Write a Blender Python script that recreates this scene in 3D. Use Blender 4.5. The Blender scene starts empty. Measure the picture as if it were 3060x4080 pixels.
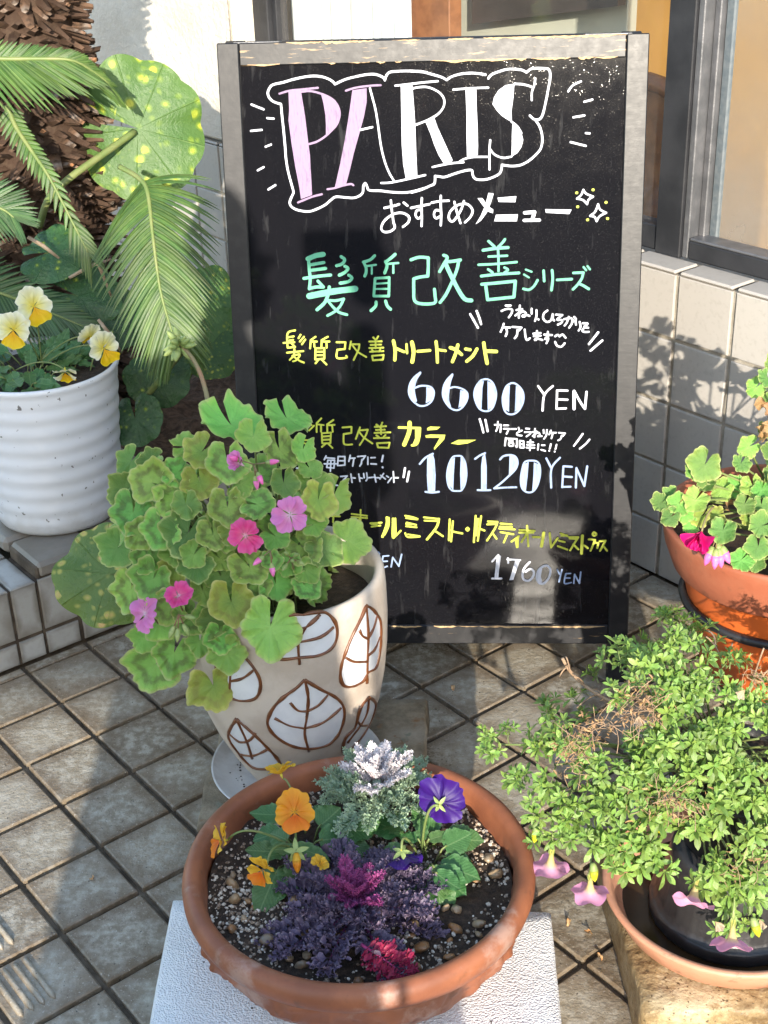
import bpy, math, random
from math import sin, cos, pi, radians, sqrt, atan2, hypot
from mathutils import Vector, Matrix, noise, Quaternion
random.seed(7)
SC = bpy.context.scene
# ------------------------------------------------------------------ camera, sky, sun
CAM_H = 1.62615
PITCH, ROLL = radians(27.2239), radians(-1.9402)
FOC = 5440.52                                     # focal length in pixels of the 3060 px wide photograph
cp, sp, cr, sr = cos(PITCH), sin(PITCH), cos(ROLL), sin(ROLL)
FW, UP, RT = Vector((0, cp, -sp)), Vector((0, sp, cp)), Vector((1, 0, 0))
CX, CY = RT * cr + UP * sr, -RT * sr + UP * cr
CAM = Vector((0, 0, CAM_H))
cd = bpy.data.cameras.new('camera'); cam = bpy.data.objects.new('camera', cd); SC.collection.objects.link(cam)
cd.sensor_fit = 'HORIZONTAL'; cd.sensor_width = 36.0; cd.lens = FOC / 3060 * 36
cd.clip_start = 0.05; cd.clip_end = 400
cam.matrix_world = Matrix(((CX.x, CY.x, -FW.x, 0), (CX.y, CY.y, -FW.y, 0), (CX.z, CY.z, -FW.z, CAM_H), (0, 0, 0, 1)))
SC.camera = cam
SUN_EL, SUN_AZ = radians(15.0), radians(1.5)       # the sun stands low behind the photographer
SUND = Vector((sin(SUN_AZ) * cos(SUN_EL), -cos(SUN_AZ) * cos(SUN_EL), sin(SUN_EL)))
world = bpy.data.worlds.new('World'); SC.world = world; world.use_nodes = True
wn = world.node_tree; bg = wn.nodes['Background']
sky = wn.nodes.new('ShaderNodeTexSky'); sky.sky_type = 'NISHITA'; sky.sun_disc = False
sky.sun_elevation = SUN_EL; sky.sun_rotation = pi - SUN_AZ
wn.links.new(sky.outputs[0], bg.inputs[0]); bg.inputs[1].default_value = 0.15
sl = bpy.data.lights.new('sun', 'SUN'); sl.energy = 2.3; sl.angle = radians(0.5); sl.color = (1.0, 0.91, 0.78)
so = bpy.data.objects.new('sun', sl); SC.collection.objects.link(so)
so.rotation_euler = (-SUND).to_track_quat('-Z', 'Y').to_euler(); so.location = (0, -6, 5)
SC.view_settings.view_transform = 'Standard'; SC.view_settings.look = 'None'
SC.view_settings.exposure = 1.85; SC.view_settings.gamma = 1.0; SC.view_settings.use_curve_mapping = False
COL = SC.collection

# ------------------------------------------------------------------ site grid measured from the photograph
T = 0.15                                           # pitch of the paving and wall tiles
YAW = radians(37.88336)
EA = Vector((cos(YAW), sin(YAW), 0)); EB = Vector((sin(YAW), -cos(YAW), 0))
ORG = Vector((-0.89573, 2.37402, 0))
def G(a, b, z=0.0): return ORG + EA * (a * T) + EB * (b * T) + Vector((0, 0, z))
DS = 3060 / 1659.0
def ray(x, y):                                     # direction of sight through a photo pixel (3060 px scale)
    u, v = (x - 1530) / FOC, -(y - 2040) / FOC
    return (FW + CX * u + CY * v)
def hit(x, y, p0, n):
    d = ray(x, y); t = (p0 - CAM).dot(n) / d.dot(n); return CAM + d * t
def at_z(x, y, z): return hit(x, y, Vector((0, 0, z)), Vector((0, 0, 1)))
def at_y(x, y, Y): return hit(x, y, Vector((0, Y, 0)), Vector((0, 1, 0)))
def D(x, y): return (x * DS, y * DS)               # 1659 px scale -> photo pixel
def dz(x, y, z): return at_z(x * DS, y * DS, z)
def dy(x, y, Y): return at_y(x * DS, y * DS, Y)
def rnd(a, b): return random.uniform(a, b)

# ------------------------------------------------------------------ mesh builder
class MB:
    def __init__(s): s.v = []; s.uv = []; s.r = []; s.f = []; s.m = []; s.flat = set()
    def vert(s, p, uv=(0, 0), r=0.5):
        s.v.append((p[0], p[1], p[2])); s.uv.append(uv); s.r.append(r); return len(s.v) - 1
    def face(s, idx, m=0): s.f.append(tuple(idx)); s.m.append(m)
    def grid(s, P, UV=None, r=0.5, m=0, closed=False):
        rows, cols = len(P), len(P[0]); base = len(s.v)
        for i in range(rows):
            for j in range(cols):
                s.vert(P[i][j], UV[i][j] if UV else (j / max(1, cols - 1), i / max(1, rows - 1)), r)
        for i in range(rows - 1):
            for j in range(cols if closed else cols - 1):
                k = (j + 1) % cols
                s.face((base + i * cols + j, base + i * cols + k, base + (i + 1) * cols + k, base + (i + 1) * cols + j), m)
        return base
    def lathe(s, c, prof, n=64, m=0, wob=None, r=0.5):
        P, UV = [], []
        for i, (rr, z) in enumerate(prof):
            row, ur = [], []
            for j in range(n):
                a = 2 * pi * j / n; q = rr + (wob(a, z, rr) if wob else 0)
                row.append((c[0] + q * cos(a), c[1] + q * sin(a), c[2] + z)); ur.append((j / n, i / len(prof)))
            P.append(row); UV.append(ur)
        return s.grid(P, UV, r, m, closed=True)
    def tube(s, pts, rad, n=6, m=0, r=0.5, caps=True):
        pts = [Vector(p) for p in pts]; k = len(pts)
        rads = rad if isinstance(rad, (list, tuple)) else [rad] * k
        P = []; nrm = None
        for i, p in enumerate(pts):
            t = (pts[min(i + 1, k - 1)] - pts[max(i - 1, 0)])
            t = t.normalized() if t.length > 1e-9 else Vector((0, 0, 1))
            if nrm is None: nrm = t.orthogonal().normalized()
            nrm = (nrm - t * nrm.dot(t)); nrm = nrm.normalized() if nrm.length > 1e-6 else t.orthogonal().normalized()
            b = t.cross(nrm)
            P.append([p + (nrm * cos(2 * pi * j / n) + b * sin(2 * pi * j / n)) * rads[i] for j in range(n)])
        base = s.grid(P, None, r, m, closed=True)
        if caps:
            s.face([base + j for j in reversed(range(n))], m); s.face([base + (k - 1) * n + j for j in range(n)], m)
    def box(s, o, ex, ey, ez, bev=0.002, m=0, r=0.5):           # bevelled box from corner o with edge vectors
        if ex.cross(ey).dot(ez) < 0: ex, ey = ey, ex
        o = Vector(o); L = [ex.length, ey.length, ez.length]; A = [ex.normalized(), ey.normalized(), ez.normalized()]
        b = min(bev, min(L) * 0.45); f0 = len(s.f)
        def P(x, y, z): return o + A[0] * x + A[1] * y + A[2] * z
        ids = {}
        for cx_ in (0, 1):
            for cy_ in (0, 1):
                for cz_ in (0, 1):
                    q = [c * l for c, l in zip((cx_, cy_, cz_), L)]; sg = [1 if c == 0 else -1 for c in (cx_, cy_, cz_)]
                    for ax in range(3):
                        w = [q[i] + (0 if i == ax else sg[i] * b) for i in range(3)]
                        ids[(cx_, cy_, cz_, ax)] = s.vert(P(*w), (w[0], w[1] if ax != 1 else w[2]), r)
        def F(*k): s.face([ids[i] for i in k], m)
        for ax in range(3):
            o1, o2 = [(1, 2), (2, 0), (0, 1)][ax]
            for sd in (0, 1):
                ring = []
                for c1, c2 in ((0, 0), (1, 0), (1, 1), (0, 1)):
                    c = [0, 0, 0]; c[ax] = sd; c[o1] = c1; c[o2] = c2; ring.append((*c, ax))
                if sd == 0: ring.reverse()
                F(*ring)
            for c1 in (0, 1):
                for c2 in (0, 1):                               # bevel faces along axis ax
                    k = []
                    for e in (0, 1):
                        c = [0, 0, 0]; c[ax] = e; c[o1] = c1; c[o2] = c2; k.append(tuple(c))
                    q = [(*k[0], o1), (*k[1], o1), (*k[1], o2), (*k[0], o2)]
                    if (c1 == c2): q.reverse()
                    F(*q)
        for c in [(x, y, z) for x in (0, 1) for y in (0, 1) for z in (0, 1)]:
            q = [(*c, 0), (*c, 1), (*c, 2)]
            if sum(c) % 2 == 0: q.reverse()
            F(*q)
        s.flat.update(range(f0, len(s.f)))
    def tile(s, o, ex, ey, n, th=0.008, bev=0.0025, m=0, r=0.5):
        o, ex, ey, n = Vector(o), Vector(ex), Vector(ey), Vector(n)
        a, b = ex.normalized() * bev, ey.normalized() * bev
        C = [o, o + ex, o + ex + ey, o + ey]; I = [a + b, b - a, -a - b, a - b]; U = [(0, 0), (1, 0), (1, 1), (0, 1)]
        top = [s.vert(C[i] + I[i], U[i], r) for i in range(4)]
        mid = [s.vert(C[i] - n * bev * 0.8, U[i], r) for i in range(4)]
        low = [s.vert(C[i] - n * th, U[i], r) for i in range(4)]
        f0 = len(s.f); s.face(top, m)
        for i in range(4):
            k = (i + 1) % 4
            s.face((mid[i], mid[k], top[k], top[i]), m); s.face((low[i], low[k], mid[k], mid[i]), m)
        s.flat.update(range(f0, len(s.f)))
    def build(s, name, mats, parent=None, smooth=True, loc=None, M=None, flip=False):
        me = bpy.data.meshes.new(name)
        org = ROOT.get(parent.name, Vector((0, 0, 0))) if (parent and M is None) else (loc or Vector((0, 0, 0)))
        if M is None and (org.length > 0): me.from_pydata([(p[0] - org.x, p[1] - org.y, p[2] - org.z) for p in s.v], [], s.f)
        else: me.from_pydata(s.v, [], s.f)
        uvl = me.uv_layers.new(name='UVMap'); n = len(me.loops); vi = [0] * n; me.loops.foreach_get('vertex_index', vi)
        fl = [0.0] * (2 * n)
        for i, k in enumerate(vi): fl[2 * i], fl[2 * i + 1] = s.uv[k]
        uvl.data.foreach_set('uv', fl)
        at = me.attributes.new('rnd', 'FLOAT', 'POINT'); at.data.foreach_set('value', [float(x) for x in s.r])
        for mt in (mats if isinstance(mats, (list, tuple)) else [mats]): me.materials.append(mt)
        me.polygons.foreach_set('material_index', s.m)
        me.polygons.foreach_set('use_smooth', [smooth and (i not in s.flat) for i in range(len(s.f))]); me.update()
        ob = bpy.data.objects.new(name, me); COL.objects.link(ob)
        if parent: ob.parent = parent
        if M is not None: place(ob, M, parent)
        elif not parent: ob.location = org
        ROOT[ob.name] = org if M is None else Vector((0, 0, 0))
        return ob
ROOT = {}                                          # world origin of every Empty (children are stored relative to it)
def place(ob, M, parent=None):
    o = ROOT.get(parent.name, Vector((0, 0, 0))) if parent else Vector((0, 0, 0))
    ob.matrix_basis = Matrix.Translation(-o) @ M
def inst(src, parent, M):                          # a copy of a part, sharing its mesh
    c = src.copy(); COL.objects.link(c); c.parent = parent; place(c, M, parent); return c
def tag(o, label=None, cat=None, group=None, kind=None):
    if label: o['label'] = label
    if cat: o['category'] = cat
    if group: o['group'] = group
    if kind: o['kind'] = kind
    return o
def thing(name, loc, label, cat, group=None):
    o = bpy.data.objects.new(name, None); COL.objects.link(o); o.location = loc; o.empty_display_size = 0.05
    ROOT[o.name] = Vector(loc); return tag(o, label, cat, group)
def frame(p, nrm, tip, s=1.0, sx=None):            # local z = surface normal, local y = direction of the tip
    n = Vector(nrm).normalized(); t = Vector(tip); t = t - n * t.dot(n)
    t = t.normalized() if t.length > 1e-6 else n.orthogonal().normalized()
    x = t.cross(n)
    sx = sx or s
    M = Matrix.Identity(4)
    for i in range(3): M[i][0], M[i][1], M[i][2], M[i][3] = x[i] * sx, t[i] * s, n[i] * s, p[i]
    return M
def rv(k=1.0): return Vector((rnd(-k, k), rnd(-k, k), rnd(-k, k)))
def smooth_line(pts, sub=5, closed=False):
    pts = [Vector(p) for p in pts]; n = len(pts)
    if n < 3: return pts
    out = []
    for i in range(n if closed else n - 1):
        g = (lambda k: pts[k % n]) if closed else (lambda k: pts[max(0, min(n - 1, k))])
        p0, p1, p2, p3 = g(i - 1), g(i), g(i + 1), g(i + 2)
        for j in range(sub):
            t = j / sub
            out.append(0.5 * ((2 * p1) + (p2 - p0) * t + (2 * p0 - 5 * p1 + 4 * p2 - p3) * t * t + (3 * p1 - p0 - 3 * p2 + p3) * t ** 3))
    if not closed: out.append(pts[-1])
    return out
# ------------------------------------------------------------------ materials (all procedural)
class NT:
    def __init__(s, name):
        s.mat = bpy.data.materials.new(name); s.mat.use_nodes = True; s.t = s.mat.node_tree; s.b = s.t.nodes['Principled BSDF']
        s.out = s.t.nodes['Material Output']
    def n(s, typ, **k):
        nd = s.t.nodes.new('ShaderNode' + typ)
        for a, v in k.items(): setattr(nd, a, v)
        return nd
    def l(s, a, b): s.t.links.new(a, b)
    def sv(s, sock, v):
        if hasattr(v, 'is_output'): s.l(v, sock)
        else: sock.default_value = v
    def noise(s, scale, detail=4, rough=0.55, vec=None, dist=0.0):
        nd = s.n('TexNoise'); nd.inputs['Scale'].default_value = scale; nd.inputs['Detail'].default_value = detail
        nd.inputs['Roughness'].default_value = rough; nd.inputs['Distortion'].default_value = dist
        s.l(vec or s.obj(), nd.inputs['Vector']); return nd.outputs['Fac']
    def vor(s, scale, vec=None, feat='F1', out='Distance'):
        nd = s.n('TexVoronoi'); nd.feature = feat; nd.inputs['Scale'].default_value = scale; s.l(vec or s.obj(), nd.inputs['Vector'])
        return nd.outputs[out]
    def obj(s):
        if not hasattr(s, '_tc'): s._tc = s.n('TexCoord')
        return s._tc.outputs['Object']
    def uv(s):
        s.obj(); return s._tc.outputs['UV']
    def attr(s, name='rnd'):
        nd = s.n('Attribute'); nd.attribute_name = name; return nd.outputs['Fac']
    def orand(s): return s.n('ObjectInfo').outputs['Random']
    def math(s, op, a, b=0.0, c=None, clamp=False):
        nd = s.n('Math'); nd.operation = op; nd.use_clamp = clamp; s.sv(nd.inputs[0], a); s.sv(nd.inputs[1], b)
        if c is not None: s.sv(nd.inputs[2], c)
        return nd.outputs[0]
    def rng(s, v, a, b, c=0.0, d=1.0):
        nd = s.n('MapRange'); nd.interpolation_type = 'SMOOTHSTEP'; s.sv(nd.inputs[0], v)
        for i, x in enumerate((a, b, c, d)): nd.inputs[i + 1].default_value = x
        return nd.outputs[0]
    def mix(s, f, a, b, typ='MIX'):
        nd = s.n('Mix'); nd.data_type = 'RGBA'; nd.blend_type = typ; s.sv(nd.inputs[0], f)
        for i, v in ((6, a), (7, b)):
            if hasattr(v, 'is_output'): s.l(v, nd.inputs[i])
            else: nd.inputs[i].default_value = (*v[:3], 1)
        return nd.outputs[2]
    def ramp(s, f, stops):
        nd = s.n('ValToRGB'); s.l(f, nd.inputs[0]); e = nd.color_ramp.elements
        while len(e) < len(stops): e.new(0.5)
        for i, (p, c) in enumerate(stops): e[i].position = p; e[i].color = (*c, 1)
        return nd.outputs[0]
    def bump(s, h, strength=0.3, dist=0.01, prev=None):
        nd = s.n('Bump'); nd.inputs['Strength'].default_value = strength; nd.inputs['Distance'].default_value = dist
        s.l(h, nd.inputs['Height'])
        if prev: s.l(prev, nd.inputs['Normal'])
        return nd.outputs[0]
    def fin(s, col, rough=0.5, bump=None, spec=0.5, coat=0.0, metal=0.0, trans=0.0):
        if hasattr(col, 'is_output'): s.l(col, s.b.inputs['Base Color'])
        else: s.b.inputs['Base Color'].default_value = (*col, 1)
        s.sv(s.b.inputs['Roughness'], rough)
        s.b.inputs['Specular IOR Level'].default_value = spec; s.b.inputs['Coat Weight'].default_value = coat
        s.b.inputs['Coat Roughness'].default_value = 0.12; s.b.inputs['Metallic'].default_value = metal
        if bump: s.l(bump, s.b.inputs['Normal'])
        if trans > 0:
            tr = s.n('BsdfTranslucent'); mx = s.n('MixShader'); mx.inputs[0].default_value = trans
            if hasattr(col, 'is_output'): s.l(col, tr.inputs[0])
            else: tr.inputs[0].default_value = (*col, 1)
            s.l(s.b.outputs[0], mx.inputs[1]); s.l(tr.outputs[0], mx.inputs[2]); s.l(mx.outputs[0], s.out.inputs[0])
        return s.mat
def simple(name, c1, c2, scale=20, rough=0.5, bs=None, bstr=0.2, spec=0.5, coat=0.0, metal=0.0, trans=0.0, lo=0.35, hi=0.65, bd=0.004):
    m = NT(name); col = m.mix(m.rng(m.noise(scale), lo, hi), c1, c2)
    b = m.bump(m.noise(bs, 6), bstr, bd) if bs else None
    return m.fin(col, rough, b, spec, coat, metal, trans)

def m_floor():
    m = NT('glazed_floor_tile'); r = m.attr()
    sep = m.n('SeparateXYZ'); m.l(m.uv(), sep.inputs[0])
    ex = m.math('ABSOLUTE', m.math('SUBTRACT', sep.outputs[0], 0.5)); ey = m.math('ABSOLUTE', m.math('SUBTRACT', sep.outputs[1], 0.5))
    edge = m.math('ADD', m.math('MAXIMUM', ex, ey), m.math('MULTIPLY', m.math('SUBTRACT', m.noise(11, 4, .65), 0.5), 0.75))
    dirt = m.rng(edge, 0.18, 0.56)
    base = m.mix(m.math('FRACT', m.math('MULTIPLY', r, 5.3)), (0.215, 0.175, 0.118), (0.375, 0.322, 0.238))
    base = m.mix(m.rng(m.noise(55, 5), 0.38, 0.68), base, (0.45, 0.41, 0.33))
    base = m.mix(m.math('MULTIPLY', dirt, 0.68), base, (0.15, 0.10, 0.055))
    fleck = m.rng(m.noise(210, 3, 0.7), 0.60, 0.70)
    base = m.mix(m.math('MULTIPLY', fleck, 0.75), base, (0.56, 0.52, 0.45))
    base = m.mix(m.rng(m.noise(160, 2), 0.66, 0.74), base, (0.06, 0.05, 0.04))
    wet = m.rng(m.noise(3.0, 3), 0.4, 0.62)
    rough = m.math('ADD', m.math('MULTIPLY', wet, -0.22), m.math('MULTIPLY_ADD', m.noise(170, 2), 0.35, 0.32))
    b = m.bump(m.noise(130, 4, 0.65), 0.85, 0.0022); b = m.bump(m.noise(18, 2), 0.25, 0.004, b)
    return m.fin(base, rough, b, 0.5)
def m_grout(name, c1, c2): return simple(name, c1, c2, 30, 0.85, 120, 0.5, 0.3)
def m_walltile(name, c1, c2, stain=0.0):
    m = NT(name); r = m.attr(); col = m.mix(r, c1, c2)
    col = m.mix(m.math('MULTIPLY', m.rng(m.noise(90, 4), 0.5, 0.7), 0.25), col, (0.30, 0.27, 0.23))
    if stain:
        sep = m.n('SeparateXYZ'); m.l(m.uv(), sep.inputs[0])
        ex = m.math('ABSOLUTE', m.math('SUBTRACT', sep.outputs[0], 0.5)); ey = m.math('ABSOLUTE', m.math('SUBTRACT', sep.outputs[1], 0.5))
        e = m.math('ADD', m.math('MAXIMUM', ex, ey), m.math('MULTIPLY', m.math('SUBTRACT', m.noise(13, 4), 0.5), 0.7))
        col = m.mix(m.math('MULTIPLY', m.rng(e, 0.22, 0.6), stain), col, (0.15, 0.125, 0.09))
    b = m.bump(m.noise(260, 3), 0.25, 0.0012); b = m.bump(m.noise(30, 2), 0.15, 0.003, b)
    return m.fin(col, m.math('MULTIPLY_ADD', m.noise(40), 0.25, 0.30), b, 0.45)
def m_stucco():
    m = NT('rough_white_stucco'); col = m.mix(m.rng(m.noise(6, 5), 0.4, 0.7), (0.66, 0.615, 0.54), (0.58, 0.53, 0.455))
    b = m.bump(m.noise(45, 6, 0.6), 0.7, 0.012); b = m.bump(m.vor(140), 0.3, 0.003, b)
    return m.fin(col, 0.85, b, 0.3)
def m_frame():
    m = NT('worn_black_painted_wood'); sep = m.n('SeparateXYZ'); m.l(m.obj(), sep.inputs[0])
    mp = m.n('Mapping'); mp.inputs['Scale'].default_value = (6, 60, 60); m.l(m.obj(), mp.inputs[0])
    g = m.noise(3, 5, 0.6, mp.outputs[0]); w = m.attr()
    worn = m.rng(m.math('ADD', g, w), 1.06, 1.16)
    col = m.mix(m.rng(m.noise(40), 0.4, 0.7), (0.009, 0.0095, 0.012), (0.018, 0.018, 0.020))
    col = m.mix(worn, col, m.mix(m.rng(g, 0.4, 0.6), (0.52, 0.33, 0.14), (0.30, 0.2, 0.1)))
    rough = m.math('MULTIPLY_ADD', m.noise(70), 0.15, 0.34)
    b = m.bump(g, 0.08, 0.001); b = m.bump(m.noise(120), 0.12, 0.001, b)
    return m.fin(col, rough, b, 0.42)
def m_board():
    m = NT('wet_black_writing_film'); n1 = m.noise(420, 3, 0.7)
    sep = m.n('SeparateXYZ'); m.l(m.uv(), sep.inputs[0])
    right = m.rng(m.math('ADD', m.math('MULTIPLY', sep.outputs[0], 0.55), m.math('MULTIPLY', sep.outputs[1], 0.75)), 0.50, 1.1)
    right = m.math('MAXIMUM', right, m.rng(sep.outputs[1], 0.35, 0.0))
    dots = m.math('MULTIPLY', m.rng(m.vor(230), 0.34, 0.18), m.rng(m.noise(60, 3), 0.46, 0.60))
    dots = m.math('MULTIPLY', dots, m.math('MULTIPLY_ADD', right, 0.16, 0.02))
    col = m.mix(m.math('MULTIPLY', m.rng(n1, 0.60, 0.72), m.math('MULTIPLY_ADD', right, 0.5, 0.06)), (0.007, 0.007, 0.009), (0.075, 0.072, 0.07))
    streak = m.n('Mapping'); streak.inputs['Scale'].default_value = (60, 60, 1.5); m.l(m.obj(), streak.inputs[0])
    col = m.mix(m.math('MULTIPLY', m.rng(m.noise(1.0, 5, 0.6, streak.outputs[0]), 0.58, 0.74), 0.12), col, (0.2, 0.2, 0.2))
    b = m.bump(dots, 0.2, 0.0008); b = m.bump(m.noise(7, 2), 0.06, 0.01, b)
    return m.fin(col, m.math('MULTIPLY_ADD', m.noise(30), 0.05, 0.045), b, 0.42)
def m_marker(name, c, c2, thin=0.22):
    m = NT(name); mp = m.n('Mapping'); mp.inputs['Scale'].default_value = (260, 260, 26); m.l(m.obj(), mp.inputs[0])
    st = m.rng(m.noise(1.0, 3, 0.6, mp.outputs[0]), 0.50, 0.72)
    return m.fin(m.mix(m.math('MULTIPLY', st, thin), c, c2), 0.55, None, 0.35)
def m_glass(name, dust, dcol, rough=0.02):
    m = NT(name); tr = m.n('BsdfTransparent'); gl = m.n('BsdfGlossy'); gl.inputs['Roughness'].default_value = rough
    lw = m.n('LayerWeight'); fr = m.math('MULTIPLY_ADD', m.math('POWER', lw.outputs['Facing'], 4.0), 0.6, 0.03)
    mx = m.n('MixShader'); m.l(fr, mx.inputs[0]); m.l(tr.outputs[0], mx.inputs[1]); m.l(gl.outputs[0], mx.inputs[2])
    df = m.n('BsdfDiffuse'); df.inputs[0].default_value = (*dcol, 1)
    mx2 = m.n('MixShader'); sz_ = m.n('SeparateXYZ'); m.l(m.obj(), sz_.inputs[0])
    m.l(m.math('MULTIPLY', m.math('MULTIPLY', m.rng(m.noise(5, 5), 0.25, 0.8, 0.6, 1.0), dust), m.rng(m.math('ADD', sz_.outputs[2], m.math('MULTIPLY', m.noise(6, 4), .2)), 1.25, 0.85, 0.7, 1.7)), mx2.inputs[0])
    m.l(mx.outputs[0], mx2.inputs[1]); m.l(df.outputs[0], mx2.inputs[2]); m.l(mx2.outputs[0], m.out.inputs[0])
    return m.mat
def m_terracotta(name, c1, c2, c3, bloom=0.5):
    m = NT(name); col = m.mix(m.rng(m.noise(14, 5), 0.35, 0.7), c1, c2)
    col = m.mix(m.math('MULTIPLY', m.rng(m.noise(9, 6, 0.65), 0.54, 0.68), bloom), col, c3)
    col = m.mix(m.math('MULTIPLY', m.rng(m.noise(23, 5, 0.65), 0.58, 0.7), 0.55), col, (0.12, 0.055, 0.03))
    b = m.bump(m.noise(60, 5), 0.25, 0.003); b = m.bump(m.noise(300, 2), 0.15, 0.0008, b)
    return m.fin(col, m.math('MULTIPLY_ADD', m.noise(25), 0.3, 0.35), b, 0.45)
def m_soil(): 
    m = NT('dark_wet_potting_soil'); n = m.noise(90, 6, 0.7)
    col = m.ramp(n, [(0.3, (0.012, 0.008, 0.006)), (0.55, (0.055, 0.034, 0.021)), (0.75, (0.13, 0.082, 0.052))])
    return m.fin(col, m.math('MULTIPLY_ADD', m.noise(60), 0.5, 0.3), m.bump(n, 0.9, 0.008), 0.4)
def m_stone():
    m = NT('weathered_tan_stone'); col = m.ramp(m.noise(13, 6, 0.65), [(0.3, (0.10, 0.075, 0.045)), (0.5, (0.26, 0.205, 0.135)), (0.68, (0.36, 0.30, 0.22))])
    col = m.mix(m.rng(m.noise(30, 4), 0.58, 0.72), col, (0.23, 0.115, 0.05)); col = m.mix(m.rng(m.noise(21, 4), 0.62, 0.72), col, (0.2, 0.2, 0.14))
    b = m.bump(m.noise(40, 6, 0.65), 0.6, 0.01); return m.fin(col, 0.75, m.bump(m.noise(220), 0.3, 0.002, b), 0.35)
def m_concrete():
    m = NT('wet_ochre_concrete'); col = m.ramp(m.math('ADD', m.math('MULTIPLY', m.noise(9, 6, 0.6), .65), m.math('MULTIPLY', m.noise(70, 5, .7), .35)), [(0.38, (0.15, 0.09, 0.036)), (0.5, (0.33, 0.235, 0.115)), (0.62, (0.50, 0.41, 0.255))])
    col = m.mix(m.rng(m.noise(180, 3), .6, .7), col, (0.10, 0.07, 0.035))
    b = m.bump(m.noise(50, 6), 0.8, 0.008); b = m.bump(m.noise(260, 3), .5, .002, b); return m.fin(col, m.math('MULTIPLY_ADD', m.noise(16), 0.5, 0.25), b, 0.45)
def m_foam():
    m = NT('white_expanded_foam'); col = m.mix(m.rng(m.noise(5, 5), 0.5, 0.75), (0.80, 0.80, 0.79), (0.66, 0.62, 0.56))
    col = m.mix(m.rng(m.noise(75, 2), 0.71, 0.76), col, (0.08, 0.07, 0.05))
    b = m.bump(m.vor(330), 0.7, 0.003); return m.fin(col, 0.6, m.bump(m.noise(40), 0.3, 0.004, b), 0.4)

def leafmat(name, stops, rough=0.32, zone=None, trans=0.18, hue=0.06, vein=None, bmp=60, spec=0.5, spots=None, nv=7, edge=None):
    """uv centre = petiole end, |uv| = 1 at the margin"""
    m = NT(name); mp = m.n('Mapping'); mp.inputs['Location'].default_value = (-1, -1, 0); mp.inputs['Scale'].default_value = (2, 2, 1)
    m.l(m.uv(), mp.inputs[0]); ln = m.n('VectorMath', operation='LENGTH'); m.l(mp.outputs[0], ln.inputs[0])
    rr = m.math('ADD', ln.outputs['Value'], m.math('MULTIPLY', m.math('SUBTRACT', m.noise(7, 3, 0.6, mp.outputs[0]), 0.5), 0.22))
    col = m.ramp(rr, stops)
    if zone:
        z = m.math('MULTIPLY', m.rng(rr, zone[0], zone[1]), m.rng(rr, zone[3], zone[2]))
        z = m.math('MULTIPLY', z, m.rng(m.noise(2.2, 2, 0.5, mp.outputs[0]), 0.30, 0.60))
        col = m.mix(m.math('MULTIPLY', z, zone[5]), col, zone[4])
    r = m.orand(); hs = m.n('HueSaturation'); m.l(col, hs.inputs['Color'])
    m.l(m.math('MULTIPLY_ADD', r, hue, 0.5 - hue / 2), hs.inputs['Hue']); m.l(m.math('MULTIPLY_ADD', m.math('FRACT', m.math('MULTIPLY', r, 7.31)), 0.45, 0.86), hs.inputs['Value'])
    col = hs.outputs[0]
    sep = m.n('SeparateXYZ'); m.l(mp.outputs[0], sep.inputs[0])
    ang = m.math('ARCTAN2', sep.outputs[0], sep.outputs[1])
    w = m.math('ABSOLUTE', m.math('SINE', m.math('MULTIPLY', ang, nv / 2.0)))
    vn = m.rng(w, 0.10, 0.0)
    if vein: col = m.mix(m.math('MULTIPLY', vn, vein[1]), col, vein[0])
    if edge: col = m.mix(m.math('MULTIPLY', m.rng(m.math('ADD', ln.outputs['Value'], m.math('MULTIPLY', m.math('SUBTRACT', m.noise(14, 3, .6, mp.outputs[0]), .5), .10)), 0.90, 0.985), edge[1]), col, edge[0])
    if spots:
        nd = m.n('TexVoronoi'); nd.feature = 'F1'; nd.inputs['Scale'].default_value = spots[0]; m.l(mp.outputs[0], nd.inputs['Vector'])
        cs = m.n('SeparateColor'); m.l(nd.outputs['Color'], cs.inputs[0])
        lim = m.math('MULTIPLY', m.rng(cs.outputs[0], 0.30, 1.0), spots[1])
        dd = m.math('SUBTRACT', lim, nd.outputs['Distance'])
        col = m.mix(m.math('MULTIPLY', m.rng(dd, -0.24, 0.06), m.math('MULTIPLY_ADD', cs.outputs[1], .6, .4)), col, spots[2]); col = m.mix(m.math('MULTIPLY', m.rng(dd, 0.02, 0.20), m.math('MULTIPLY_ADD', cs.outputs[2], .6, .4)), col, spots[3])
    b = m.bump(m.noise(7, 5, 0.65, mp.outputs[0]), 0.5, 0.010); b = m.bump(m.math('SUBTRACT', 1.0, vn), 0.5, 0.004, b)
    b = m.bump(m.noise(bmp, 2, 0.5, mp.outputs[0]), 0.15, 0.001, b)
    return m.fin(col, m.math('MULTIPLY_ADD', m.noise(3, 3, 0.5, mp.outputs[0]), 0.3, rough - 0.12), b, spec, 0, 0, trans)
def petalmat(name, stops, rough=0.5, trans=0.3, veins=None, hue=0.0):
    """uv.y = 0 at the throat, 1 at the margin"""
    m = NT(name); sep = m.n('SeparateXYZ'); m.l(m.uv(), sep.inputs[0])
    v = m.math('ADD', sep.outputs[1], m.math('MULTIPLY', m.math('SUBTRACT', m.noise(60, 3), 0.5), 0.12)); col = m.ramp(v, stops)
    if veins:
        w = m.math('ABSOLUTE', m.math('SINE', m.math('MULTIPLY', sep.outputs[0], veins[0])))
        col = m.mix(m.math('MULTIPLY', m.rng(w, 0.25, 0.0), m.rng(sep.outputs[1], veins[3], 0.1, 0.0, veins[2])), col, veins[1])
    return m.fin(col, rough, m.bump(m.noise(120, 2), 0.1, 0.001), 0.35, 0, 0, trans)
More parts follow.
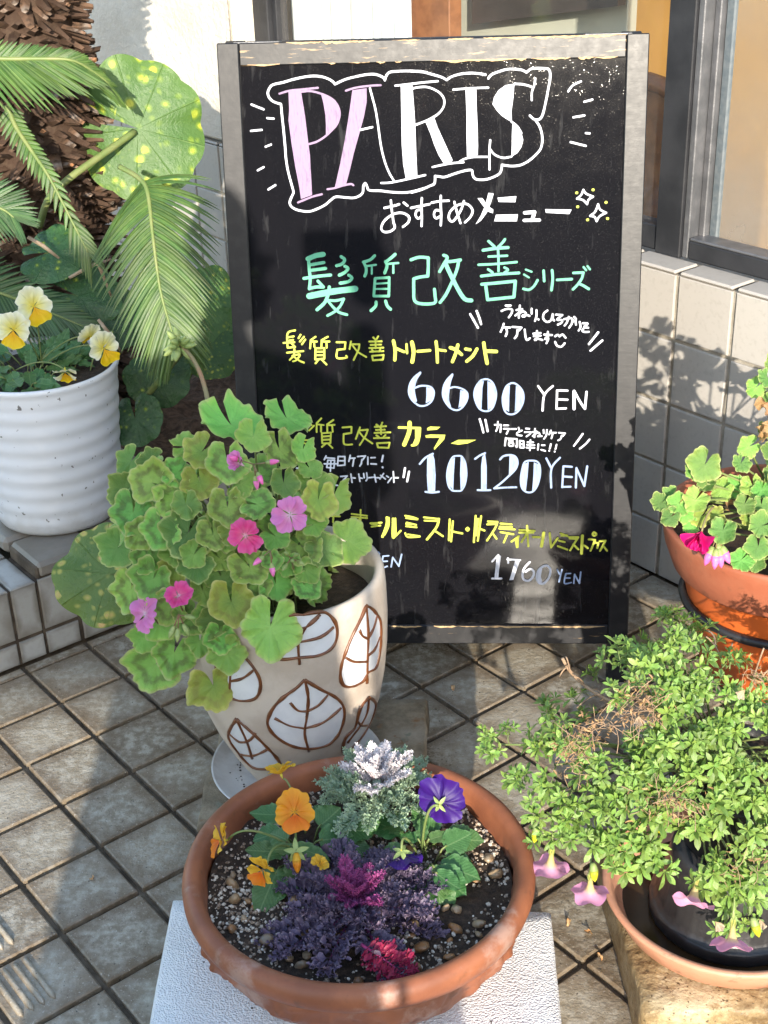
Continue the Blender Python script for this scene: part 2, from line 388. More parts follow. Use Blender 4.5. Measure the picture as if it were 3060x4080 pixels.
M_FLOOR = m_floor(); M_GROUT = m_grout('dark_floor_grout', (0.085, 0.062, 0.040), (0.19, 0.145, 0.10))
M_WTILE = m_walltile('beige_wall_tile', (0.43, 0.40, 0.36), (0.48, 0.45, 0.405)); M_WGROUT = m_grout('sandy_wall_grout', (0.27, 0.24, 0.19), (0.38, 0.34, 0.28))
M_RTILE = m_walltile('stained_grey_tile', (0.36, 0.35, 0.32), (0.44, 0.43, 0.40), 0.75); M_RGROUT = m_grout('dirty_brown_grout', (0.06, 0.045, 0.032), (0.11, 0.085, 0.06))
M_COPE = m_walltile('brown_coping_tile', (0.22, 0.20, 0.17), (0.28, 0.255, 0.22), 0.6)
M_STUCCO = m_stucco(); M_FRAME = m_frame(); M_BOARD = m_board()
M_WHITE = m_marker('white_marker', (0.64, 0.66, 0.72), (0.24, 0.25, 0.30), 0.45); M_LILAC = m_marker('lilac_white_marker', (0.27, 0.185, 0.30), (0.10, 0.07, 0.13), 0.55)
M_BLUEW = m_marker('pale_blue_marker', (0.25, 0.33, 0.50), (0.11, 0.14, 0.22), 0.6); M_GREEN = m_marker('mint_green_marker', (0.11, 0.40, 0.25), (0.10, 0.24, 0.26), 0.6)
M_YELLOW = m_marker('yellow_marker', (0.50, 0.54, 0.065), (0.28, 0.31, 0.04), 0.35)
M_ALU = simple('black_anodised_aluminium', (0.020, 0.021, 0.024), (0.035, 0.036, 0.04), 8, 0.5, 200, 0.1, 0.25)
M_ALUG = simple('scuffed_grey_aluminium', (0.11, 0.113, 0.12), (0.16, 0.16, 0.168), 25, 0.42, 150, 0.2, 0.6, metal=0.3)
M_SEAL = simple('blue_grey_glazing_seal', (0.10, 0.125, 0.14), (0.14, 0.16, 0.17), 60, 0.6, 150, 0.3)
M_GLASS = m_glass('clear_window_glass', 0.03, (0.5, 0.5, 0.5)); M_GLASSD = m_glass('dusty_window_glass', 0.42, (0.34, 0.31, 0.27), 0.08)
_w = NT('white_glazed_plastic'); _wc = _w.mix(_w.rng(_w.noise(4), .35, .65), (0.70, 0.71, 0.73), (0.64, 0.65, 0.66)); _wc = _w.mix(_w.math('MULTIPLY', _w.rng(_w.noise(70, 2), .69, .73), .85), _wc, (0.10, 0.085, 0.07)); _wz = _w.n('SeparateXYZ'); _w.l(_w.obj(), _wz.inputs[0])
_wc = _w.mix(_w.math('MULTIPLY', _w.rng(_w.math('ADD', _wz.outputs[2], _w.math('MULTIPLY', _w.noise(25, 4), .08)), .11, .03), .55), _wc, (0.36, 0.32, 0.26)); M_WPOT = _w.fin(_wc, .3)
M_BOWL = m_terracotta('aged_terracotta', (0.22, 0.075, 0.036), (0.33, 0.115, 0.052), (0.42, 0.29, 0.235), 0.6)
M_TRAY = m_terracotta('pale_terracotta', (0.56, 0.265, 0.16), (0.60, 0.31, 0.20), (0.60, 0.40, 0.30), 0.25)
M_OPOT = m_terracotta('brown_red_rim_plastic', (0.34, 0.10, 0.05), (0.38, 0.125, 0.065), (0.4, 0.2, 0.12), 0.15)
M_OPOT2 = simple('orange_pot_plastic', (0.62, 0.13, 0.025), (0.56, 0.115, 0.025), 6, 0.35, 80, 0.08)
M_BPLAST = simple('black_nursery_plastic', (0.016, 0.015, 0.016), (0.03, 0.028, 0.028), 20, 0.36, 140, 0.15)
M_SOIL = m_soil(); M_STONE = m_stone(); M_CONC = m_concrete(); M_FOAM = m_foam()
M_BEDSOIL = simple('brown_planter_soil', (0.055, 0.034, 0.022), (0.12, 0.075, 0.05), 60, 0.9, 60, 0.9, 0.2, bd=0.02)
_p = NT('brown_pebble'); _pc = _p.ramp(_p.orand(), [(0.0, (0.16, 0.075, 0.03)), (0.3, (0.40, 0.19, 0.07)), (0.55, (0.30, 0.20, 0.10)), (0.8, (0.44, 0.34, 0.22)), (1.0, (0.10, 0.085, 0.07))])
_pc = _p.mix(_p.rng(_p.noise(90, 4), .4, .7), _pc, (0.25, 0.15, 0.08)); M_PEB = _p.fin(_pc, .3, _p.bump(_p.noise(120), .3, .002))
M_PERL = simple('pale_perlite', (0.74, 0.69, 0.60), (0.48, 0.40, 0.31), 200, 0.6)
M_GRIT = simple('grey_brown_grit', (0.16, 0.10, 0.06), (0.42, 0.34, 0.26), 200, 0.5)
M_CERAM = simple('sandy_matt_ceramic', (0.44, 0.365, 0.295), (0.53, 0.46, 0.385), 16, 0.6, 130, 0.25, 0.4)
M_GLAZE = simple('white_crackle_glaze', (0.66, 0.67, 0.68), (0.60, 0.61, 0.63), 30, 0.22); M_BROWNG = simple('brown_glaze_line', (0.11, 0.036, 0.012), (0.17, 0.06, 0.02), 60, 0.3)
M_SAUC = simple('dirty_white_ceramic', (0.62, 0.60, 0.57), (0.40, 0.36, 0.32), 12, 0.35, 90, 0.2)
# ------------------------------------------------------------------ paved ground
TG = T * 0.93                                       # visible tile, the rest is grout
gb = MB()
s0 = 60.0
gv = [gb.vert((x, y, -0.0125), (x, y)) for x, y in ((-s0, -s0), (s0, -s0), (s0, s0), (-s0, s0))]; gb.face(gv, 1)
def ribbed(a, b): return (a, b) in ((-2, 5), (-2, 4), (-1, 7), (-1, 8), (-3, 5), (-3, 4), (-3, 6))
for a in range(-7, 11):
    for b in range(-1, 17):
        if b == -1: continue
        if a == 10 or G(a, b).y < 0.2: continue
        w = T if a < 9 else T * 0.76
        o = G(a, b) + EA * (T * 0.035) + EB * (T * 0.035) + Vector((0, 0, rnd(-0.0012, 0.0006)))
        ex, ey = EA * (w * 0.93), EB * TG
        ex = ex + Vector((0, 0, rnd(-0.0007, 0.0007))); ey = ey + Vector((0, 0, rnd(-0.0007, 0.0007)))
        nn = -ex.cross(ey).normalized()
        gb.tile(o, ey, ex, nn, 0.012, 0.0028, 0, rnd(0, 1))
        if ribbed(a, b):                            # raised anti-slip ribs
            for k in range(4):
                q = o + ex * (0.12 + 0.13 * k) + nn * 0.0005
                pts = [q + ey * t for t in (0.06, 0.1, 0.5, 0.78, 0.84)]
                gb.tube(pts, [0.001, 0.0052, 0.0052, 0.0052, 0.001], 8, 0, 0.75)
# narrow cut tiles along the step
for a in range(-7, 10):
    o = G(a, -0.2) + EA * (T * 0.035) + EB * 0.004 + Vector((0, 0, -0.001))
    gb.tile(o, EB * (T * 0.17), EA * TG, Vector((0, 0, 1)), 0.012, 0.002, 0, rnd(0, .3))
floor = tag(gb.build('floor', [M_FLOOR, M_GROUT]), kind='structure')

# ------------------------------------------------------------------ raised planter with tiled riser, and the step on its left
SB, RH = -0.2, 0.188                                # riser plane, riser height
def clear_front(b, a0, a1): pass
pw = thing('planter_wall', G(4, SB), 'low tiled planter wall with brown coping, carrying the white ribbed pot', 'planter')
mb = MB()
mb.box(G(1.42, SB - 0.035, 0), EA * (T * 8.3), EB * (-T * 0.9), Vector((0, 0, RH - 0.004)), 0.001, 1)
for a in range(1, 10):
    for (z0, h) in ((0.004, 0.052), (0.066, 0.122)):
        a0 = max(a, 1.42); w = (a + 1 - a0) if a < 9 else 0.74
        mb.tile(G(a0 + 0.035, SB, z0), EA * (T * (w - 0.07)), Vector((0, 0, h)), EB, 0.006, 0.002, 0, rnd(0, 1))
mb.build('riser', [M_RTILE, M_RGROUT], pw)
mb = MB()
cz = 0.222
mb.box(G(1.45, SB - 0.9, RH - 0.002), EA * (T * 8.28), EB * (T * 0.885), Vector((0, 0, cz - RH - 0.002)), 0.004, 1)
for a in range(9):                                  # front coping tiles with rounded nosing, mitred at the corner
    a0 = 1.45 + a; w = min(1, 9.74 - a0)
    if w < 0.1: continue
    mb.box(G(a0 + 0.02, SB + 0.012, RH), EA * (T * (w - 0.04)), EB * (-T * 0.93), Vector((0, 0, cz - RH + 0.003)), 0.009, 0, rnd(0, 1))
for b in range(1, 8):                               # side coping runs back towards the shop
    mb.box(G(1.45 - 0.012, SB - b + 0.0, RH), EA * (T * 0.95), EB * (-T * 0.94), Vector((0, 0, cz - RH + 0.003)), 0.009, 0, rnd(0, 1))
for a in range(1, 3):
    for b in range(1, 3):
        mb.box(G(1.45 + a, SB - b, RH), EA * (T * 0.94), EB * (-T * 0.94), Vector((0, 0, cz - RH + 0.002)), 0.005, 0, rnd(0, 1))
mb.build('coping', [M_COPE, M_RGROUT], pw)
st = thing('entrance_step', G(-2, SB), 'tiled entrance step left of the planter with grey stained riser', 'step')
mb = MB()
mb.box(G(-8, SB - 0.035, 0), EA * (T * 9.41), EB * (-T * 9), Vector((0, 0, RH - 0.006)), 0.001, 1)
for a in range(-8, 2):
    w = 1 if a < 1 else 0.42
    for (z0, h) in ((0.004, 0.052), (0.066, 0.120)):
        mb.tile(G(a + 0.035, SB, z0), EA * (T * (w - 0.05)), Vector((0, 0, h)), EB, 0.006, 0.002, 0, rnd(0, 1))
    for b in range(9):
        mb.tile(G(a + 0.035, SB - b, RH), EB * (-TG), EA * (T * (w - 0.05)), Vector((0, 0, 1)), 0.006, 0.003, 0, rnd(0, 1))
mb.build('tread', [M_RTILE, M_RGROUT], st)
# planter soil, lumpy
mb = MB(); P = []
for i in range(46):
    row = []
    for j in range(46):
        q = G(1.6 + 8.1 * i / 45, SB - 0.9 - 9.5 * j / 45)
        row.append(q + Vector((0, 0, 0.185 + 0.03 * noise.noise(q * 9) + 0.012 * noise.noise(q * 40))))
    P.append(row)
mb.grid(P)
tag(mb.build('planter_soil', M_BEDSOIL), kind='structure')

# ------------------------------------------------------------------ shop front
WA, WB2 = 9.76, 10.28                               # wall plane, window plane
shop = thing('shop_building', G(WA, 0), 'shop front with beige tiled dado, rough white stucco and dark framed windows', 'building')
mb = MB()
mb.box(G(WA + 0.035, -22), EA * (T * 0.47), EB * (T * 34), Vector((0, 0, 0.728)), 0.001, 1)
mb.box(G(WA + 0.51, -22), EA * (T * 0.9), EB * (T * 34), Vector((0, 0, 0.70)), 0.001, 1)
for b in range(-20, 11):
    for k in range(5):
        z0 = (0, 0.140, 0.290, 0.439, 0.590)[k]; h = (0.132, 0.142, 0.141, 0.142, 0.139)[k]
        if k == 0: z0, h = 0.002, 0.130
        mb.tile(G(WA, b + 0.135, z0), EB * TG, Vector((0, 0, h)), -EA, 0.006, 0.002, 0, rnd(0, 1))
    mb.box(G(WA - 0.004, b + 0.135, 0.731), EB * TG, EA * (T * 0.5), Vector((0, 0, 0.0085)), 0.004, 0, rnd(0, 1))   # sloping cap tile
mb.build('tile_wall', [M_WTILE, M_WGROUT], shop)
def b_at(px, py, a):
    X = hit(px, py, G(a, 0), EA); return (X - ORG).dot(EB) / T, X.z
mb = MB(); P = []
BL = b_at(912, 50, WA)[0]
for i in range(60):
    row = []
    for j in range(50):
        b = -24 + (BL + 24) * j / 49; q = G(WA - 0.02, b, 0.757 + 2.2 * i / 59)
        row.append(q - EA * (0.004 * noise.noise(q * 8)))
    P.append(row)
mb.grid(P)
mb.box(G(WA + 0.07, -24, 0.745), EA * (T * 0.6), EB * (T * (BL + 24)), Vector((0, 0, 2.2)), 0.004)
mb.build('stucco_wall', M_STUCCO, shop)
mb = MB()
mb.box(G(WA + 0.07, BL, 2.05), EA * (T * 0.9), EB * (T * 20), Vector((0, 0, 0.9)), 0.004)
mb.build('lintel', M_STUCCO, shop)
# window frames
PL, PR = b_at(2640, 620, WB2)[0], b_at(2742, 620, WB2)[0]
zS = 0.742
fr = MB()
fr.box(G(WB2, BL + 0.02, zS), EA * 0.06, EB * 0.075, Vector((0, 0, 1.3)), 0.003)                   # left jamb
fr.box(G(WB2 + 0.1, BL + 0.53, zS + 0.03), EA * 0.04, EB * 0.022, Vector((0, 0, 1.26)), 0.002)
fr.box(G(WB2, BL + 0.53, zS), EA * 0.05, EB * (T * (PL - BL - 0.55)), Vector((0, 0, 0.055)), 0.003)  # bottom rail
fr.build('window_frame', M_ALU, shop)
po = MB(); po.box(G(WB2 - 0.05, PL, zS - 0.002), EA * 0.05, EB * (T * (PR - PL)), Vector((0, 0, 1.31)), 0.002, 0)
post = po.build('window_post', M_ALU, shop)
pg = MB(); pg.box(G(WB2 - 0.06 + 0.05 / T * 0 + 0.06, PR + 0.005, zS), EA * 0.052, EB * 0.016, Vector((0, 0, 1.3)), 0.002)
pg.box(G(WB2 + 0.2, PR + 0.115, zS), EA * 0.03, EB * 0.016, Vector((0, 0, 1.3)), 0.002)
pg.build('channel', M_ALUG, post)
sg = MB(); sg.box(G(WB2 + 0.30, PR + 0.225, zS), EA * 0.012, EB * 0.022, Vector((0, 0, 1.3)), 0.003); sg.build('glazing_seal', M_SEAL, post)
sl_ = MB(); sl_.box(G(WB2 - 0.02, PR + 0.13, zS), EA * 0.06, EB * (T * 4), Vector((0, 0, 0.040)), 0.003)
sill = sl_.build('window_sill', M_ALU, shop)
sl2 = MB(); sl2.box(G(WB2 - 0.01, PR + 0.14, zS + 0.0405), EA * 0.05, EB * (T * 4), Vector((0, 0, 0.006)), 0.002); sl2.build('sill_cap', M_ALUG, sill)
gl = MB(); gl.box(G(WB2 + 0.16, BL + 0.55, zS + 0.03), EA * 0.004, EB * (T * (PL - BL - 0.5)), Vector((0, 0, 1.27)), 0.0005); gl.build('window_pane', M_GLASS, shop, smooth=False)
gl = MB(); gl.box(G(WB2 + 0.36, PR + 0.2, zS + 0.02), EA * 0.004, EB * (T * 4.2), Vector((0, 0, 1.27)), 0.0005); gl.build('window_pane', M_GLASSD, shop, smooth=False)
# room behind the glass
M_YEL = simple('ochre_room_wall', (0.50, 0.27, 0.06), (0.56, 0.31, 0.075), 3, 0.6); M_SAGE = simple('sage_room_wall', (0.40, 0.41, 0.33), (0.46, 0.47, 0.38), 3, 0.6)
M_WOODB = simple('red_brown_wood', (0.20, 0.075, 0.025), (0.30, 0.125, 0.045), 18, 0.4); M_CURT = simple('pale_blue_white_curtain', (0.66, 0.76, 0.78), (0.80, 0.83, 0.82), 5, 0.8)
M_BEIGE = simple('beige_brown_cloth', (0.30, 0.24, 0.19), (0.38, 0.31, 0.25), 8, 0.8); M_DARKR = simple('dark_room_floor', (0.03, 0.024, 0.02), (0.05, 0.04, 0.033), 6, 0.5)
room = MB()
room.box(G(12.2, -14), EA * (T * 22), EB * (T * 30), Vector((0, 0, 0.02)), 0.002)
tag(room.build('room_floor', M_DARKR), kind='structure')
def pan(name, a, px0, px1, py, mat_, z0, z1, label, cat, th=0.03, wave=0):
    b0, b1 = b_at(px0, py, a)[0], b_at(px1, py, a)[0]; m_ = MB()
    if wave:
        P = []
        for i in range(2):
            P.append([G(a, b0 + (b1 - b0) * j / 80, z0 + (z1 - z0) * i) + EA * (0.02 * sin(j * 0.9) + 0.01 * sin(j * 2.3)) for j in range(81)])
        m_.grid(P); P2 = [[p + EA * 0.004 for p in reversed(row)] for row in P]; m_.grid(P2)
    else: m_.box(G(a, b0, z0), EA * th, EB * (T * (b1 - b0)), Vector((0, 0, z1 - z0)), 0.003)
    return tag(m_.build(name, mat_, None), label, cat)
pan('curtain', 13.2, 1165, 1620, 60, M_CURT, 0.3, 2.1, 'pale blue white curtain hanging inside the shop window', 'curtain', wave=1)
pan('curtain', 13.3, 1040, 1170, 60, M_BEIGE, 0.3, 2.1, 'beige brown curtain inside the window beside the dark jamb', 'curtain', wave=1)
pan('room_post', 13.6, 1612, 1790, 60, M_WOODB, 0.02, 2.1, 'red brown wooden post inside the shop beside the curtain', 'post', 0.05)
pan('room_partition', 14.6, 1700, 2500, 60, M_SAGE, 0.02, 2.1, 'grey green partition inside the shop behind the sign', 'partition', 0.04)
pan('room_wall', 16.0, 2455, 3600, 60, M_YEL, 0.02, 2.1, 'ochre yellow wall inside the shop behind the window post', 'wall', 0.05)
m_ = MB(); hb0 = b_at(1880, 40, 14.0)[0]; hb1 = b_at(2460, 40, 14.0)[0]
zt = b_at(1900, 100, 14.0)[1]; zt2 = b_at(2400, 18, 14.0)[1]
A_ = [G(14.0, hb0, zt), G(14.0, hb1, zt2), G(14.0, hb1, zt2 + 0.5), G(14.0, hb0, zt + 0.5)]
i0 = [m_.vert(p) for p in A_]; i1 = [m_.vert(p + EA * 0.03) for p in A_]
m_.face(i0[::-1]); m_.face(i1)
for k in range(4): m_.face((i0[k], i0[(k + 1) % 4], i1[(k + 1) % 4], i1[k]))
tag(m_.build('stair_panel', M_DARKR, None, smooth=False), 'dark slanting panel inside the shop above the sign', 'panel')
ch = thing('room_chair', G(12.6, b_at(2600, 700, 12.6)[0], 0.02), 'round backed brown wooden chair seen through the gap beside the sign', 'chair')
cz_ = b_at(2580, 330, 12.6)[1]; cb = b_at(2560, 400, 12.6)[0]; cc = G(12.6, cb, 0)
m_ = MB(); m_.tube([cc + EB * (0.16 * cos(t)) + EA * 0.02 + Vector((0, 0, cz_ - 0.16 + 0.16 * sin(t))) for t in [pi * k / 12 for k in range(13)]], 0.022, 8)
P = [[cc + EB * (0.15 * s_ * q) + EA * 0.03 + Vector((0, 0, cz_ - 0.16 + (0.14 * sqrt(max(0, 1 - s_ * s_)) if q2 else -0.28))) for s_ in [x / 8 - 1 for x in range(17)]] for q, q2 in ((1, 0), (1, 1))]
m_.grid(P); m_.build('backrest', M_WOODB, ch)
m_ = MB(); m_.lathe(cc + EA * 0.2, [(0.0, 0.42), (0.19, 0.42), (0.2, 0.44), (0.19, 0.46), (0, 0.462)], 24); m_.build('seat', M_WOODB, ch)
for sx in (-1, 1):
    for sy in (0, 1):
        m_ = MB(); m_.tube([cc + EB * (0.13 * sx) + EA * (0.05 + 0.3 * sy) + Vector((0, 0, 0.02)), cc + EB * (0.12 * sx) + EA * (0.06 + 0.28 * sy) + Vector((0, 0, 0.43))], 0.014, 8); m_.build('leg', M_WOODB, ch)
# ------------------------------------------------------------------ A-frame menu board
SBP = Vector((0.4904, 2.35, 0)); SAZ, SLEAN = -0.0662, 0.1613; SW, SH = 0.782, 1.273
SR = Vector((cos(SAZ), sin(SAZ), 0)); SN0 = Vector((sin(SAZ), -cos(SAZ), 0)); SU = Vector((0, 0, cos(SLEAN))) - SN0 * sin(SLEAN)
SN = SU.cross(SR) * -1
if SN.y > 0: SN = -SN
def S(u, v, n=0.0): return SBP + SR * u + SU * v + SN * n          # u from -SW to 0, v up the board
sign = thing('menu_board', SBP + SR * (-SW / 2), 'tall black A-frame menu board with bright handwritten marker lettering, standing on the paving', 'sign board')
mb = MB(); DP = 0.028
for u0 in (-SW, -0.040):                                            # stiles
    mb.box(S(u0, 0, 0), SR * 0.040, SU * SH, SN * -DP, 0.002, 0, 0.30)
mb.box(S(-SW + 0.0405, 1.2325, -0.002), SR * (SW - 0.081), SU * 0.040, SN * -(DP - 0.004), 0.002, 0, 0.47)
mb.box(S(-SW + 0.0405, 0.086, -0.002), SR * (SW - 0.081), SU * 0.041, SN * -(DP - 0.004), 0.002, 0, 0.40)
mb.build('front_frame', M_FRAME, sign)
# bare wood edges where the paint has gone
mb = MB()
def chip_strip(v0, n0, cnt, seed):
    rs = random.Random(seed)
    for k in range(cnt):
        u = -SW + 0.045 + (SW - 0.1) * rs.random(); L = rs.uniform(0.01, 0.07); h = rs.uniform(0.0015, 0.006)
        if rs.random() < 0.5: u = -0.05 - abs(rs.gauss(0, 0.2))
        if u < -SW + 0.05 or u + L > -0.043: continue
        vs = []
        n = 7
        up_ = [(u + L * i / n, v0 + rs.uniform(-0.0008, 0.0008)) for i in range(n + 1)]
        dn = [(u + L * i / n, v0 - h * sin(pi * (i + 0.3) / (n + 0.6)) * rs.uniform(0.5, 1)) for i in range(n, -1, -1)]
        ids = [mb.vert(S(a, b, n0 + 0.00004 * k)) for a, b in up_ + dn]; mb.face(ids, 0)
chip_strip(1.2715, 0.0006 - 0.002, 44, 3); chip_strip(1.2345, 0.0006 - 0.002, 26, 5); chip_strip(0.1262, 0.0006 - 0.002, 30, 8)
M_RAW = simple('bare_weathered_wood', (0.56, 0.38, 0.19), (0.40, 0.26, 0.13), 120, 0.6)
mb.build('bare_wood', M_RAW, sign, smooth=False)
# writing panel, very slightly bowed film
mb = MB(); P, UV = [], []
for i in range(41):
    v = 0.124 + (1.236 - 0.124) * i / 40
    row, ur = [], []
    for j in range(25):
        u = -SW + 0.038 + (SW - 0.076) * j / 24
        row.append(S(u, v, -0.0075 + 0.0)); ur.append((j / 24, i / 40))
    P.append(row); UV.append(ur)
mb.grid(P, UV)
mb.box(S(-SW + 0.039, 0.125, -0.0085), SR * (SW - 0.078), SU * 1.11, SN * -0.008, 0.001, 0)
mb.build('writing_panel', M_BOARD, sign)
# rear frame hinged at the top
RB = SBP + Vector((0, 0.44, 0)) - SR * 0.0
def topp(u): return S(u, SH - 0.003, -DP - 0.003)
RD = (RB + SR * -SW / 2 - topp(-SW / 2)); RD.z = -topp(0).z; RL = RD.length; RDn = RD.normalized(); RNn = RDn.cross(SR).normalized()
if RNn.y < 0: RNn = -RNn
mb = MB()
for u0 in (-SW + 0.008, -0.046): mb.box(topp(u0), SR * 0.038, RDn * RL, RNn * 0.026, 0.002, 0, 0.3)
mb.box(topp(-SW + 0.0465) + RDn * 0.001, SR * (SW - 0.093), RDn * 0.04, RNn * 0.024, 0.002, 0, 0.3)
mb.box(topp(-SW + 0.0465) + RDn * (RL - 0.12), SR * (SW - 0.093), RDn * 0.04, RNn * 0.024, 0.002, 0, 0.3)
mb.box(topp(-SW + 0.0465) + RDn * 0.0415 + RNn * 0.008, SR * (SW - 0.093), RDn * (RL - 0.163), RNn * 0.008, 0.001, 0, 0.2)
mb.build('rear_frame', M_FRAME, sign)
for u0 in (-SW + 0.03, -0.115):
    mb = MB(); mb.box(S(u0, SH - 0.002, -0.006), SR * 0.085, SU * 0.0035, SN * -0.045, 0.001); mb.build('hinge', M_ALUG, sign)
# ------------------------------------------------------------------ handwriting: traced strokes, one block per crop of the photograph
INK = {}
_lift = [0]
def pan_uv(px, py):
    X = hit(px, py, S(0, 0, -0.0068), SN) - SBP; return X.dot(SR), X.dot(SU)
def stroke(ink, pts, w, sub=5):
    k = INK.setdefault(ink, MB()); _lift[0] += 1; n0 = -0.0066 + 0.0000025 * _lift[0]
    if len(pts) == 1: pts = [pts[0], (pts[0][0] + 0.0008, pts[0][1])]
    c = smooth_line([Vector((p[0], p[1], 0)) for p in pts], sub)
    closed = len(pts) > 3 and (c[0] - c[-1]).length < 0.003
    hw = w / 2; L, R_ = [], []
    for i, p in enumerate(c):
        a = c[max(0, i - 1)]; b = c[min(len(c) - 1, i + 1)]
        if closed and i in (0, len(c) - 1): a, b = c[-2], c[1]
        t = (b - a); t = t.normalized() if t.length > 1e-9 else Vector((1, 0, 0)); nn_ = Vector((-t.y, t.x, 0))
        q = hw * (1 + 0.10 * noise.noise(Vector((p.x * 70, p.y * 70, _lift[0]))))
        L.append(p + nn_ * q); R_.append(p - nn_ * q)
    base = len(k.v)
    for i in range(len(c)): k.vert(S(L[i].x, L[i].y, n0)); k.vert(S(R_[i].x, R_[i].y, n0))
    for i in range(len(c) - 1): k.face((base + 2 * i, base + 2 * i + 1, base + 2 * i + 3, base + 2 * i + 2))
    if not closed:
        for e, s_ in ((0, -1), (len(c) - 1, 1)):
            a = c[e]; b = c[e - s_]; t = (a - b).normalized(); nn_ = Vector((-t.y, t.x, 0))
            ids = [k.vert(S(*(a + (nn_ * cos(x) + t * sin(x)) * hw * 0.98).xy, n0 + 0.000001)) for x in [pi * q / 8 for q in range(9)]]
            k.face(ids)
def fillp(ink, pts):
    k = INK.setdefault(ink, MB()); _lift[0] += 1; n0 = -0.0066 + 0.0000025 * _lift[0]
    k.face([k.vert(S(p[0], p[1], n0)) for p in pts])
def write(x0, y0, sc, ink, w, txt):
    w_ = w
    for tok in txt.split(';'):
        tok = tok.strip(); fill = False
        if not tok: continue
        if tok[0] == '!': ink = tok[1:]; continue
        if tok[0] == '=': w_ = float(tok[1:]); continue
        if tok[0] == '#': fill = True; tok = tok[1:]
        pts = [pan_uv(x0 + float(a) / sc, y0 + float(b) / sc) for a, b in (q.split(',') for q in tok.split())]
        fillp(ink, pts) if fill else stroke(ink, pts, w_ * 0.000462)
write(1040, 220, 2.5136, 'heading_outline', 9, '''1240,245 1225,225 1190,205 1130,190 1060,193 980,208 850,240 740,290;740,290 720,265 680,240 620,218 540,208 450,215 330,240 220,272 120,295 85,330 68,375 80,420 110,455 150,475 200,490;200,490 210,600 225,740 240,900 252,1050 275,1180 305,1290 325,1370 310,1410 288,1470 300,1510 340,1540 400,1558 480,1565 560,1540 640,1500 700,1450 750,1418 850,1425 930,1428 990,1405 1020,1370 1025,1310 1045,1282 1060,1310 1085,1352 1200,1358 1320,1372 1440,1375 1540,1360 1659,1325;1240,250 1255,205 1290,170 1380,160 1500,158 1600,165 1659,172''')
write(1040, 220, 2.5136, 'heading_lettering', 8, '''!heading_lilac;185,385 290,355 440,340 570,326;#275,370 400,345 410,420 440,600 470,850 490,1000 500,1180 512,1400 400,1440 385,1330 340,1100 305,880 275,650 282,550;410,365 500,360 600,385 690,425 750,475 785,550 785,620 755,700 700,760 640,815 560,865 480,890;#600,385 690,425 750,475 785,550 785,620 755,700 690,770 650,800 650,700 645,600 625,480;370,1475 430,1450 520,1415 610,1392;
850,355 950,325 1100,305 1198,300;#915,350 1058,330 1058,470 1030,620 980,800 930,980 890,1150 850,1300 740,1320 790,1100 840,850 880,600;665,1342 740,1330 820,1305 900,1290 925,1302;!heading_lettering;1090,330 1120,440 1150,560 1175,720 1200,900 1235,1050 1280,1170 1330,1255;995,748 1050,735 1115,720;
1345,305 1480,290 1630,272 1770,260;#1400,310 1515,300 1530,480 1545,700 1555,1000 1565,1210 1450,1235 1425,1100 1410,900 1405,600;1205,1280 1300,1275 1450,1245 1645,1200''')
write(1640, 220, 2.5136, 'heading_outline', 9, '''0,162 90,162 200,190 300,220 350,248;350,248 400,215 480,190 560,180 640,180 740,195;768,232 800,195 870,165 960,140 1050,140 1110,150 1150,172;1150,172 1190,140 1240,130 1330,132 1370,140 1388,180 1385,250 1370,330 1345,460 1320,570 1300,620 1270,645 1225,640 1185,605;1240,650 1280,710 1305,790 1308,870 1290,940 1240,1000 1170,1060 1090,1100 1010,1110 950,1105 905,1098;905,1098 900,1140 880,1185 820,1220 740,1245 660,1245 625,1225 610,1190 605,1155 570,1150 500,1165 420,1190 330,1220 280,1215 235,1210;235,1210 235,1250 225,1290 180,1310 100,1345 0,1375''')
write(1640, 220, 2.5136, 'heading_lettering', 8, '''5,335 60,322 150,318 230,345 290,385 325,440 325,500 300,550 250,600 160,650 35,700;#140,670 225,620 260,720 310,830 360,940 410,1050 395,1075 320,1080 270,1000 220,880 190,790;210,1120 300,1100 400,1082 520,1072;418,345 530,335 650,328 768,325;#540,345 648,340 650,500 660,700 665,900 662,1000 555,1015 550,800 550,600;485,1062 540,1035 620,1020 700,1018 770,1018;#1030,285 940,300 870,350 825,420 810,490 850,550 900,605 960,645 1005,670 1000,560 1020,420;1030,287 1100,290 1170,305 1215,325;1238,235 1228,300 1205,370 1203,450;#1010,680 1060,720 1100,780 1118,850 1100,920 1060,980 1000,1015 1003,900 1005,780;1000,1015 930,1028 870,1015 820,985 790,945;788,850 780,940 780,1050 780,1145;1000,665 1060,715 1100,780''')
write(850, 80, 0.9217, 'heading_outline', 8, '''140,310 185,328;198,360 222,362;138,407 178,403;192,465 212,457;163,552 185,540;202,622 228,606;1303,262 1320,240 1350,225;1362,300 1392,292;1322,357 1363,350;1368,415 1382,416;1312,448 1368,462''')
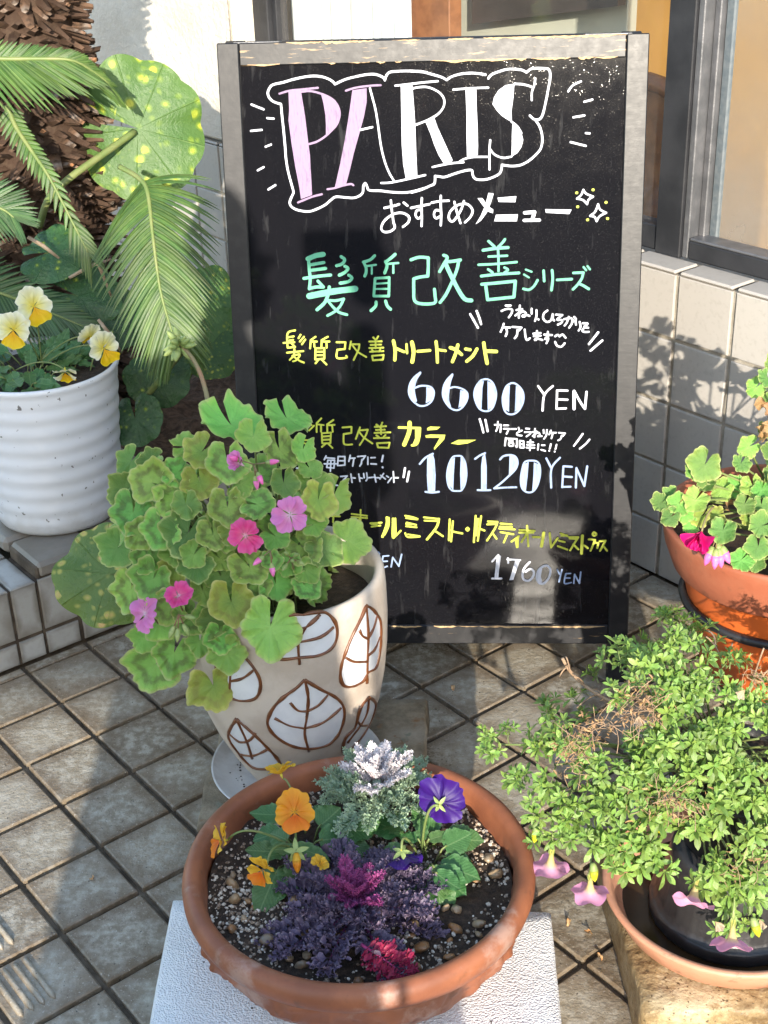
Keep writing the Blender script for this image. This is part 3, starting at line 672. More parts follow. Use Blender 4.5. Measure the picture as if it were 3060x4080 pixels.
write(1500, 720, 1.659, 'subheading_lettering', 9, '''95,130 102,200 112,270 120,310 90,335 50,338 32,315 45,275 80,240 130,215 180,215 215,240 210,275 175,305;52,180 120,165 150,155;180,145 205,165;300,115 298,180 300,240 298,300;228,180 300,165 350,155;300,195 270,195 258,225 275,250 300,232;425,100 425,170 428,230 425,295;365,145 420,135 478,132;425,200 392,195 380,225 395,248 425,232;515,140 530,200 555,280;578,135 560,190 530,240 500,270 478,245 490,200 540,160 600,155 635,195 620,240 585,275;#740,80 775,85 755,150 730,210 690,265 655,288 690,230 720,160;#668,115 700,115 740,170 772,190 770,215 740,205 700,160;#800,112 925,102 918,142 808,140;#790,225 935,222 928,268 778,268;=14;980,212 1045,207;1045,207 1030,258;=12;975,262 1078,260;#1115,188 1290,190 1275,220 1120,212;=8;1368,60 1385,85 1432,105;1432,105 1402,125 1392,155;1392,155 1365,128 1325,118;1325,118 1352,95 1368,60;1465,155 1478,190 1518,212;1518,212 1475,235 1455,268;1455,268 1442,240 1412,232;1412,232 1445,205 1465,155;!yellow_lettering;=11;1322,80;1430,60;1328,172;1516,143;1526,250;1394,258''')
write(1200, 930, 2.765, 'green_lettering', 13, '''80,265 90,400 100,500 90,610;=20;75,280 160,245 245,230;=13;105,345 250,320;115,405 270,385;30,495 200,470 325,458;90,605 170,590 245,590;245,590 185,525;440,255 480,290 450,335 390,355;480,360 515,385 480,430 420,460;525,460 560,490 520,530 430,548;=26;90,690 350,640 595,610;=14;310,590 300,660 260,760 175,840;=11;300,735 380,740 470,720;470,720 430,800 370,860 290,905;300,750 360,820 420,870 505,895;=12;810,245 760,290 685,315;690,320 715,380 715,430 700,470;=8;720,360 825,345;778,365 778,445;=13;1035,230 990,270 930,315;930,310 945,360 920,435;=9;960,335 1070,325;1015,350 1015,435;=11;815,495 970,485;970,485 965,690;965,690 800,690;800,690 815,495;=8;815,555 965,545;815,612 965,610;=13;825,755 820,800 770,850;930,745 950,800 985,835;=13;1210,290 1300,262 1400,268;1400,268 1400,380 1395,470;1395,470 1310,480 1240,500;1240,500 1240,620 1250,740 1330,775 1470,765 1475,690 1468,615;1570,240 1610,265 1570,340 1525,420;1600,310 1659,308 1755,292;1735,300 1715,400 1650,560 1590,680 1530,760;=17;1590,330 1630,420 1720,600 1800,720 1875,738''')
write(1800, 930, 2.765, 'green_lettering', 11, '''405,85 470,145;585,65 560,100 515,145;=13;345,185 480,165 620,155;=10;405,255 510,250 610,245;295,345 500,335 715,315;510,180 515,300 515,415;400,395 450,430;580,375 620,400 580,430;=12;325,470 500,450 740,435;=13;330,560 500,545 700,525;700,525 685,700;685,700 395,730;395,730 375,580;=8;815,398 880,422;795,452 850,485;=11;945,515 905,580 850,620 790,610;1012,410 1018,525;1105,405 1112,500 1098,625;1160,512 1322,503;1340,435 1450,430;1450,430 1430,500 1380,570 1335,615;1405,555 1450,575 1510,612;=9;1452,370 1480,405;1495,360 1522,395''')
write(1850, 1190, 2.765, 'note_lettering', 8, '''455,75 510,75;410,135 470,112 525,120 520,160 490,205;612,75 605,150 600,210;575,125 640,115 600,155 562,185;600,165 650,140 680,165 665,195 640,195 650,180 690,180 718,190;742,110 742,165;795,125 795,190 778,245;815,225 818,230;915,130 875,165 870,220 910,255 955,235 975,165 975,220 990,240;1010,175 1080,180;1080,180 1020,230 1075,235 1070,265 1030,285;1100,225 1180,215 1185,270 1155,318;1150,200 1130,260 1105,295;1195,235 1200,250;1210,200 1230,225;1225,240 1230,285;1270,255 1280,310 1260,350;1305,270 1360,275 1320,310 1365,320;1340,300 1300,345 1320,365 1370,365;435,275 420,320 400,365;425,315 505,318;460,320 470,365 455,412;530,310 630,318;630,318 600,350;585,345 580,400 555,435;665,340 675,420 690,455 722,435;760,385 840,378;765,412 840,408;800,355 800,440 775,455 790,440 830,445 860,455;880,395 965,400;920,365 920,430 890,445 905,425 925,440 905,490;1000,415 1025,398 1050,415;1060,405 1085,395 1115,430;1000,475 1020,515 1060,530 1085,515 1105,490;=9;65,170 105,240 150,320;135,135 165,210 185,280;1475,370 1420,440 1372,500;1520,460 1450,520 1390,572''')
KAMI = '''140,48 85,70 85,175;85,100 130,92;88,125 125,118;55,140 135,135;90,175 140,170;140,170 115,145;180,80 165,105;205,95 175,130;215,115 190,150;80,212 200,200;135,185 130,230 100,265;120,235 175,225 150,265 125,275;130,240 170,270 205,285'''
write(1100, 1290, 1.8433, 'yellow_lettering', 8, KAMI + ''';290,95 255,120;255,120 250,180;262,130 300,130;280,135 282,170;380,95 335,120;335,120 333,175;345,130 392,130;370,135 372,175;290,180 355,178;355,178 355,255;355,255 288,262;288,262 290,180;295,205 350,205;295,230 350,230;310,265 290,290;335,262 370,298;445,135 510,135;510,135 505,185;505,185 450,190;450,190 448,250 518,248 515,235;550,130 540,185;545,150 612,150;612,150 605,190 570,265;560,155 600,205 662,243;715,100 728,115;750,92 738,112;685,130 775,128;695,155 770,152;685,178 788,175;730,115 732,180;705,190 715,203;765,188 755,203;690,205 788,200;705,235 790,228;790,228 785,262;785,262 712,268;712,268 705,235;=14;862,125 875,195 872,265;=12;880,180 940,205;=10;958,150 962,215;=16;998,135 1010,205 1000,280;=12;1040,202 1130,195;=13;1175,130 1182,200 1185,282;=11;1190,190 1245,198;=14;1335,155 1320,215 1295,278;1280,175 1320,190 1362,225;=13;1392,185 1425,190;=14;1475,185 1445,235 1400,275;=15;1525,140 1535,210 1550,290;1540,200 1618,203''')
write(1600, 1450, 2.0738, 'price_lettering', 8, '''155,70 105,110 70,165 60,230 75,280 110,320 150,345 200,342 245,310 265,260 265,220 240,190 200,180 150,182 108,200;155,75 120,130 105,190 105,240 120,305;#125,100 75,160 60,230 75,280 120,325 108,250 105,190;#205,190 245,200 265,225 262,265 240,305 200,325 205,260;420,85 380,125 350,180 340,250 360,310 400,360 440,380 480,375 520,335 545,280 540,235 500,205 440,190 395,200;420,90 400,150 388,220 385,290 400,350;#415,100 380,130 350,180 340,250 360,310 398,355 385,290 390,200;#485,215 525,225 545,260 540,295 515,340 470,362 480,290;690,125 650,140 610,200 600,260 620,330 650,375 700,390 745,370 775,300 780,230 755,160 720,130 690,125;#680,140 650,145 612,205 602,260 622,330 660,378 665,280 668,200;#710,140 755,165 778,230 772,300 742,362 712,380 710,260;905,158 865,185 840,250 835,310 850,380 880,412 930,412 975,375 1005,310 1005,240 975,190 935,160 905,158;#895,175 865,190 842,250 838,310 852,375 888,395 890,290;#945,180 975,195 1003,245 1003,305 975,370 935,395 940,290;!note_lettering;=9;1128,182 1180,255;1250,182 1180,255 1165,385;1285,220 1280,370;1285,218 1370,220;1285,292 1370,295;1280,370 1358,366;=13;1425,225 1425,370;=10;1430,230 1480,320 1515,370;1515,370 1528,230''')
write(1150, 1640, 2.0738, 'yellow_lettering', 8, '''170,155 210,115;180,100 190,110;130,235 190,235;130,260 170,275;150,300 185,320;270,55 232,95;232,95 232,168;240,105 290,110;268,112 268,165;370,68 318,105;318,105 320,165;325,112 380,108;360,115 365,165;275,178 350,172;350,172 345,260;345,260 278,262;278,262 275,178;280,205 345,200;280,232 345,230;305,265 275,290;325,262 362,298;445,130 520,125;520,125 518,175;518,175 455,185;455,185 455,255 475,272 525,270;590,130 555,225;580,155 655,148;655,148 635,200 588,275;578,160 620,210 692,262;725,105 750,125;775,90 762,118;712,125 805,120;722,150 795,148;710,175 840,170;760,118 765,185;725,195 745,208;800,192 785,208;705,218 830,215;730,260 835,255;835,255 825,298;825,298 740,295;740,295 730,260;=11;912,130 1085,135;1085,135 1080,200 1060,265 1020,278;=18;1000,90 995,170 955,272;#1045,140 1085,135 1080,210 1055,275 1020,278 1045,220;#1145,135 1170,122 1255,125 1225,148 1145,155;#1130,195 1170,188 1295,190 1285,230 1205,315 1200,300 1250,215 1135,215;#1340,262 1400,232 1550,232 1480,262 1400,272''')
write(1650, 1640, 2.212, 'note_lettering', 7, '''=9;578,65 595,120 610,182;628,72 638,120 648,172;=7;710,115 765,115;765,115 760,180;738,88 735,140 722,170;790,120 830,120;790,150 835,150;835,150 815,195;855,152 898,152;920,140 930,175;950,165 910,185 910,205 948,210;985,148 1015,150;975,180 1025,180 1015,200 990,218;1065,150 1060,225;1040,180 1085,175 1045,215;1065,195 1100,185 1105,215 1085,215 1125,215;1140,160 1142,190;1170,160 1165,205 1145,238;1205,165 1190,200;1200,185 1250,185;1222,190 1210,235;1275,185 1330,190;1330,190 1310,215;1300,210 1290,240 1268,252;808,230 800,298;810,235 905,240;905,240 905,310 895,300;835,255 870,258;835,275 875,278;875,278 870,300 838,298 835,275;930,255 932,310;930,255 965,260;965,260 965,318;965,318 932,315;932,285 965,288;1000,268 1050,270;1025,250 1020,340;995,290 1060,295;990,315 1060,318;1095,285 1090,335;1125,295 1150,295;1120,335 1155,345;1205,285 1195,325;1190,343 1191,345;1255,290 1245,330;1238,350 1239,352;=8;1485,195 1450,245 1408,300;1545,245 1510,285 1460,325''')
write(1650, 1640, 2.212, 'price_lettering', 9, '''#165,370 180,420 190,560 185,700 120,705 112,560 115,410;50,460 100,405 165,370;100,705 160,712 218,705;=8;380,388 340,400 305,470 290,560 300,640 330,690 380,698 420,690 450,630 462,540 450,450 420,395 380,388;#360,400 335,420 305,480 292,560 302,640 345,690 350,560;#410,395 445,440 460,530 448,630 410,690 405,550;=9;#625,365 640,480 640,690 590,690 590,480 600,400;538,415 580,385 625,365;560,690 610,692 672,690;758,420 790,390 850,382 895,400 912,450 890,510 830,570 770,625 705,675;705,675 800,668 900,665;#840,390 885,395 912,450 885,520 835,560 838,470;=8;1010,430 970,450 945,540 940,620 955,680 1000,710 1050,700 1090,640 1110,550 1105,470 1075,435 1010,430;#1010,440 970,460 945,540 942,620 960,680 985,695 1000,570;#1055,445 1100,465 1110,550 1090,640 1040,700 1050,570;=9;1165,410 1210,500;1285,405 1210,500 1208,668;1315,480 1305,665;1318,480 1390,485;1310,570 1390,575;1305,662 1378,660;1430,495 1425,668;1430,495 1500,655;1500,655 1525,480''')
write(1150, 1640, 2.0738, 'note_lettering', 7, '''115,412 120,415;65,465 100,470 90,495;185,405 235,405 248,412;310,365 295,395;310,380 380,385;325,400 315,460;315,460 375,465;375,465 380,400;380,400 325,400;295,430 395,430;350,400 345,490;410,370 405,445;405,445 465,440;465,440 465,370;465,370 410,370;410,405 465,405;510,360 498,410;508,385 550,382;540,385 530,448;570,370 635,365;635,365 610,400;605,395 600,430 588,448;655,375 655,435;680,380 715,378;680,430 725,432;=9;780,362 770,410;776,458 777,460;=7;340,530 395,535;330,555 385,575;350,600 405,608;430,535 485,530;485,530 430,590;455,560 492,588;515,515 525,583;522,545 550,548;580,515 590,575;588,545 610,550;620,510 625,545;645,505 650,550 640,570;660,545 705,540;710,520 722,580;718,545 750,545;785,510 755,555;760,525 800,555;810,530 825,540;850,545 820,585;865,495 870,582;870,545 905,545;=9;962,465 950,540;995,495 980,575''')
write(1300, 1980, 2.765, 'yellow_lettering', 8, '''0,205 150,212;80,215 75,275;280,185 450,205;280,218 450,230;378,140 378,395;370,240 280,340;485,288 610,280;500,325 595,312;500,300 560,298;=12;668,225 668,300 620,435;685,230 680,320 640,410;=9;735,235 732,435 760,430 820,370;760,235 765,420;#730,235 765,232 768,425 732,438;=8;870,205 950,220 1010,245 880,230;885,280 990,305;880,320 995,332;880,295 940,300;870,395 900,440 1030,435;900,410 1030,430;1075,222 1240,240;1082,258 1215,262;=11;1240,240 1215,330 1110,465;=9;1195,370 1285,430;1360,245 1350,475;1395,265 1375,488;1378,360 1395,378 1498,400;=8;1557,335 1572,352 1557,370 1540,352 1557,335''')
write(1850, 1980, 2.765, 'yellow_lettering', 9, '''125,205 105,495;185,210 148,480;#130,230 165,230 140,430 115,430;165,345 222,368;260,268 365,272;365,272 340,340 250,478;252,300 350,295;310,395 355,458;400,290 520,300;390,325 525,330;385,345 555,355;400,385 540,408;475,405 435,498;600,430 520,490;565,465 580,550;590,440 588,550;610,360 775,372;605,390 760,392;690,315 705,540;690,400 630,495;755,440 828,442;=14;875,395 850,540;=9;940,395 955,555;955,555 1030,450;1060,400 1135,430;1070,425 1130,420;1045,480 1105,495;1030,540 1135,578;1155,440 1255,440;1255,440 1165,585;1200,520 1255,575;1160,455 1240,460;=13;1300,425 1290,620;=9;1315,530 1360,560;1370,465 1440,470;1440,470 1420,520 1390,590;1430,385 1455,408 1430,425 1412,405 1430,385;1440,500 1475,505;1475,505 1465,560;1490,485 1555,480;1555,480 1495,590;1530,535 1570,590''')
write(1500, 2160, 1.8433, 'subheading_lettering', 9, '''#895,90 915,100 900,200 895,265 865,265 875,180 880,120;850,140 895,92;850,265 918,265;960,125 1055,130;965,115 968,150;#1020,125 1055,130 1020,230 1005,275 975,278 1000,200;=10;1125,145 1085,190 1072,240 1085,275 1120,280 1150,250 1155,215 1130,195 1095,215;1225,175 1190,205 1178,260 1195,298 1230,300 1265,260 1278,205 1255,172 1225,175;=14;1205,200 1195,250 1205,285;!price_lettering;=7;1328,200 1345,235;1362,200 1340,290;1390,232 1380,300 1430,295;1390,230 1425,228;1385,262 1420,262;1448,300 1455,235;1455,235 1490,300;1490,300 1500,218;15,72 22,85;48,105 40,182 80,175;48,102 90,98;45,140 80,138;108,180 120,110;120,110 165,175;165,175 185,88''')
for ink, mt in (('heading_outline', M_WHITE), ('heading_lilac', M_LILAC), ('heading_lettering', M_WHITE), ('subheading_lettering', M_WHITE), ('green_lettering', M_GREEN), ('yellow_lettering', M_YELLOW), ('price_lettering', M_BLUEW), ('note_lettering', M_WHITE)):
    INK[ink].build('lettering', mt, sign, smooth=False)
# ------------------------------------------------------------------ things standing on the ground
def rough_block(name, corners, z0, z1, mat, label, cat, amp=0.006, n=14, sc=14, taper=0.0):
    """slab from four ground corners (counter-clockwise), surface roughened"""
    A, B, C_, Dd = [Vector(c) for c in corners]; cen = (A + B + C_ + Dd) / 4; mb = MB(); L = Vector((0, 0, 0))
    def P(s, t, h):
        q = A * (1 - s) * (1 - t) + B * s * (1 - t) + C_ * s * t + Dd * (1 - s) * t
        q = q + (q - cen) * (-taper * h); q.z = z0 + (z1 - z0) * h; return q
    def jig(q):
        return q + Vector((noise.noise(q * sc), noise.noise(q * sc + Vector((9, 3, 1))), noise.noise(q * sc + Vector((4, 8, 2))) * 0.7)) * amp \
                 + Vector((noise.noise(q * 60), noise.noise(q * 60 + Vector((9, 3, 1))), noise.noise(q * 60 + Vector((2, 2, 7))))) * amp * 0.3
    e = 0.018                                       # rounded arrises
    def R(s, t, h):
        q = P(s, t, h); 
        return q
    rows = []
    hs = [0, 0.15, 0.35, 0.6, 0.8, 0.93, 1.0]
    ring = [(i / n, 0) for i in range(n)] + [(1, i / n) for i in range(n)] + [(1 - i / n, 1) for i in range(n)] + [(0, 1 - i / n) for i in range(n)]
    for h in hs:
        rows.append([jig(P(0.5 + (s - 0.5) * (1 - (0.02 if h == 1 else 0)), 0.5 + (t - 0.5) * (1 - (0.02 if h == 1 else 0)), h)) for s, t in ring])
    for k in (0.8, 0.55, 0.3, 0.08):
        rows.append([jig(P(0.5 + (s - 0.5) * 0.98 * k, 0.5 + (t - 0.5) * 0.98 * k, 1)) for s, t in ring])
    mb.grid(rows, None, 0.5, 0, closed=True)
    b = len(mb.v) - len(ring); mb.face([b + i for i in range(len(ring))])
    c0 = Vector((cen.x, cen.y, z0))
    return tag(mb.build(name, mat, None, loc=c0), label, cat)
# stone slab under the leaf pot, foam block under the bowl, concrete block under the terracotta tray
rough_block('stone_slab', [(-0.345, 1.865, 0), (0.058, 1.99, 0), (0.072, 2.225, 0), (-0.33, 2.20, 0)], 0.0, 0.068, M_STONE, 'rough tan stone slab under the leaf patterned pot', 'stone', 0.009, 14, 11)
rough_block('foam_block', [(-0.366, 1.22, 0), (0.222, 1.22, 0), (0.240, 1.615, 0), (-0.361, 1.672, 0)], 0.0, 0.082, M_FOAM, 'white foam block with dark specks under the terracotta bowl', 'foam block', 0.0018, 20, 9)
rough_block('concrete_block', [(0.349, 1.402, 0), (0.80, 1.396, 0), (0.80, 1.80, 0), (0.338, 1.80, 0)], 0.0, 0.086, M_CONC, 'wet ochre concrete block under the pale terracotta tray', 'block', 0.004, 14, 12)

# ---- leaf patterned ceramic pot
LPC = Vector((-0.172, 2.006, 0.082))
lp = thing('leaf_patterned_pot', LPC, 'sandy ceramic pot decorated with white leaves in brown outline, on a saucer', 'pot')
LPROF = [(0.078, 0.0), (0.086, 0.006), (0.102, 0.035), (0.120, 0.07), (0.140, 0.115), (0.155, 0.16), (0.165, 0.215), (0.1705, 0.27), (0.1725, 0.325), (0.1715, 0.375), (0.1695, 0.403), (0.1665, 0.411), (0.162, 0.414), (0.156, 0.4125), (0.1525, 0.406), (0.150, 0.38), (0.151, 0.345), (0.151, 0.32)]
mb = MB(); mb.lathe(LPC, LPROF, 96); mb.build('body', M_CERAM, lp)
def lrad(z):
    z = z - LPC.z
    for (r0, z0), (r1, z1) in zip(LPROF[:11], LPROF[1:12]):
        if z0 <= z <= z1: return r0 + (r1 - r0) * (z - z0) / (z1 - z0)
    return LPROF[0][0] if z < 0 else 0.168
def pot_hit(px, py, off=0.0):
    d = ray(px, py).normalized(); t = 1.2; best = None
    for _ in range(260):
        p = CAM + d * t; e = hypot(p.x - LPC.x, p.y - LPC.y) - lrad(p.z)
        if best is None or e < best[0]: best = (e, t)
        if e <= 0.0003: break
        t += max(0.0006, e * 0.6)
    p = CAM + d * best[1]; v = Vector((p.x - LPC.x, p.y - LPC.y, 0)); v = v.normalized() * (lrad(p.z) + off); return Vector((LPC.x + v.x, LPC.y + v.y, p.z))
def c4(s): return [(800 + float(a) / 1.4744, 1500 + float(b) / 1.4744) for a, b in (q.split(',') for q in s.split())]
def c5(s): return [(600 + float(a) / 0.976, 2800 + float(b) / 0.976) for a, b in (q.split(',') for q in s.split())]
def pot_leaf(outline, lines, w=19):
    o = smooth_line([Vector((x, y, 0)) for x, y in outline], 4, True); c = sum(o, Vector()) / len(o); mb = MB()
    rows = [[pot_hit(*(c + (p - c) * k).xy, 0.0007) for p in o] for k in (1.0, 0.8, 0.6, 0.4, 0.2, 0.02)]
    mb.grid(rows, None, 0.5, 0, closed=True)
    leaf = mb.build('leaf_motif', M_GLAZE, lp)
    mb = MB()
    for pts, ww in [(outline + outline[:1], w)] + [(l, w * 0.85) for l in lines]:
        q = smooth_line([Vector((x, y, 0)) for x, y in pts], 5); q = [pot_hit(p.x, p.y, 0.0006) for p in q]
        r_ = ww * 0.00040 * 0.5
        mb.tube(q, [r_ * (0.8 + 0.4 * noise.noise(p * 60)) for p in q], 6)
    mb.build('outline', M_BROWNG, leaf)
pot_leaf(c4('610,1780 700,1835 800,1890 840,1950 835,2030 800,2110 740,2165 640,2185 540,2170 450,2120 400,2060 395,2010 430,1940 490,1880 560,1830'), [c4('610,1780 630,1880 622,2000 610,2100 635,2200'), c4('525,1915 570,1960 625,1965'), c4('625,1965 690,1930 745,1870'), c4('435,2005 520,2050 610,2065'), c4('610,2065 720,2030 825,1945')])
pot_leaf(c4('970,1345 1010,1370 1050,1430 1056,1520 1048,1620 1025,1710 980,1740 950,1790 890,1820 840,1815 820,1770 825,1700 850,1620 890,1520 930,1440'), [c4('970,1345 982,1500 978,1650 975,1800'), c4('930,1490 950,1525 980,1540'), c4('985,1530 1015,1470 1035,1395'), c4('850,1650 900,1675 975,1675'), c4('980,1640 1020,1600 1050,1530')])
pot_leaf(c4('600,1400 660,1385 730,1385 780,1430 800,1490 790,1560 750,1610 680,1640 580,1650 480,1660 390,1640 340,1580 360,1500 450,1430 530,1400'), [c4('700,1395 620,1470 575,1560 580,1690'), c4('575,1480 630,1465 690,1410'), c4('575,1560 700,1530 780,1470'), c4('400,1520 480,1560 575,1580')])
pot_leaf(c4('130,1540 200,1600 280,1670 340,1760 350,1830 320,1890 240,1905 165,1880 110,1840 90,1760 95,1650'), [c4('140,1545 175,1700 165,1910'), c4('175,1790 250,1770 315,1720'), c4('110,1700 140,1730 172,1740')])
pot_leaf(c5('335,62 400,120 450,170 495,220 500,245 470,255 400,250 340,190 303,125'), [c5('335,62 375,150 395,215'), c5('308,122 345,150 372,152'), c5('372,152 392,140 408,118'), c5('350,200 400,205 455,180')])
pot_leaf(c4('985,1885 1025,1920 1003,2010 960,2090 900,2165 835,2205 850,2120 905,2060 935,1950'), [c4('985,1885 965,2000 860,2150'), c4('920,2025 945,2050 975,2050')])
# more leaves round the far side of the pot, same pattern
mb = MB(); P = []
for i in range(2):
    for j in range(3):
        pass
mb = MB(); P = []
for i in range(7): P.append([LPC + Vector((0.152 * i / 6 * cos(2 * pi * j / 40), 0.152 * i / 6 * sin(2 * pi * j / 40), 0.345 + 0.006 * noise.noise(Vector((i * 3, j * 1.3, 1))))) for j in range(40)])
mb.grid(P, None, 0.5, 0, closed=True); mb.build('soil', M_SOIL, lp)
sau = thing('saucer', Vector((LPC.x, LPC.y, 0.07)), 'dirty white ceramic saucer beneath the leaf patterned pot', 'saucer')
mb = MB(); mb.lathe(Vector((LPC.x + 0.0, LPC.y, 0.069)), [(0.0, 0.0), (0.10, 0.0), (0.142, 0.012), (0.155, 0.022), (0.157, 0.025), (0.153, 0.025), (0.138, 0.015), (0.1, 0.0105), (0.0, 0.0105)], 72); mb.build('dish', M_SAUC, sau)
mb = MB()
for k in range(46):
    a = 2.9 + random.gauss(0, .5); r_ = 0.105 + abs(random.gauss(0, .012)); q = Vector((LPC.x + r_ * cos(a), LPC.y + r_ * sin(a), 0.0808 + max(0, (r_ - 0.115)) * 0.25)); s_ = rnd(0.0006, 0.0026) ** 1.0
    mb.lathe(q, [(0, -s_ * .4), (s_, 0), (0, s_ * .5)], 5)
mb.build('soil_crumbs', M_SOIL, sau)

# ---- terracotta bowl
BC = Vector((-0.055, 1.553, 0.083))
bowl = thing('terracotta_bowl', BC, 'wide aged terracotta bowl with thick rim and moulded garlands, planted with pansies and kale', 'planter bowl')
def bw(a, z, r):
    if r < 0.15 or z > 0.125 or z < 0.01: return 0
    k = 0.5 + 0.5 * sin(a * 9 + 0.6); env = max(0, 1 - abs(z - 0.075 - 0.02 * k) / 0.05)
    v = 0.017 * env * (0.45 + 0.55 * noise.noise(Vector((a * 14, z * 120, 1)))) + 0.011 * env * k
    return v + 0.003 * noise.noise(Vector((cos(a) * 14, sin(a) * 14, z * 60)))
BPROF = [(0.0, 0.0), (0.150, 0.0), (0.162, 0.008)] + [(0.175 + 0.063 * (i / 14) ** 0.6, 0.012 + 0.11 * i / 14) for i in range(15)] + [(0.236, 0.128), (0.250, 0.130), (0.2565, 0.136), (0.2595, 0.146), (0.2595, 0.156), (0.256, 0.166), (0.249, 0.1715), (0.241, 0.1715), (0.235, 0.168), (0.231, 0.160), (0.2285, 0.146), (0.224, 0.125), (0.218, 0.10)]
mb = MB(); mb.lathe(BC, BPROF, 300, 0, bw); mb.build('body', M_BOWL, bowl)
SZ = BC.z + 0.128
mb = MB(); P = []
def soilz(x, y): return SZ + 0.010 * noise.noise(Vector((x * 14, y * 14, 3))) + 0.005 * noise.noise(Vector((x * 60, y * 60, 9)))
for i in range(40): P.append([(BC.x + 0.226 * i / 39 * cos(2 * pi * j / 120), BC.y + 0.226 * i / 39 * sin(2 * pi * j / 120), soilz(0.226 * i / 39 * cos(2 * pi * j / 120), 0.226 * i / 39 * sin(2 * pi * j / 120))) for j in range(120)])
mb.grid(P, None, 0.5, 0, closed=True); mb.build('soil', M_SOIL, bowl)
def stone(mb, c, s, m=0, flat=0.7, seg=7, ring=5):
    ax = Vector((rnd(.7, 1.25), rnd(.7, 1.25), flat * rnd(.7, 1.1))) * s; q = Quaternion(rv().normalized(), rnd(0, 6)); sd = rv(50)
    P = []
    for i in range(ring + 1):
        ph = pi * i / ring; row = []
        for j in range(seg):
            th = 2 * pi * j / seg; v = Vector((sin(ph) * cos(th), sin(ph) * sin(th), cos(ph)))
            v = v * (1 + 0.35 * noise.noise(v * 1.3 + sd)); v = Vector((v.x * ax.x, v.y * ax.y, v.z * ax.z)); v.rotate(q); row.append(Vector(c) + v)
        P.append(row)
    mb.grid(P, None, random.random(), m, closed=True)
rs = random.getstate(); random.seed(21)
gr = MB()
for k in range(5600):
    a = rnd(0, 2 * pi); r_ = 0.224 * sqrt(random.random()); x, y = r_ * cos(a), r_ * sin(a)
    dens = 0.30 + 1.3 * noise.noise(Vector((x * 9 + 5, y * 9, 0))) + (0.35 if x > 0.08 and y > -0.02 else 0) + (0.25 if x < -0.12 else 0)
    if random.random() > dens: continue
    s_ = 0.0011 + 0.0030 * random.random() ** 1.6 * (1.15 if random.random() < .2 else 1)
    stone(gr, (BC.x + x, BC.y + y, soilz(x, y) + s_ * 0.3), s_, 0 if random.random() < 0.5 else 1, 0.8, 5, 3)
tag(gr.build('soil_grit', [M_PERL, M_GRIT], None, loc=Vector((BC.x, BC.y, SZ)), smooth=False), 'pale perlite and fine grit scattered over the soil of the terracotta bowl', 'grit', kind='stuff')
pebs = []
while len(pebs) < 86:
    a = rnd(0, 2 * pi); r_ = 0.216 * sqrt(random.random()); x, y = r_ * cos(a), r_ * sin(a)
    if y > 0.12 and x < 0.1: continue
    s_ = rnd(0.0042, 0.0115) if random.random() < 0.8 else rnd(0.010, 0.0155)
    if any(hypot(x - p[0], y - p[1]) < s_ + p[2] for p in pebs): continue
    pebs.append((x, y, s_)); mb = MB(); stone(mb, (0, 0, 0), s_, 0, 0.65, 9, 6)
    c = Vector((BC.x + x, BC.y + y, soilz(x, y) + s_ * 0.25)); o = mb.build('pebble', M_PEB, None, loc=Vector((0, 0, 0))); o.location = c
    tag(o, 'small brown pebble lying on the dark soil of the terracotta bowl', 'pebble', 'pebbles on the soil of the bowl')
random.setstate(rs)

# ---- white ribbed pot on the planter
WC = Vector((-0.738, 2.785, cz + 0.004))
wp = thing('white_ribbed_pot', WC, 'round white pot with horizontal ribs standing on the brown coping', 'pot')
prof = [(0.0, 0.0), (0.122, 0.0), (0.133, 0.006), (0.138, 0.016)]
for i in range(60):
    t = i / 59; prof.append((0.139 + 0.030 * t ** 0.9 + 0.0013 * sin(t * 2 * pi * 8.5) * (1 if t < 0.93 else 0.2), 0.022 + 0.318 * t))
prof += [(0.172, 0.346), (0.174, 0.352), (0.173, 0.357), (0.169, 0.359), (0.165, 0.357), (0.164, 0.350), (0.162, 0.32), (0.160, 0.29)]
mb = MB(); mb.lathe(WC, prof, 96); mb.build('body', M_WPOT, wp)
mb = MB(); P = []
for i in range(8): P.append([WC + Vector((0.163 * i / 7 * cos(2 * pi * j / 48), 0.163 * i / 7 * sin(2 * pi * j / 48), 0.328 + 0.006 * noise.noise(Vector((i, j * .7, 5))))) for j in range(48)])
mb.grid(P, None, 0.5, 0, closed=True); mb.build('soil', M_SOIL, wp)

# ---- right: pale tray, upturned black pot as a stand, black pot with the trailing plant
TC = Vector((0.508, 1.598, 0.088))
tray = thing('terracotta_tray', TC, 'wide pale terracotta tray with water stains, on the ochre concrete block', 'tray')
mb = MB(); mb.lathe(TC, [(0.0, 0.0), (0.150, 0.0), (0.166, 0.006), (0.180, 0.034), (0.1895, 0.050), (0.1905, 0.054), (0.188, 0.057), (0.181, 0.057), (0.175, 0.048), (0.165, 0.02), (0.155, 0.011), (0.0, 0.011)], 110); mb.build('dish', M_TRAY, tray)
mb = MB(); mb.lathe(TC, [(0.0, 0.0135), (0.157, 0.0135)], 60)
M_WATER = simple('brown_tray_water', (0.035, 0.02, 0.009), (0.06, 0.034, 0.015), 14, 0.08); mb.build('water', M_WATER, tray)
KC = Vector((0.512, 1.588, 0.1))
kp = thing('upturned_black_pot', KC, 'upturned black plastic pot in the terracotta tray under the pink flowered plant', 'pot')
def ridge(a, z, r): return 0.0012 if (r > 0.1 and abs(((a * 24 / (2 * pi)) % 1) - 0.5) > 0.46) else 0
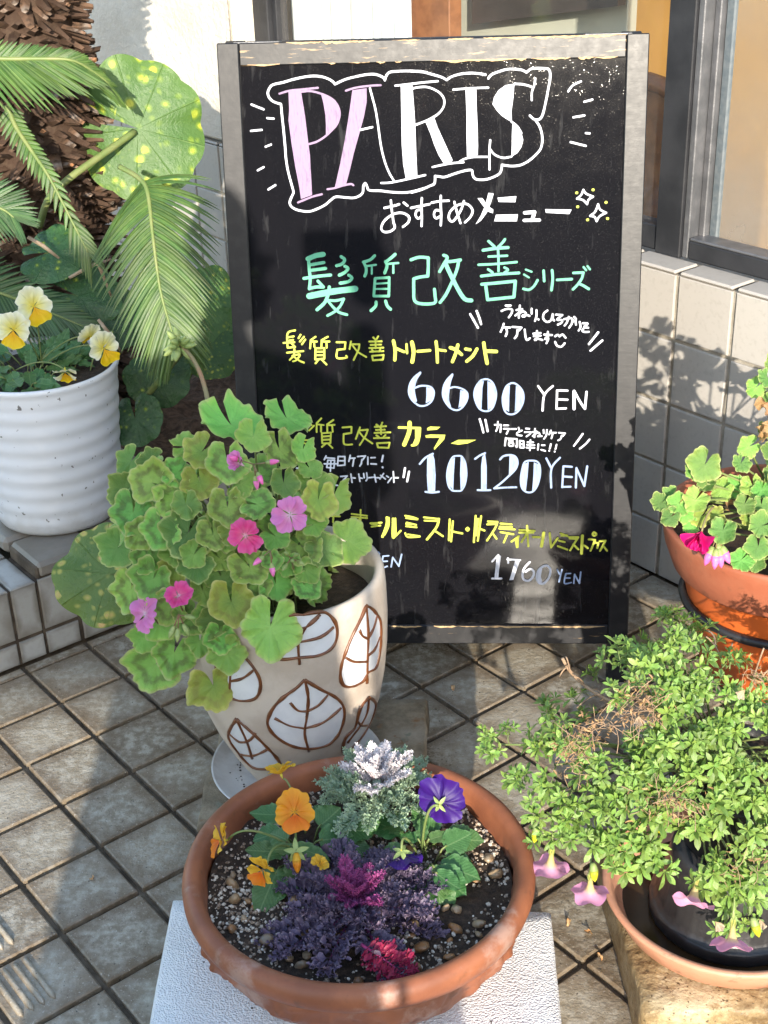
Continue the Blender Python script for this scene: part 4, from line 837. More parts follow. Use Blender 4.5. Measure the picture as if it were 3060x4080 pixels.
mb = MB(); mb.lathe(KC, [(0.108, 0.0), (0.121, 0.001), (0.123, 0.004), (0.1215, 0.022), (0.1185, 0.024), (0.1150, 0.027), (0.111, 0.035), (0.104, 0.07), (0.097, 0.105), (0.092, 0.128), (0.086, 0.132), (0.0, 0.132)], 144, 0, ridge); mb.build('body', M_BPLAST, kp)
NC = Vector((0.515, 1.60, 0.233))
np_ = thing('black_nursery_pot', NC, 'black nursery pot hidden in the trailing green plant, on the upturned pot', 'pot')
mb = MB(); mb.lathe(NC, [(0.0, 0.0), (0.075, 0.0), (0.082, 0.004), (0.104, 0.118), (0.110, 0.119), (0.111, 0.128), (0.106, 0.129), (0.102, 0.11)], 72); mb.build('body', M_BPLAST, np_)
mb = MB(); mb.lathe(NC, [(0.0, 0.112), (0.103, 0.110)], 40); mb.build('soil', M_SOIL, np_)
# ---- right: orange pot in a black ring stand
OC = Vector((0.715, 2.115, 0.19))
op = thing('orange_pot', OC, 'round orange plastic pot with a deep brown rim, held in a black ring', 'pot')
mb = MB(); mb.lathe(OC, [(0.0, 0.0), (0.125, 0.0), (0.135, 0.006), (0.168, 0.145), (0.182, 0.205), (0.188, 0.222)], 96); mb.build('body', M_OPOT2, op)
mb = MB(); mb.lathe(OC, [(0.188, 0.2185), (0.197, 0.217), (0.202, 0.222), (0.2165, 0.262), (0.2225, 0.292), (0.2245, 0.303), (0.2235, 0.308), (0.219, 0.310), (0.214, 0.307), (0.207, 0.28), (0.198, 0.245), (0.194, 0.22)], 110); mb.build('rim', M_OPOT, op)
mb = MB(); mb.lathe(OC, [(0.0, 0.262), (0.203, 0.258)], 60); mb.build('soil', M_SOIL, op)
rg = thing('ring_stand', Vector((OC.x, OC.y, 0)), 'black iron ring stand carrying the orange pot', 'pot stand')
mb = MB(); zr = 0.342; mb.tube([(OC.x + 0.1765 * cos(2 * pi * k / 72), OC.y + 0.1765 * sin(2 * pi * k / 72), zr) for k in range(73)], 0.0085, 8, caps=False); mb.build('ring', M_BPLAST, rg)
mb = MB(); mb.tube([(OC.x + 0.115 * cos(2 * pi * k / 48), OC.y + 0.115 * sin(2 * pi * k / 48), 0.182) for k in range(49)], 0.007, 8, caps=False); mb.build('base_ring', M_BPLAST, rg)
for k in range(3):
    a = (0.2, 1.7, 5.3)[k]; mb = MB()
    mb.tube([(OC.x + 0.20 * cos(a), OC.y + 0.20 * sin(a), 0.006), (OC.x + 0.19 * cos(a), OC.y + 0.19 * sin(a), 0.2), (OC.x + 0.181 * cos(a), OC.y + 0.181 * sin(a), zr)], 0.006, 8)
    mb.tube([(OC.x + 0.19 * cos(a), OC.y + 0.19 * sin(a), 0.182), (OC.x + 0.11 * cos(a), OC.y + 0.11 * sin(a), 0.182)], 0.005, 6)
    mb.build('leg', M_BPLAST, rg)
# ------------------------------------------------------------------ leaves and flowers
GREEN = [(0.0, (0.25, 0.46, 0.10)), (0.5, (0.20, 0.41, 0.075)), (0.82, (0.24, 0.44, 0.085)), (0.93, (0.32, 0.48, 0.10)), (0.97, (0.38, 0.46, 0.14)), (1.0, (0.46, 0.52, 0.18))]
L_ZONE = leafmat('zonal_geranium_leaf', GREEN, 0.36, (0.36, 0.50, 0.62, 0.80, (0.10, 0.095, 0.035), 0.62), 0.2, vein=((0.22, 0.36, 0.13), 0.6), nv=14, edge=((0.46, 0.52, 0.19), .9))
L_PLAIN = leafmat('green_geranium_leaf', GREEN, 0.36, None, 0.2, vein=((0.24, 0.38, 0.14), 0.6), nv=14, edge=((0.42, 0.50, 0.17), .7))
L_YELL = leafmat('yellowing_geranium_leaf', [(0.0, (0.22, 0.36, 0.07)), (0.45, (0.31, 0.43, 0.075)), (0.8, (0.42, 0.50, 0.09)), (1.0, (0.54, 0.53, 0.13))], 0.42, (0.45, 0.6, 0.7, 0.9, (0.26, 0.19, 0.06), 0.45), 0.28, 0.02, vein=((0.42, 0.48, 0.15), 0.5), nv=14, edge=((0.58, 0.56, 0.2), .9))
L_SUN = leafmat('light_green_geranium_leaf', [(0.0, (0.13, 0.24, 0.06)), (0.6, (0.125, 0.245, 0.055)), (0.9, (0.19, 0.30, 0.07)), (1.0, (0.30, 0.37, 0.10))], 0.36, None, 0.25, 0.03, vein=((0.26, 0.40, 0.15), 0.6), nv=14, edge=((0.48, 0.54, 0.2), .8))
M_STEM = simple('green_stem', (0.14, 0.20, 0.055), (0.20, 0.23, 0.08), 30, 0.5); M_STEMR = simple('reddish_stem', (0.20, 0.17, 0.08), (0.26, 0.14, 0.075), 20, 0.5)
def ger_leaf(seed, cup=0.22, ruf=0.10):
    rs = random.Random(seed); mb = MB(); lobes = rs.choice((5, 6, 7)); p1, p2, p3 = (rs.uniform(0, 6) for _ in range(3)); nseg = 110
    gap = rs.uniform(0.10, 0.26); radii = [0.0, 0.10, 0.26, 0.44, 0.60, 0.74, 0.86, 0.94, 1.0]; P, UV = [], []
    bend = rs.uniform(-.25, .3); asym = rs.uniform(-.10, .10); bx_, by_ = rs.uniform(-.25, .25), rs.uniform(-.3, .15)
    for j in range(nseg + 1):
        t = j / nseg; a = (t - 0.5) * 2 * (pi - gap); lob = cos(lobes * a * 0.93 + 0.3 * sin(2 * a + p1)); cren = abs(sin(lobes * 1.55 * a + p2)) - 0.5
        R = 1 + 0.085 * lob + 0.055 * cren + 0.06 * sin(2 * a + p1) + asym * sin(a) + .02 * noise.noise(Vector((a * 4, seed, 0)))
        end = min(1, (0.5 - abs(t - 0.5)) * 20); R *= 0.80 + 0.20 * end
        row, ur = [], []
        for k in radii:
            r = R * k; x, y = r * sin(a), r * cos(a)
            z = cup * k * k * (1 + .35 * sin(a + p3)) + 0.085 * (k ** 1.2) * lob * (0.7 + 0.4 * sin(a + p2)) + ruf * k ** 3.5 * sin(lobes * 1.55 * 2 * a * .5 + p1) + .05 * k ** 6 * sin(lobes * 3.1 * a + p3)
            z += .045 * k ** 3 * sin(9 * a + p2) + .02 * sin(13 * x + p1) * sin(11 * y + p2) * k + bend * (x * x) * 0.5 + bx_ * x * abs(x) + by_ * y * abs(y) + 0.035 * noise.noise(Vector((x * 3.2, y * 3.2, seed))) + .06 * k * k * sin(2 * a + p2)
            if k > 0.9: z -= 0.05 * (k - 0.9) * 10 * (0.5 + 0.5 * cren)
            row.append((x, y, z)); ur.append((0.5 + 0.5 * k * sin(a), 0.5 + 0.5 * k * cos(a)))
        P.append(row); UV.append(ur)
    mb.grid(P, UV); return mb
def protos(fn, n, mats, **k):                      # meshes only; they are linked when first used
    out = []
    for mt in mats:
        col = []
        for i in range(n):
            mb = fn(i * 17 + 3, **k); col.append((mb, mt))
        out.append(col)
    return out
class Kit:                                         # meshes shared between repeats of one part
    def __init__(s): s.c = {}
    def add(s, key, mb, name, mat, parent, M):
        if key in s.c:
            c = bpy.data.objects.new(name, s.c[key]); COL.objects.link(c); c.parent = parent; place(c, M, parent); ROOT[c.name] = Vector((0, 0, 0)); return c
        o = mb().build(name, mat, parent, M=M); s.c[key] = o.data; return o
KIT = Kit()
def add_ger_leaf(parent, M, kind, v, cup=0.22):
    mt = {'z': L_ZONE, 'p': L_PLAIN, 'y': L_YELL, 's': L_SUN}[kind]
    return KIT.add(('ger', kind, v, cup), lambda: ger_leaf(v * 17 + 3, cup), 'leaf', mt, parent, M)
def blade(L, W, prof, nl=10, nw=3, fold=0.2, arch=0.3, ruf=0.0, rf=6, teeth=0.0, tn=8, twist=0.0, seed=0, mb=None, M=None, r=0.5, m=0):
    """a blade along +y, prof(t) gives half width 0..1"""
    rs = random.Random(seed); p1 = rs.uniform(0, 6); mb = mb or MB(); P, UV = [], []
    for i in range(nl + 1):
        t = i / nl; w = W * 0.5 * prof(t); th = twist * t; row, ur = [], []
        if teeth: w *= 1 + teeth * (abs((t * tn) % 1 - 0.5) - 0.25) * 2
        for j in range(-nw, nw + 1):
            s_ = j / nw; x = w * s_; z = fold * abs(x) + ruf * W * abs(s_) ** 2 * sin(rf * 2 * pi * t + p1 + (0 if s_ > 0 else 1.7))
            y = L * t; q = arch * t
            yy = L * (sin(q) / arch if abs(arch) > 1e-3 else t); zz = -L * ((1 - cos(q)) / arch if abs(arch) > 1e-3 else 0)
            v = Vector((x * cos(th) - z * sin(th), yy, zz + x * sin(th) + z * cos(th)))
            row.append(M @ v if M else v); ur.append((0.5 + 0.5 * s_ * (0.9 * prof(t)) , t))
        P.append(row); UV.append(ur)
    mb.grid(P, UV, r, m); return mb
OVATE = lambda t: (sin(pi * min(1, t * 0.96 + 0.04) ** 0.75)) ** 0.8 if t < 0.995 else 0.02
OBOV = lambda t: max(0.10, sin(pi * min(0.995, t) ** 1.5) ** 0.75) if t < 0.99 else 0.1
LANCE = lambda t: max(0.03, sin(pi * (0.06 + 0.94 * t) ** 0.8) ** 0.9) if t < 0.99 else 0.01
ROUND = lambda t: max(0.02, sqrt(max(0, 1 - (2 * t ** 0.72 - 1) ** 2))) if t > 0.01 else 0.1
def bladeleaf(name, c1, c2, edge=None, rough=0.34, trans=0.2, midrib=None, hue=0.04, vstr=0.35):
    m = NT(name); sep = m.n('SeparateXYZ'); m.l(m.uv(), sep.inputs[0]); s_ = m.math('ABSOLUTE', m.math('SUBTRACT', sep.outputs[0], 0.5))
    col = m.mix(m.rng(m.noise(30, 4), 0.35, 0.65), c1, c2)
    if edge: col = m.mix(m.rng(s_, 0.30, 0.46), col, edge)
    if midrib: col = m.mix(m.rng(s_, 0.035, 0.0), col, midrib)
    r = m.orand(); rr = m.attr(); hs = m.n('HueSaturation'); m.l(col, hs.inputs['Color']); q = m.math('FRACT', m.math('ADD', r, m.math('MULTIPLY', rr, 3.7)))
    m.l(m.math('MULTIPLY_ADD', q, hue, 0.5 - hue / 2), hs.inputs['Hue']); m.l(m.math('MULTIPLY_ADD', rr, 0.7, 0.65), hs.inputs['Value'])
    b = m.bump(m.math('SINE', m.math('MULTIPLY', m.math('ADD', sep.outputs[1], m.math('MULTIPLY', s_, -0.9)), 60)), vstr * 0.5, 0.001); b = m.bump(m.noise(140, 2), 0.15, 0.001, b)
    return m.fin(hs.outputs[0], m.math('MULTIPLY_ADD', m.noise(60), 0.25, rough - 0.1), b, 0.5, 0, 0, trans)
L_VIOLA = bladeleaf('dark_green_pansy_leaf', (0.065, 0.16, 0.045), (0.085, 0.19, 0.06), (0.12, 0.23, 0.09), 0.38, 0.18, (0.15, 0.26, 0.10))
L_CALI = bladeleaf('fresh_green_small_leaf', (0.165, 0.285, 0.052), (0.225, 0.345, 0.07), (0.26, 0.37, 0.10), 0.34, 0.25, (0.22, 0.33, 0.12), 0.03)
L_DRY = bladeleaf('dry_brown_leaf', (0.30, 0.16, 0.065), (0.50, 0.32, 0.16), None, 0.6, 0.2, None, 0.02)
L_FROND = bladeleaf('glossy_cycad_leaflet', (0.038, 0.090, 0.015), (0.062, 0.122, 0.020), None, 0.40, 0.12, (0.16, 0.22, 0.06), 0.02)
L_FROND2 = bladeleaf('dark_cycad_leaflet', (0.026, 0.072, 0.020), (0.04, 0.092, 0.025), None, 0.36, 0.1, (0.11, 0.17, 0.05), 0.02)
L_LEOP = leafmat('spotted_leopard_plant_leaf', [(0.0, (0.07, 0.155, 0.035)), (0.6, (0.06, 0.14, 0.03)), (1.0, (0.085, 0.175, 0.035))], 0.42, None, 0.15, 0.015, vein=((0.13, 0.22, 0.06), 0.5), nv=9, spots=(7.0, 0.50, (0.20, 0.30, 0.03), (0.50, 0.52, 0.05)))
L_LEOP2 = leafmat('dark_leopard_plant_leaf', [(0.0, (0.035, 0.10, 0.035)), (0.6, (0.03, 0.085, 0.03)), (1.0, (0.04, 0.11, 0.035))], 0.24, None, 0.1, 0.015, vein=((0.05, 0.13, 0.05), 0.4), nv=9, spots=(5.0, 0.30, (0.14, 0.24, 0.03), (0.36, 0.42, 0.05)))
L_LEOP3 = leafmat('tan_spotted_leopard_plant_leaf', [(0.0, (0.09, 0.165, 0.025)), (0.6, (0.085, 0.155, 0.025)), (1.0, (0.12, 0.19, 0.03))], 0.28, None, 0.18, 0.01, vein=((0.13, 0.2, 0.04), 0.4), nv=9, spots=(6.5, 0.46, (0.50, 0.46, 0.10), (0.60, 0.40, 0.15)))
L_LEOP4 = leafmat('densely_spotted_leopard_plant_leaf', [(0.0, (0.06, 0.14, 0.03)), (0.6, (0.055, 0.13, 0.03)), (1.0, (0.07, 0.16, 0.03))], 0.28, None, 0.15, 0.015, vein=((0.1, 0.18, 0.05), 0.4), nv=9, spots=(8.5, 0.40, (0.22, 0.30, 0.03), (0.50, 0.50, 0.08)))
# petals
P_ORANGE = petalmat('orange_petal', [(0.0, (0.72, 0.36, 0.02)), (0.35, (0.74, 0.23, 0.010)), (1.0, (0.80, 0.36, 0.025))], veins=(22, (0.55, 0.10, 0.01), 0.45, 0.8)); P_ORANGE2 = petalmat('deep_orange_petal', [(0.0, (0.80, 0.42, 0.03)), (0.2, (0.74, 0.13, 0.006)), (1.0, (0.80, 0.24, 0.01))], veins=(22, (0.45, 0.05, 0.01), 0.6, 0.7))
P_ORYEL = petalmat('yellow_orange_petal', [(0.0, (0.74, 0.36, 0.02)), (1.0, (0.80, 0.50, 0.05))])
P_VIOLET = petalmat('deep_violet_petal', [(0.0, (0.12, 0.07, 0.22)), (0.18, (0.026, 0.005, 0.115)), (1.0, (0.044, 0.009, 0.175))], trans=0.15)
P_CREAM = petalmat('cream_petal', [(0.0, (0.78, 0.60, 0.04)), (0.35, (0.78, 0.70, 0.20)), (0.7, (0.80, 0.78, 0.48)), (1.0, (0.82, 0.81, 0.66))], veins=(24, (0.62, 0.5, 0.1), 0.35, 0.8)); P_GOLD = petalmat('golden_petal', [(0.0, (0.78, 0.36, 0.005)), (0.5, (0.80, 0.47, 0.004)), (0.9, (0.82, 0.55, 0.008)), (1.0, (0.82, 0.62, 0.04))], veins=(24, (0.6, 0.3, 0.01), 0.45, 0.8))
P_PINK = petalmat('pink_geranium_petal', [(0.0, (0.80, 0.66, 0.72)), (0.22, (0.72, 0.33, 0.52)), (0.5, (0.68, 0.19, 0.46)), (1.0, (0.72, 0.25, 0.55))], veins=(26, (0.42, 0.03, 0.2), 0.8, 0.65)); P_HOT = petalmat('hot_pink_geranium_petal', [(0.0, (0.82, 0.6, 0.66)), (0.2, (0.74, 0.14, 0.28)), (0.6, (0.74, 0.05, 0.24)), (1.0, (0.76, 0.12, 0.34))], veins=(26, (0.5, 0.01, 0.1), 0.7, 0.65))
P_TRUMP = petalmat('pale_pink_trumpet', [(0.0, (0.62, 0.60, 0.12)), (0.40, (0.70, 0.52, 0.30)), (0.55, (0.80, 0.40, 0.56)), (1.0, (0.82, 0.36, 0.60))], trans=0.35, veins=None); P_BUD = petalmat('yellow_bud', [(0.0, (0.4, 0.45, 0.05)), (0.5, (0.78, 0.72, 0.03)), (1.0, (0.8, 0.76, 0.06))]); P_MAG = petalmat('magenta_bud', [(0.0, (0.6, 0.005, 0.12)), (1.0, (0.70, 0.008, 0.19))])
def petal(L, W, shape=1.0, ruf=0.08, cup=0.15, seed=0, notch=0.0):
    rs = random.Random(seed); p1, p2, p3 = rs.uniform(0, 6), rs.uniform(0, 6), rs.uniform(0, 6); P, UV = [], []; nr, nc = 10, 20; sk = rs.uniform(-.12, .12)
    for i in range(nr + 1):
        k = i / nr; row, ur = [], []
        for j in range(nc + 1):
            s_ = 2 * j / nc - 1; ang = s_ * pi / 2 * 0.98; wob_ = 1 + .05 * sin(s_ * 6 + p3) + .025 * sin(s_ * 14 + p1)
            ex = sin(ang) * W * 0.5; ey = L * (0.62 + 0.38 * cos(ang) ** shape) * (1 + (wob_ - 1) * k)
            wk = k ** 0.75; x = ex * wk * (0.25 + 0.75 * min(1, k * 1.5)) + sk * L * k * k; y = ey * k
            q = x / W
            z = cup * L * (k * k * 0.8 - 0.9 * k ** 3) + cup * L * 2.2 * q * q - .05 * L * max(0, 1 - abs(s_) * 5) * k * (1 - k) * 4 + ruf * L * k ** 2.5 * (sin(s_ * 4.5 + p1) * 0.7 + sin(s_ * 10 + p2) * 0.45) + ruf * .5 * L * sin(k * 5 + p3) * k
            row.append((x, y, z)); ur.append((j / nc, k))
        P.append(row); UV.append(ur)
    mb = MB(); mb.grid(P, UV); return mb
def flower_part(name, parent, M, pets, centre, seed=0):
    """pets: (angle from up, length, width, tilt, material, shape)"""
    mb = MB(); mb.lathe(Vector((0, 0, -0.002)), [(0, 0.003), (0.0022, 0.002), (0.0022, 0), (0.001, -0.004), (0, -0.006)], 8)
    f = mb.build(name, centre, parent, M=M)
    for k, (a, L, W, tilt, mt, sh) in enumerate(pets):
        R = Matrix.Rotation(-a, 4, 'Z') @ Matrix.Rotation(tilt, 4, 'X'); R[2][3] = 0.0014 * k
        o = petal(L, W, sh, 0.11, 0.22, seed * 7 + k).build('petal', mt, f, M=Matrix.Identity(4)); o.matrix_basis = R
    return f
M_YC = simple('yellow_flower_centre', (0.6, 0.5, 0.05), (0.5, 0.42, 0.04), 50, 0.6); M_WC = simple('pale_flower_centre', (0.7, 0.55, 0.6), (0.5, 0.2, 0.3), 300, 0.6)
def curve3(a, b, c, n=9): return [a * (1 - t) ** 2 + b * 2 * t * (1 - t) + c * t * t for t in [i / n for i in range(n + 1)]]
def tocam(p): return (CAM - p).normalized()
def viola(parent, p, facing, up, s, m_up, m_side, m_low, seed=0, open_=0.15):
    M = frame(p, facing, up)
    return flower_part('flower', parent, M, [(0.42, s * 1.02, s * 1.15, 0.10, m_up, 0.9), (-0.42, s * 1.0, s * 1.15, 0.14, m_up, 0.9), (1.62, s * 0.88, s * 0.95, open_, m_side, 0.9), (-1.62, s * 0.88, s * 0.95, open_, m_side, 0.9), (pi, s * 0.92, s * 1.25, open_ + 0.1, m_low, 0.7)], M_YC, seed)
def ger_flower(parent, p, facing, s, mt, seed=0, n=5, up=Vector((0, 0, 1)), tilt=0.1):
    M = frame(p, facing, up); rs = random.Random(seed)
    return flower_part('flower', parent, M, [(2 * pi * k / 5 + rs.uniform(-.1, .1) + seed, s * rs.uniform(.93, 1.05), s * 1.0, tilt + rs.uniform(-.16, .16), mt, 0.8) for k in range(n)], M_WC, seed)
def droplets(parent, pts, name='water_drop'): pass
# ------------------------------------------------------------------ geranium in the leaf patterned pot
def ell_hit(px, py, c, R):
    d = ray(px, py).normalized(); o = CAM - c
    A = sum((d[i] / R[i]) ** 2 for i in range(3)); B = sum(o[i] * d[i] / R[i] ** 2 for i in range(3)); Cc = sum((o[i] / R[i]) ** 2 for i in range(3)) - 1
    q = B * B - A * Cc; t = (-B - sqrt(q)) / A if q > 0 else -B / A
    p = CAM + d * t; n = Vector([(p[i] - c[i]) / R[i] ** 2 for i in range(3)]).normalized(); return p, n
def mpp(p): return (p - CAM).dot(FW) / FOC          # metres per photo pixel at a point
GB = Vector((-0.20, 2.02, 0.42))
ger = thing('geranium_plant', GB, 'bushy zonal geranium with pink flowers growing in the leaf patterned pot', 'geranium')
GC = at_y(500 * DS, 1200 * DS, 2.03); GR = (0.225, 0.17, 0.27)
GL = [(922,1693,100,'p',.3),(1142,1666,84,'p',.3),(908,1846,68,'z',0),(1115,1795,66,'z',0),(1207,1790,46,'p',0),(1234,1866,45,'p',0),(1132,1927,56,'s',0),(1250,1925,62,'p',0),(1332,1975,62,'p',0),(1268,1995,62,'y',0),(908,2022,68,'z',0),(1027,2010,54,'z',0),(1383,2158,78,'p',0),(1250,2090,42,'p',0),(1214,2185,60,'z',0),(1288,2192,60,'s',0),(1100,2137,46,'p',0),(878,2226,44,'p',0),(997,2260,70,'z',0),(1020,2330,54,'z',0),(1085,2232,38,'z',0),(1220,2273,44,'p',0),(1100,2327,58,'p',0),(1220,2337,52,'z',0),(922,2402,80,'y',0),(1078,2497,104,'p',0),(840,2463,60,'p',0),(902,2600,64,'p',0),(850,2735,84,'y',0),
(521,1838,52,'s',0),(603,1922,72,'z',0),(711,1880,56,'z',0),(796,1922,56,'y',0),(603,1835,46,'s',0),(741,1777,56,'p',.2),(802,1801,66,'y',.2),(500,1958,58,'s',0),(530,2042,74,'z',0),(687,1994,60,'z',0),(642,2109,66,'z',0),(747,2127,82,'s',0),(555,2127,56,'z',0),(467,2187,62,'s',0),(579,2223,56,'z',0),(771,2211,46,'p',0),(778,2247,62,'s',0),(693,2278,50,'y',0),(524,2350,76,'z',0),(609,2308,68,'z',0),(808,2356,46,'p',0),(760,2464,58,'z',0),(844,2480,54,'s',0),(579,2543,50,'p',0),(693,2603,72,'z',0),(620,2650,84,'z',0),(796,2555,50,'p',0),(675,2420,60,'z',0),(880,2300,55,'s',0),(1010,1740,60,'p',.2),(960,1925,55,'p',0),(1180,2060,50,'p',0),(740,2010,50,'s',0),(850,2130,52,'z',0),(920,2120,46,'p',0),(700,2200,52,'p',0),(1150,2250,44,'p',0),(880,2540,56,'z',0),(640,2480,56,'p',0)]
random.seed(5); stems = MB()
for i, (x, y, r, k, tl) in enumerate(GL):
    p, n = ell_hit(x, y, GC, GR); v = tocam(p)
    nn = (n * 0.55 + v * 0.75 + Vector((0, 0, 0.25 + tl * 2.2)) + rv(0.22)).normalized()
    p = p - v * rnd(0, 0.03)
    for _ in range(60):
        if p.z > .52 or hypot(p.x - LPC.x, p.y - LPC.y) > lrad(p.z) + .016: break
        p = p + v * .006
    s = r * mpp(p) * 1.2
    tip = Vector((p.x - GC.x, -0.2, (p.z - GC.z) * 1.0 - 0.12)) + rv(0.10)
    M = frame(p, nn, tip, s * rnd(.95, 1.08)); add_ger_leaf(ger, M, k, (i * 3) % 6, 0.22 if i % 3 else 0.34)
    b = GB + Vector((rnd(-.06, .05), rnd(-.05, .05), 0)); stems.tube(curve3(b, (b * 0.45 + p * 0.55) + Vector((0, 0, -0.01)) - n * 0.04, p - nn * 0.004, 7), 0.0018, 5)
inn = MB()
for i in range(44):                                 # older leaves deeper inside the bush
    th, u = rnd(0, 2 * pi), rnd(-.7, .9); w = sqrt(1 - u * u); d = Vector((w * cos(th), w * sin(th), u)); q = rnd(.55, .82)
    p = GC + Vector((d.x * GR[0], d.y * GR[1] + 0.02, d.z * GR[2])) * q
    if p.z < 0.45 and (Vector((p.x, p.y, 0)) - Vector((LPC.x, LPC.y, 0))).length < 0.2: continue
    M = frame(p, d * 0.6 + Vector((0, -0.3, 0.6)) + rv(.3), d + Vector((0, 0, -.3)), rnd(.028, .045)); q = ger_leaf((i % 6) * 17 + 3); b0 = len(inn.v); inn.v += [tuple(M @ Vector(w_)) for w_ in q.v]; inn.uv += q.uv; inn.r += q.r; inn.f += [tuple(b0 + z for z in f) for f in q.f]; inn.m += q.m
    b = GB + Vector((rnd(-.06, .05), rnd(-.05, .05), 0)); stems.tube(curve3(b, b * .5 + p * .5, p, 6), 0.0017, 5)
tag(inn.build('inner_leaves', L_ZONE, ger), kind='stuff')
for k in range(7):
    b = GB + Vector((rnd(-.05, .06), rnd(-.05, .05), -0.07)); e = GC + Vector((rnd(-.12, .12), rnd(-.05, .05), rnd(-.05, .12))); stems.tube(curve3(b, b * .5 + e * .5 + Vector((rnd(-.05, .05), 0, .04)), e, 8), [0.0055 - 0.003 * i / 8 for i in range(9)], 7)
stems.build('stems', M_STEM, ger)
def ger_blossom(px, py, r, mt, face, sd, n=5, tilt=0.12, lift=0.03):
    p, nrm = ell_hit(px, py, GC, GR); p = p + tocam(p) * lift; v = tocam(p)
    f = (v * 0.9 + Vector(face)).normalized(); ger_flower(ger, p, f, r * mpp(p), mt, sd, n, Vector((0, 0, 1)), tilt)
    mb = MB(); mb.tube(curve3(p - f * 0.004, p - f * 0.03 + Vector((0, 0, -.01)), p - v * 0.08 + Vector((rnd(-.02, .02), 0, -.04)), 7), 0.0014, 6); mb.build('flower_stalk', M_STEMR, ger)
ger_blossom(1155, 2052, 76, P_PINK, (0, 0, 0.15), 1); ger_blossom(980, 2133, 72, P_HOT, (-.2, 0, -0.1), 2)
ger_blossom(583, 2446, 78, P_PINK, (-.75, 0, 0.05), 3); ger_blossom(712, 2378, 62, P_HOT, (0, -0.2, 1.2), 4, 5, 0.25)
def bud(parent, p, d, s, m_tip, m_base, split=0.5, name='flower_bud'):
    mb = MB(); d = Vector(d).normalized(); pts = [p + d * (s * t) for t in (0, .15, .35, .6, .85, 1.0)]; rr = [.10, .17, .21, .19, .11, .015]
    mb.tube(pts[:4], [s * q for q in rr[:4]], 9, 0); mb.tube(pts[2:], [s * (q + 0.008) for q in rr[2:]], 9, 1)
    return mb.build(name, [m_base, m_tip], parent)
M_BUDG = simple('green_bud_sepal', (0.22, 0.30, 0.09), (0.30, 0.36, 0.12), 60, 0.5); M_PK = simple('pink_bud_petal', (0.72, 0.12, 0.36), (0.74, 0.2, 0.46), 60, 0.5)
def cluster(px, py, dirs, lift=0.03, c=GC, R=GR, parent=ger, tipm=M_PK, s=0.022, pos=None):
    p = pos if pos else ell_hit(px, py, c, R)[0]; p = p + tocam(p) * lift
    mb = MB()
    for d in dirs: mb.tube([p, p + Vector(d) * 0.010, p + Vector(d) * 0.020], 0.0011, 5)
    mb.tube(curve3(p, p + Vector((0, .03, -.03)), p + Vector((0, .08, -.09)), 6), 0.0017, 6); mb.build('bud_stalks', M_STEMR, parent)
    for d in dirs: bud(parent, p + Vector(d) * 0.019, d, s, tipm, M_BUDG)
cluster(1010, 1850, [(-.9, -.2, .45), (1.0, -.1, .15), (.1, -.3, -.9), (.3, -.5, -.5)]); cluster(712, 2450, [(-.4, -.4, -.8), (-.1, -.5, -1), (.35, -.3, -.7), (.6, -.4, .1)], tipm=M_BUDG); cluster(1075, 2195, [(.1, -.4, -.9), (-.5, -.3, -.3)], 0.03); cluster(1160, 2225, [(-.2, -.4, .5), (.3, -.4, .4), (.5, -.5, .0), (-.3, -.5, -.2), (.1, -.6, .2)], tipm=M_BUDG, s=0.016)
p_ = ell_hit(968, 1812, GC, GR)[0] + Vector((0, -.035, 0)); ger_flower(ger, p_, (-.6, -.5, .7), 0.022, P_PINK, 8, 5, Vector((0, 0, 1)), 0.9)
# old seed head on a long stalk behind
p0, p1 = at_y(715, 1375, 2.16), at_y(835, 1640, 2.1)
mb = MB(); mb.tube(curve3(p1, p1 * .4 + p0 * .6 + Vector((.02, 0, .02)), p0, 10), [0.0042 - 0.0012 * i / 10 for i in range(11)], 8); mb.build('seed_stalk', M_STEMR, ger)
for k in range(16):
    d = (rv(1) + Vector((-.3, -.3, .2))).normalized(); bud(ger, p0 + d * 0.004, d, 0.028, M_BUDG, M_BUDG, name='sepal_cluster')

# ------------------------------------------------------------------ bowl plants
def pansy_leaves(root, spots, lk, kind='leaf', seed=0, mt=L_VIOLA):
    rs = random.Random(seed); stems = MB()
    for i, (base, tipp, w) in enumerate(spots):
        d = tipp - base; L = d.length; n = (Vector((0, -0.35, 1)) + Vector((rs.uniform(-.3, .3), rs.uniform(-.3, .2), 0))).normalized()
        M = frame(base, n, d, L, w); v = i % 5
        KIT.add(('pansy', v, lk), lambda: blade(1.0, 1.0, OVATE, 16, 4, 0.10, 0.35 if v % 2 else -0.2, 0.035, 3.5, 0.13, 7, 0, v), kind, mt, root, M)
        stems.tube([base - d.normalized() * L * 0.5 + Vector((0, 0, -0.02)), base - d.normalized() * 0.1 * L, base + d * 0.1], 0.0016, 5)
    stems.build('stems', M_STEM, root)
def bs(x, y, h): return dz(x, y, SZ + h)           # a point over the bowl seen at 1659-scale pixel, h above the soil
random.seed(11)
ov = thing('orange_pansy', bs(640, 1840, 0), 'orange pansy with dark green leaves in the left of the terracotta bowl', 'pansy')
def leafset(L): return [(bs(a, b, h0), bs(c, d, h1), w) for a, b, h0, c, d, h1, w in L]
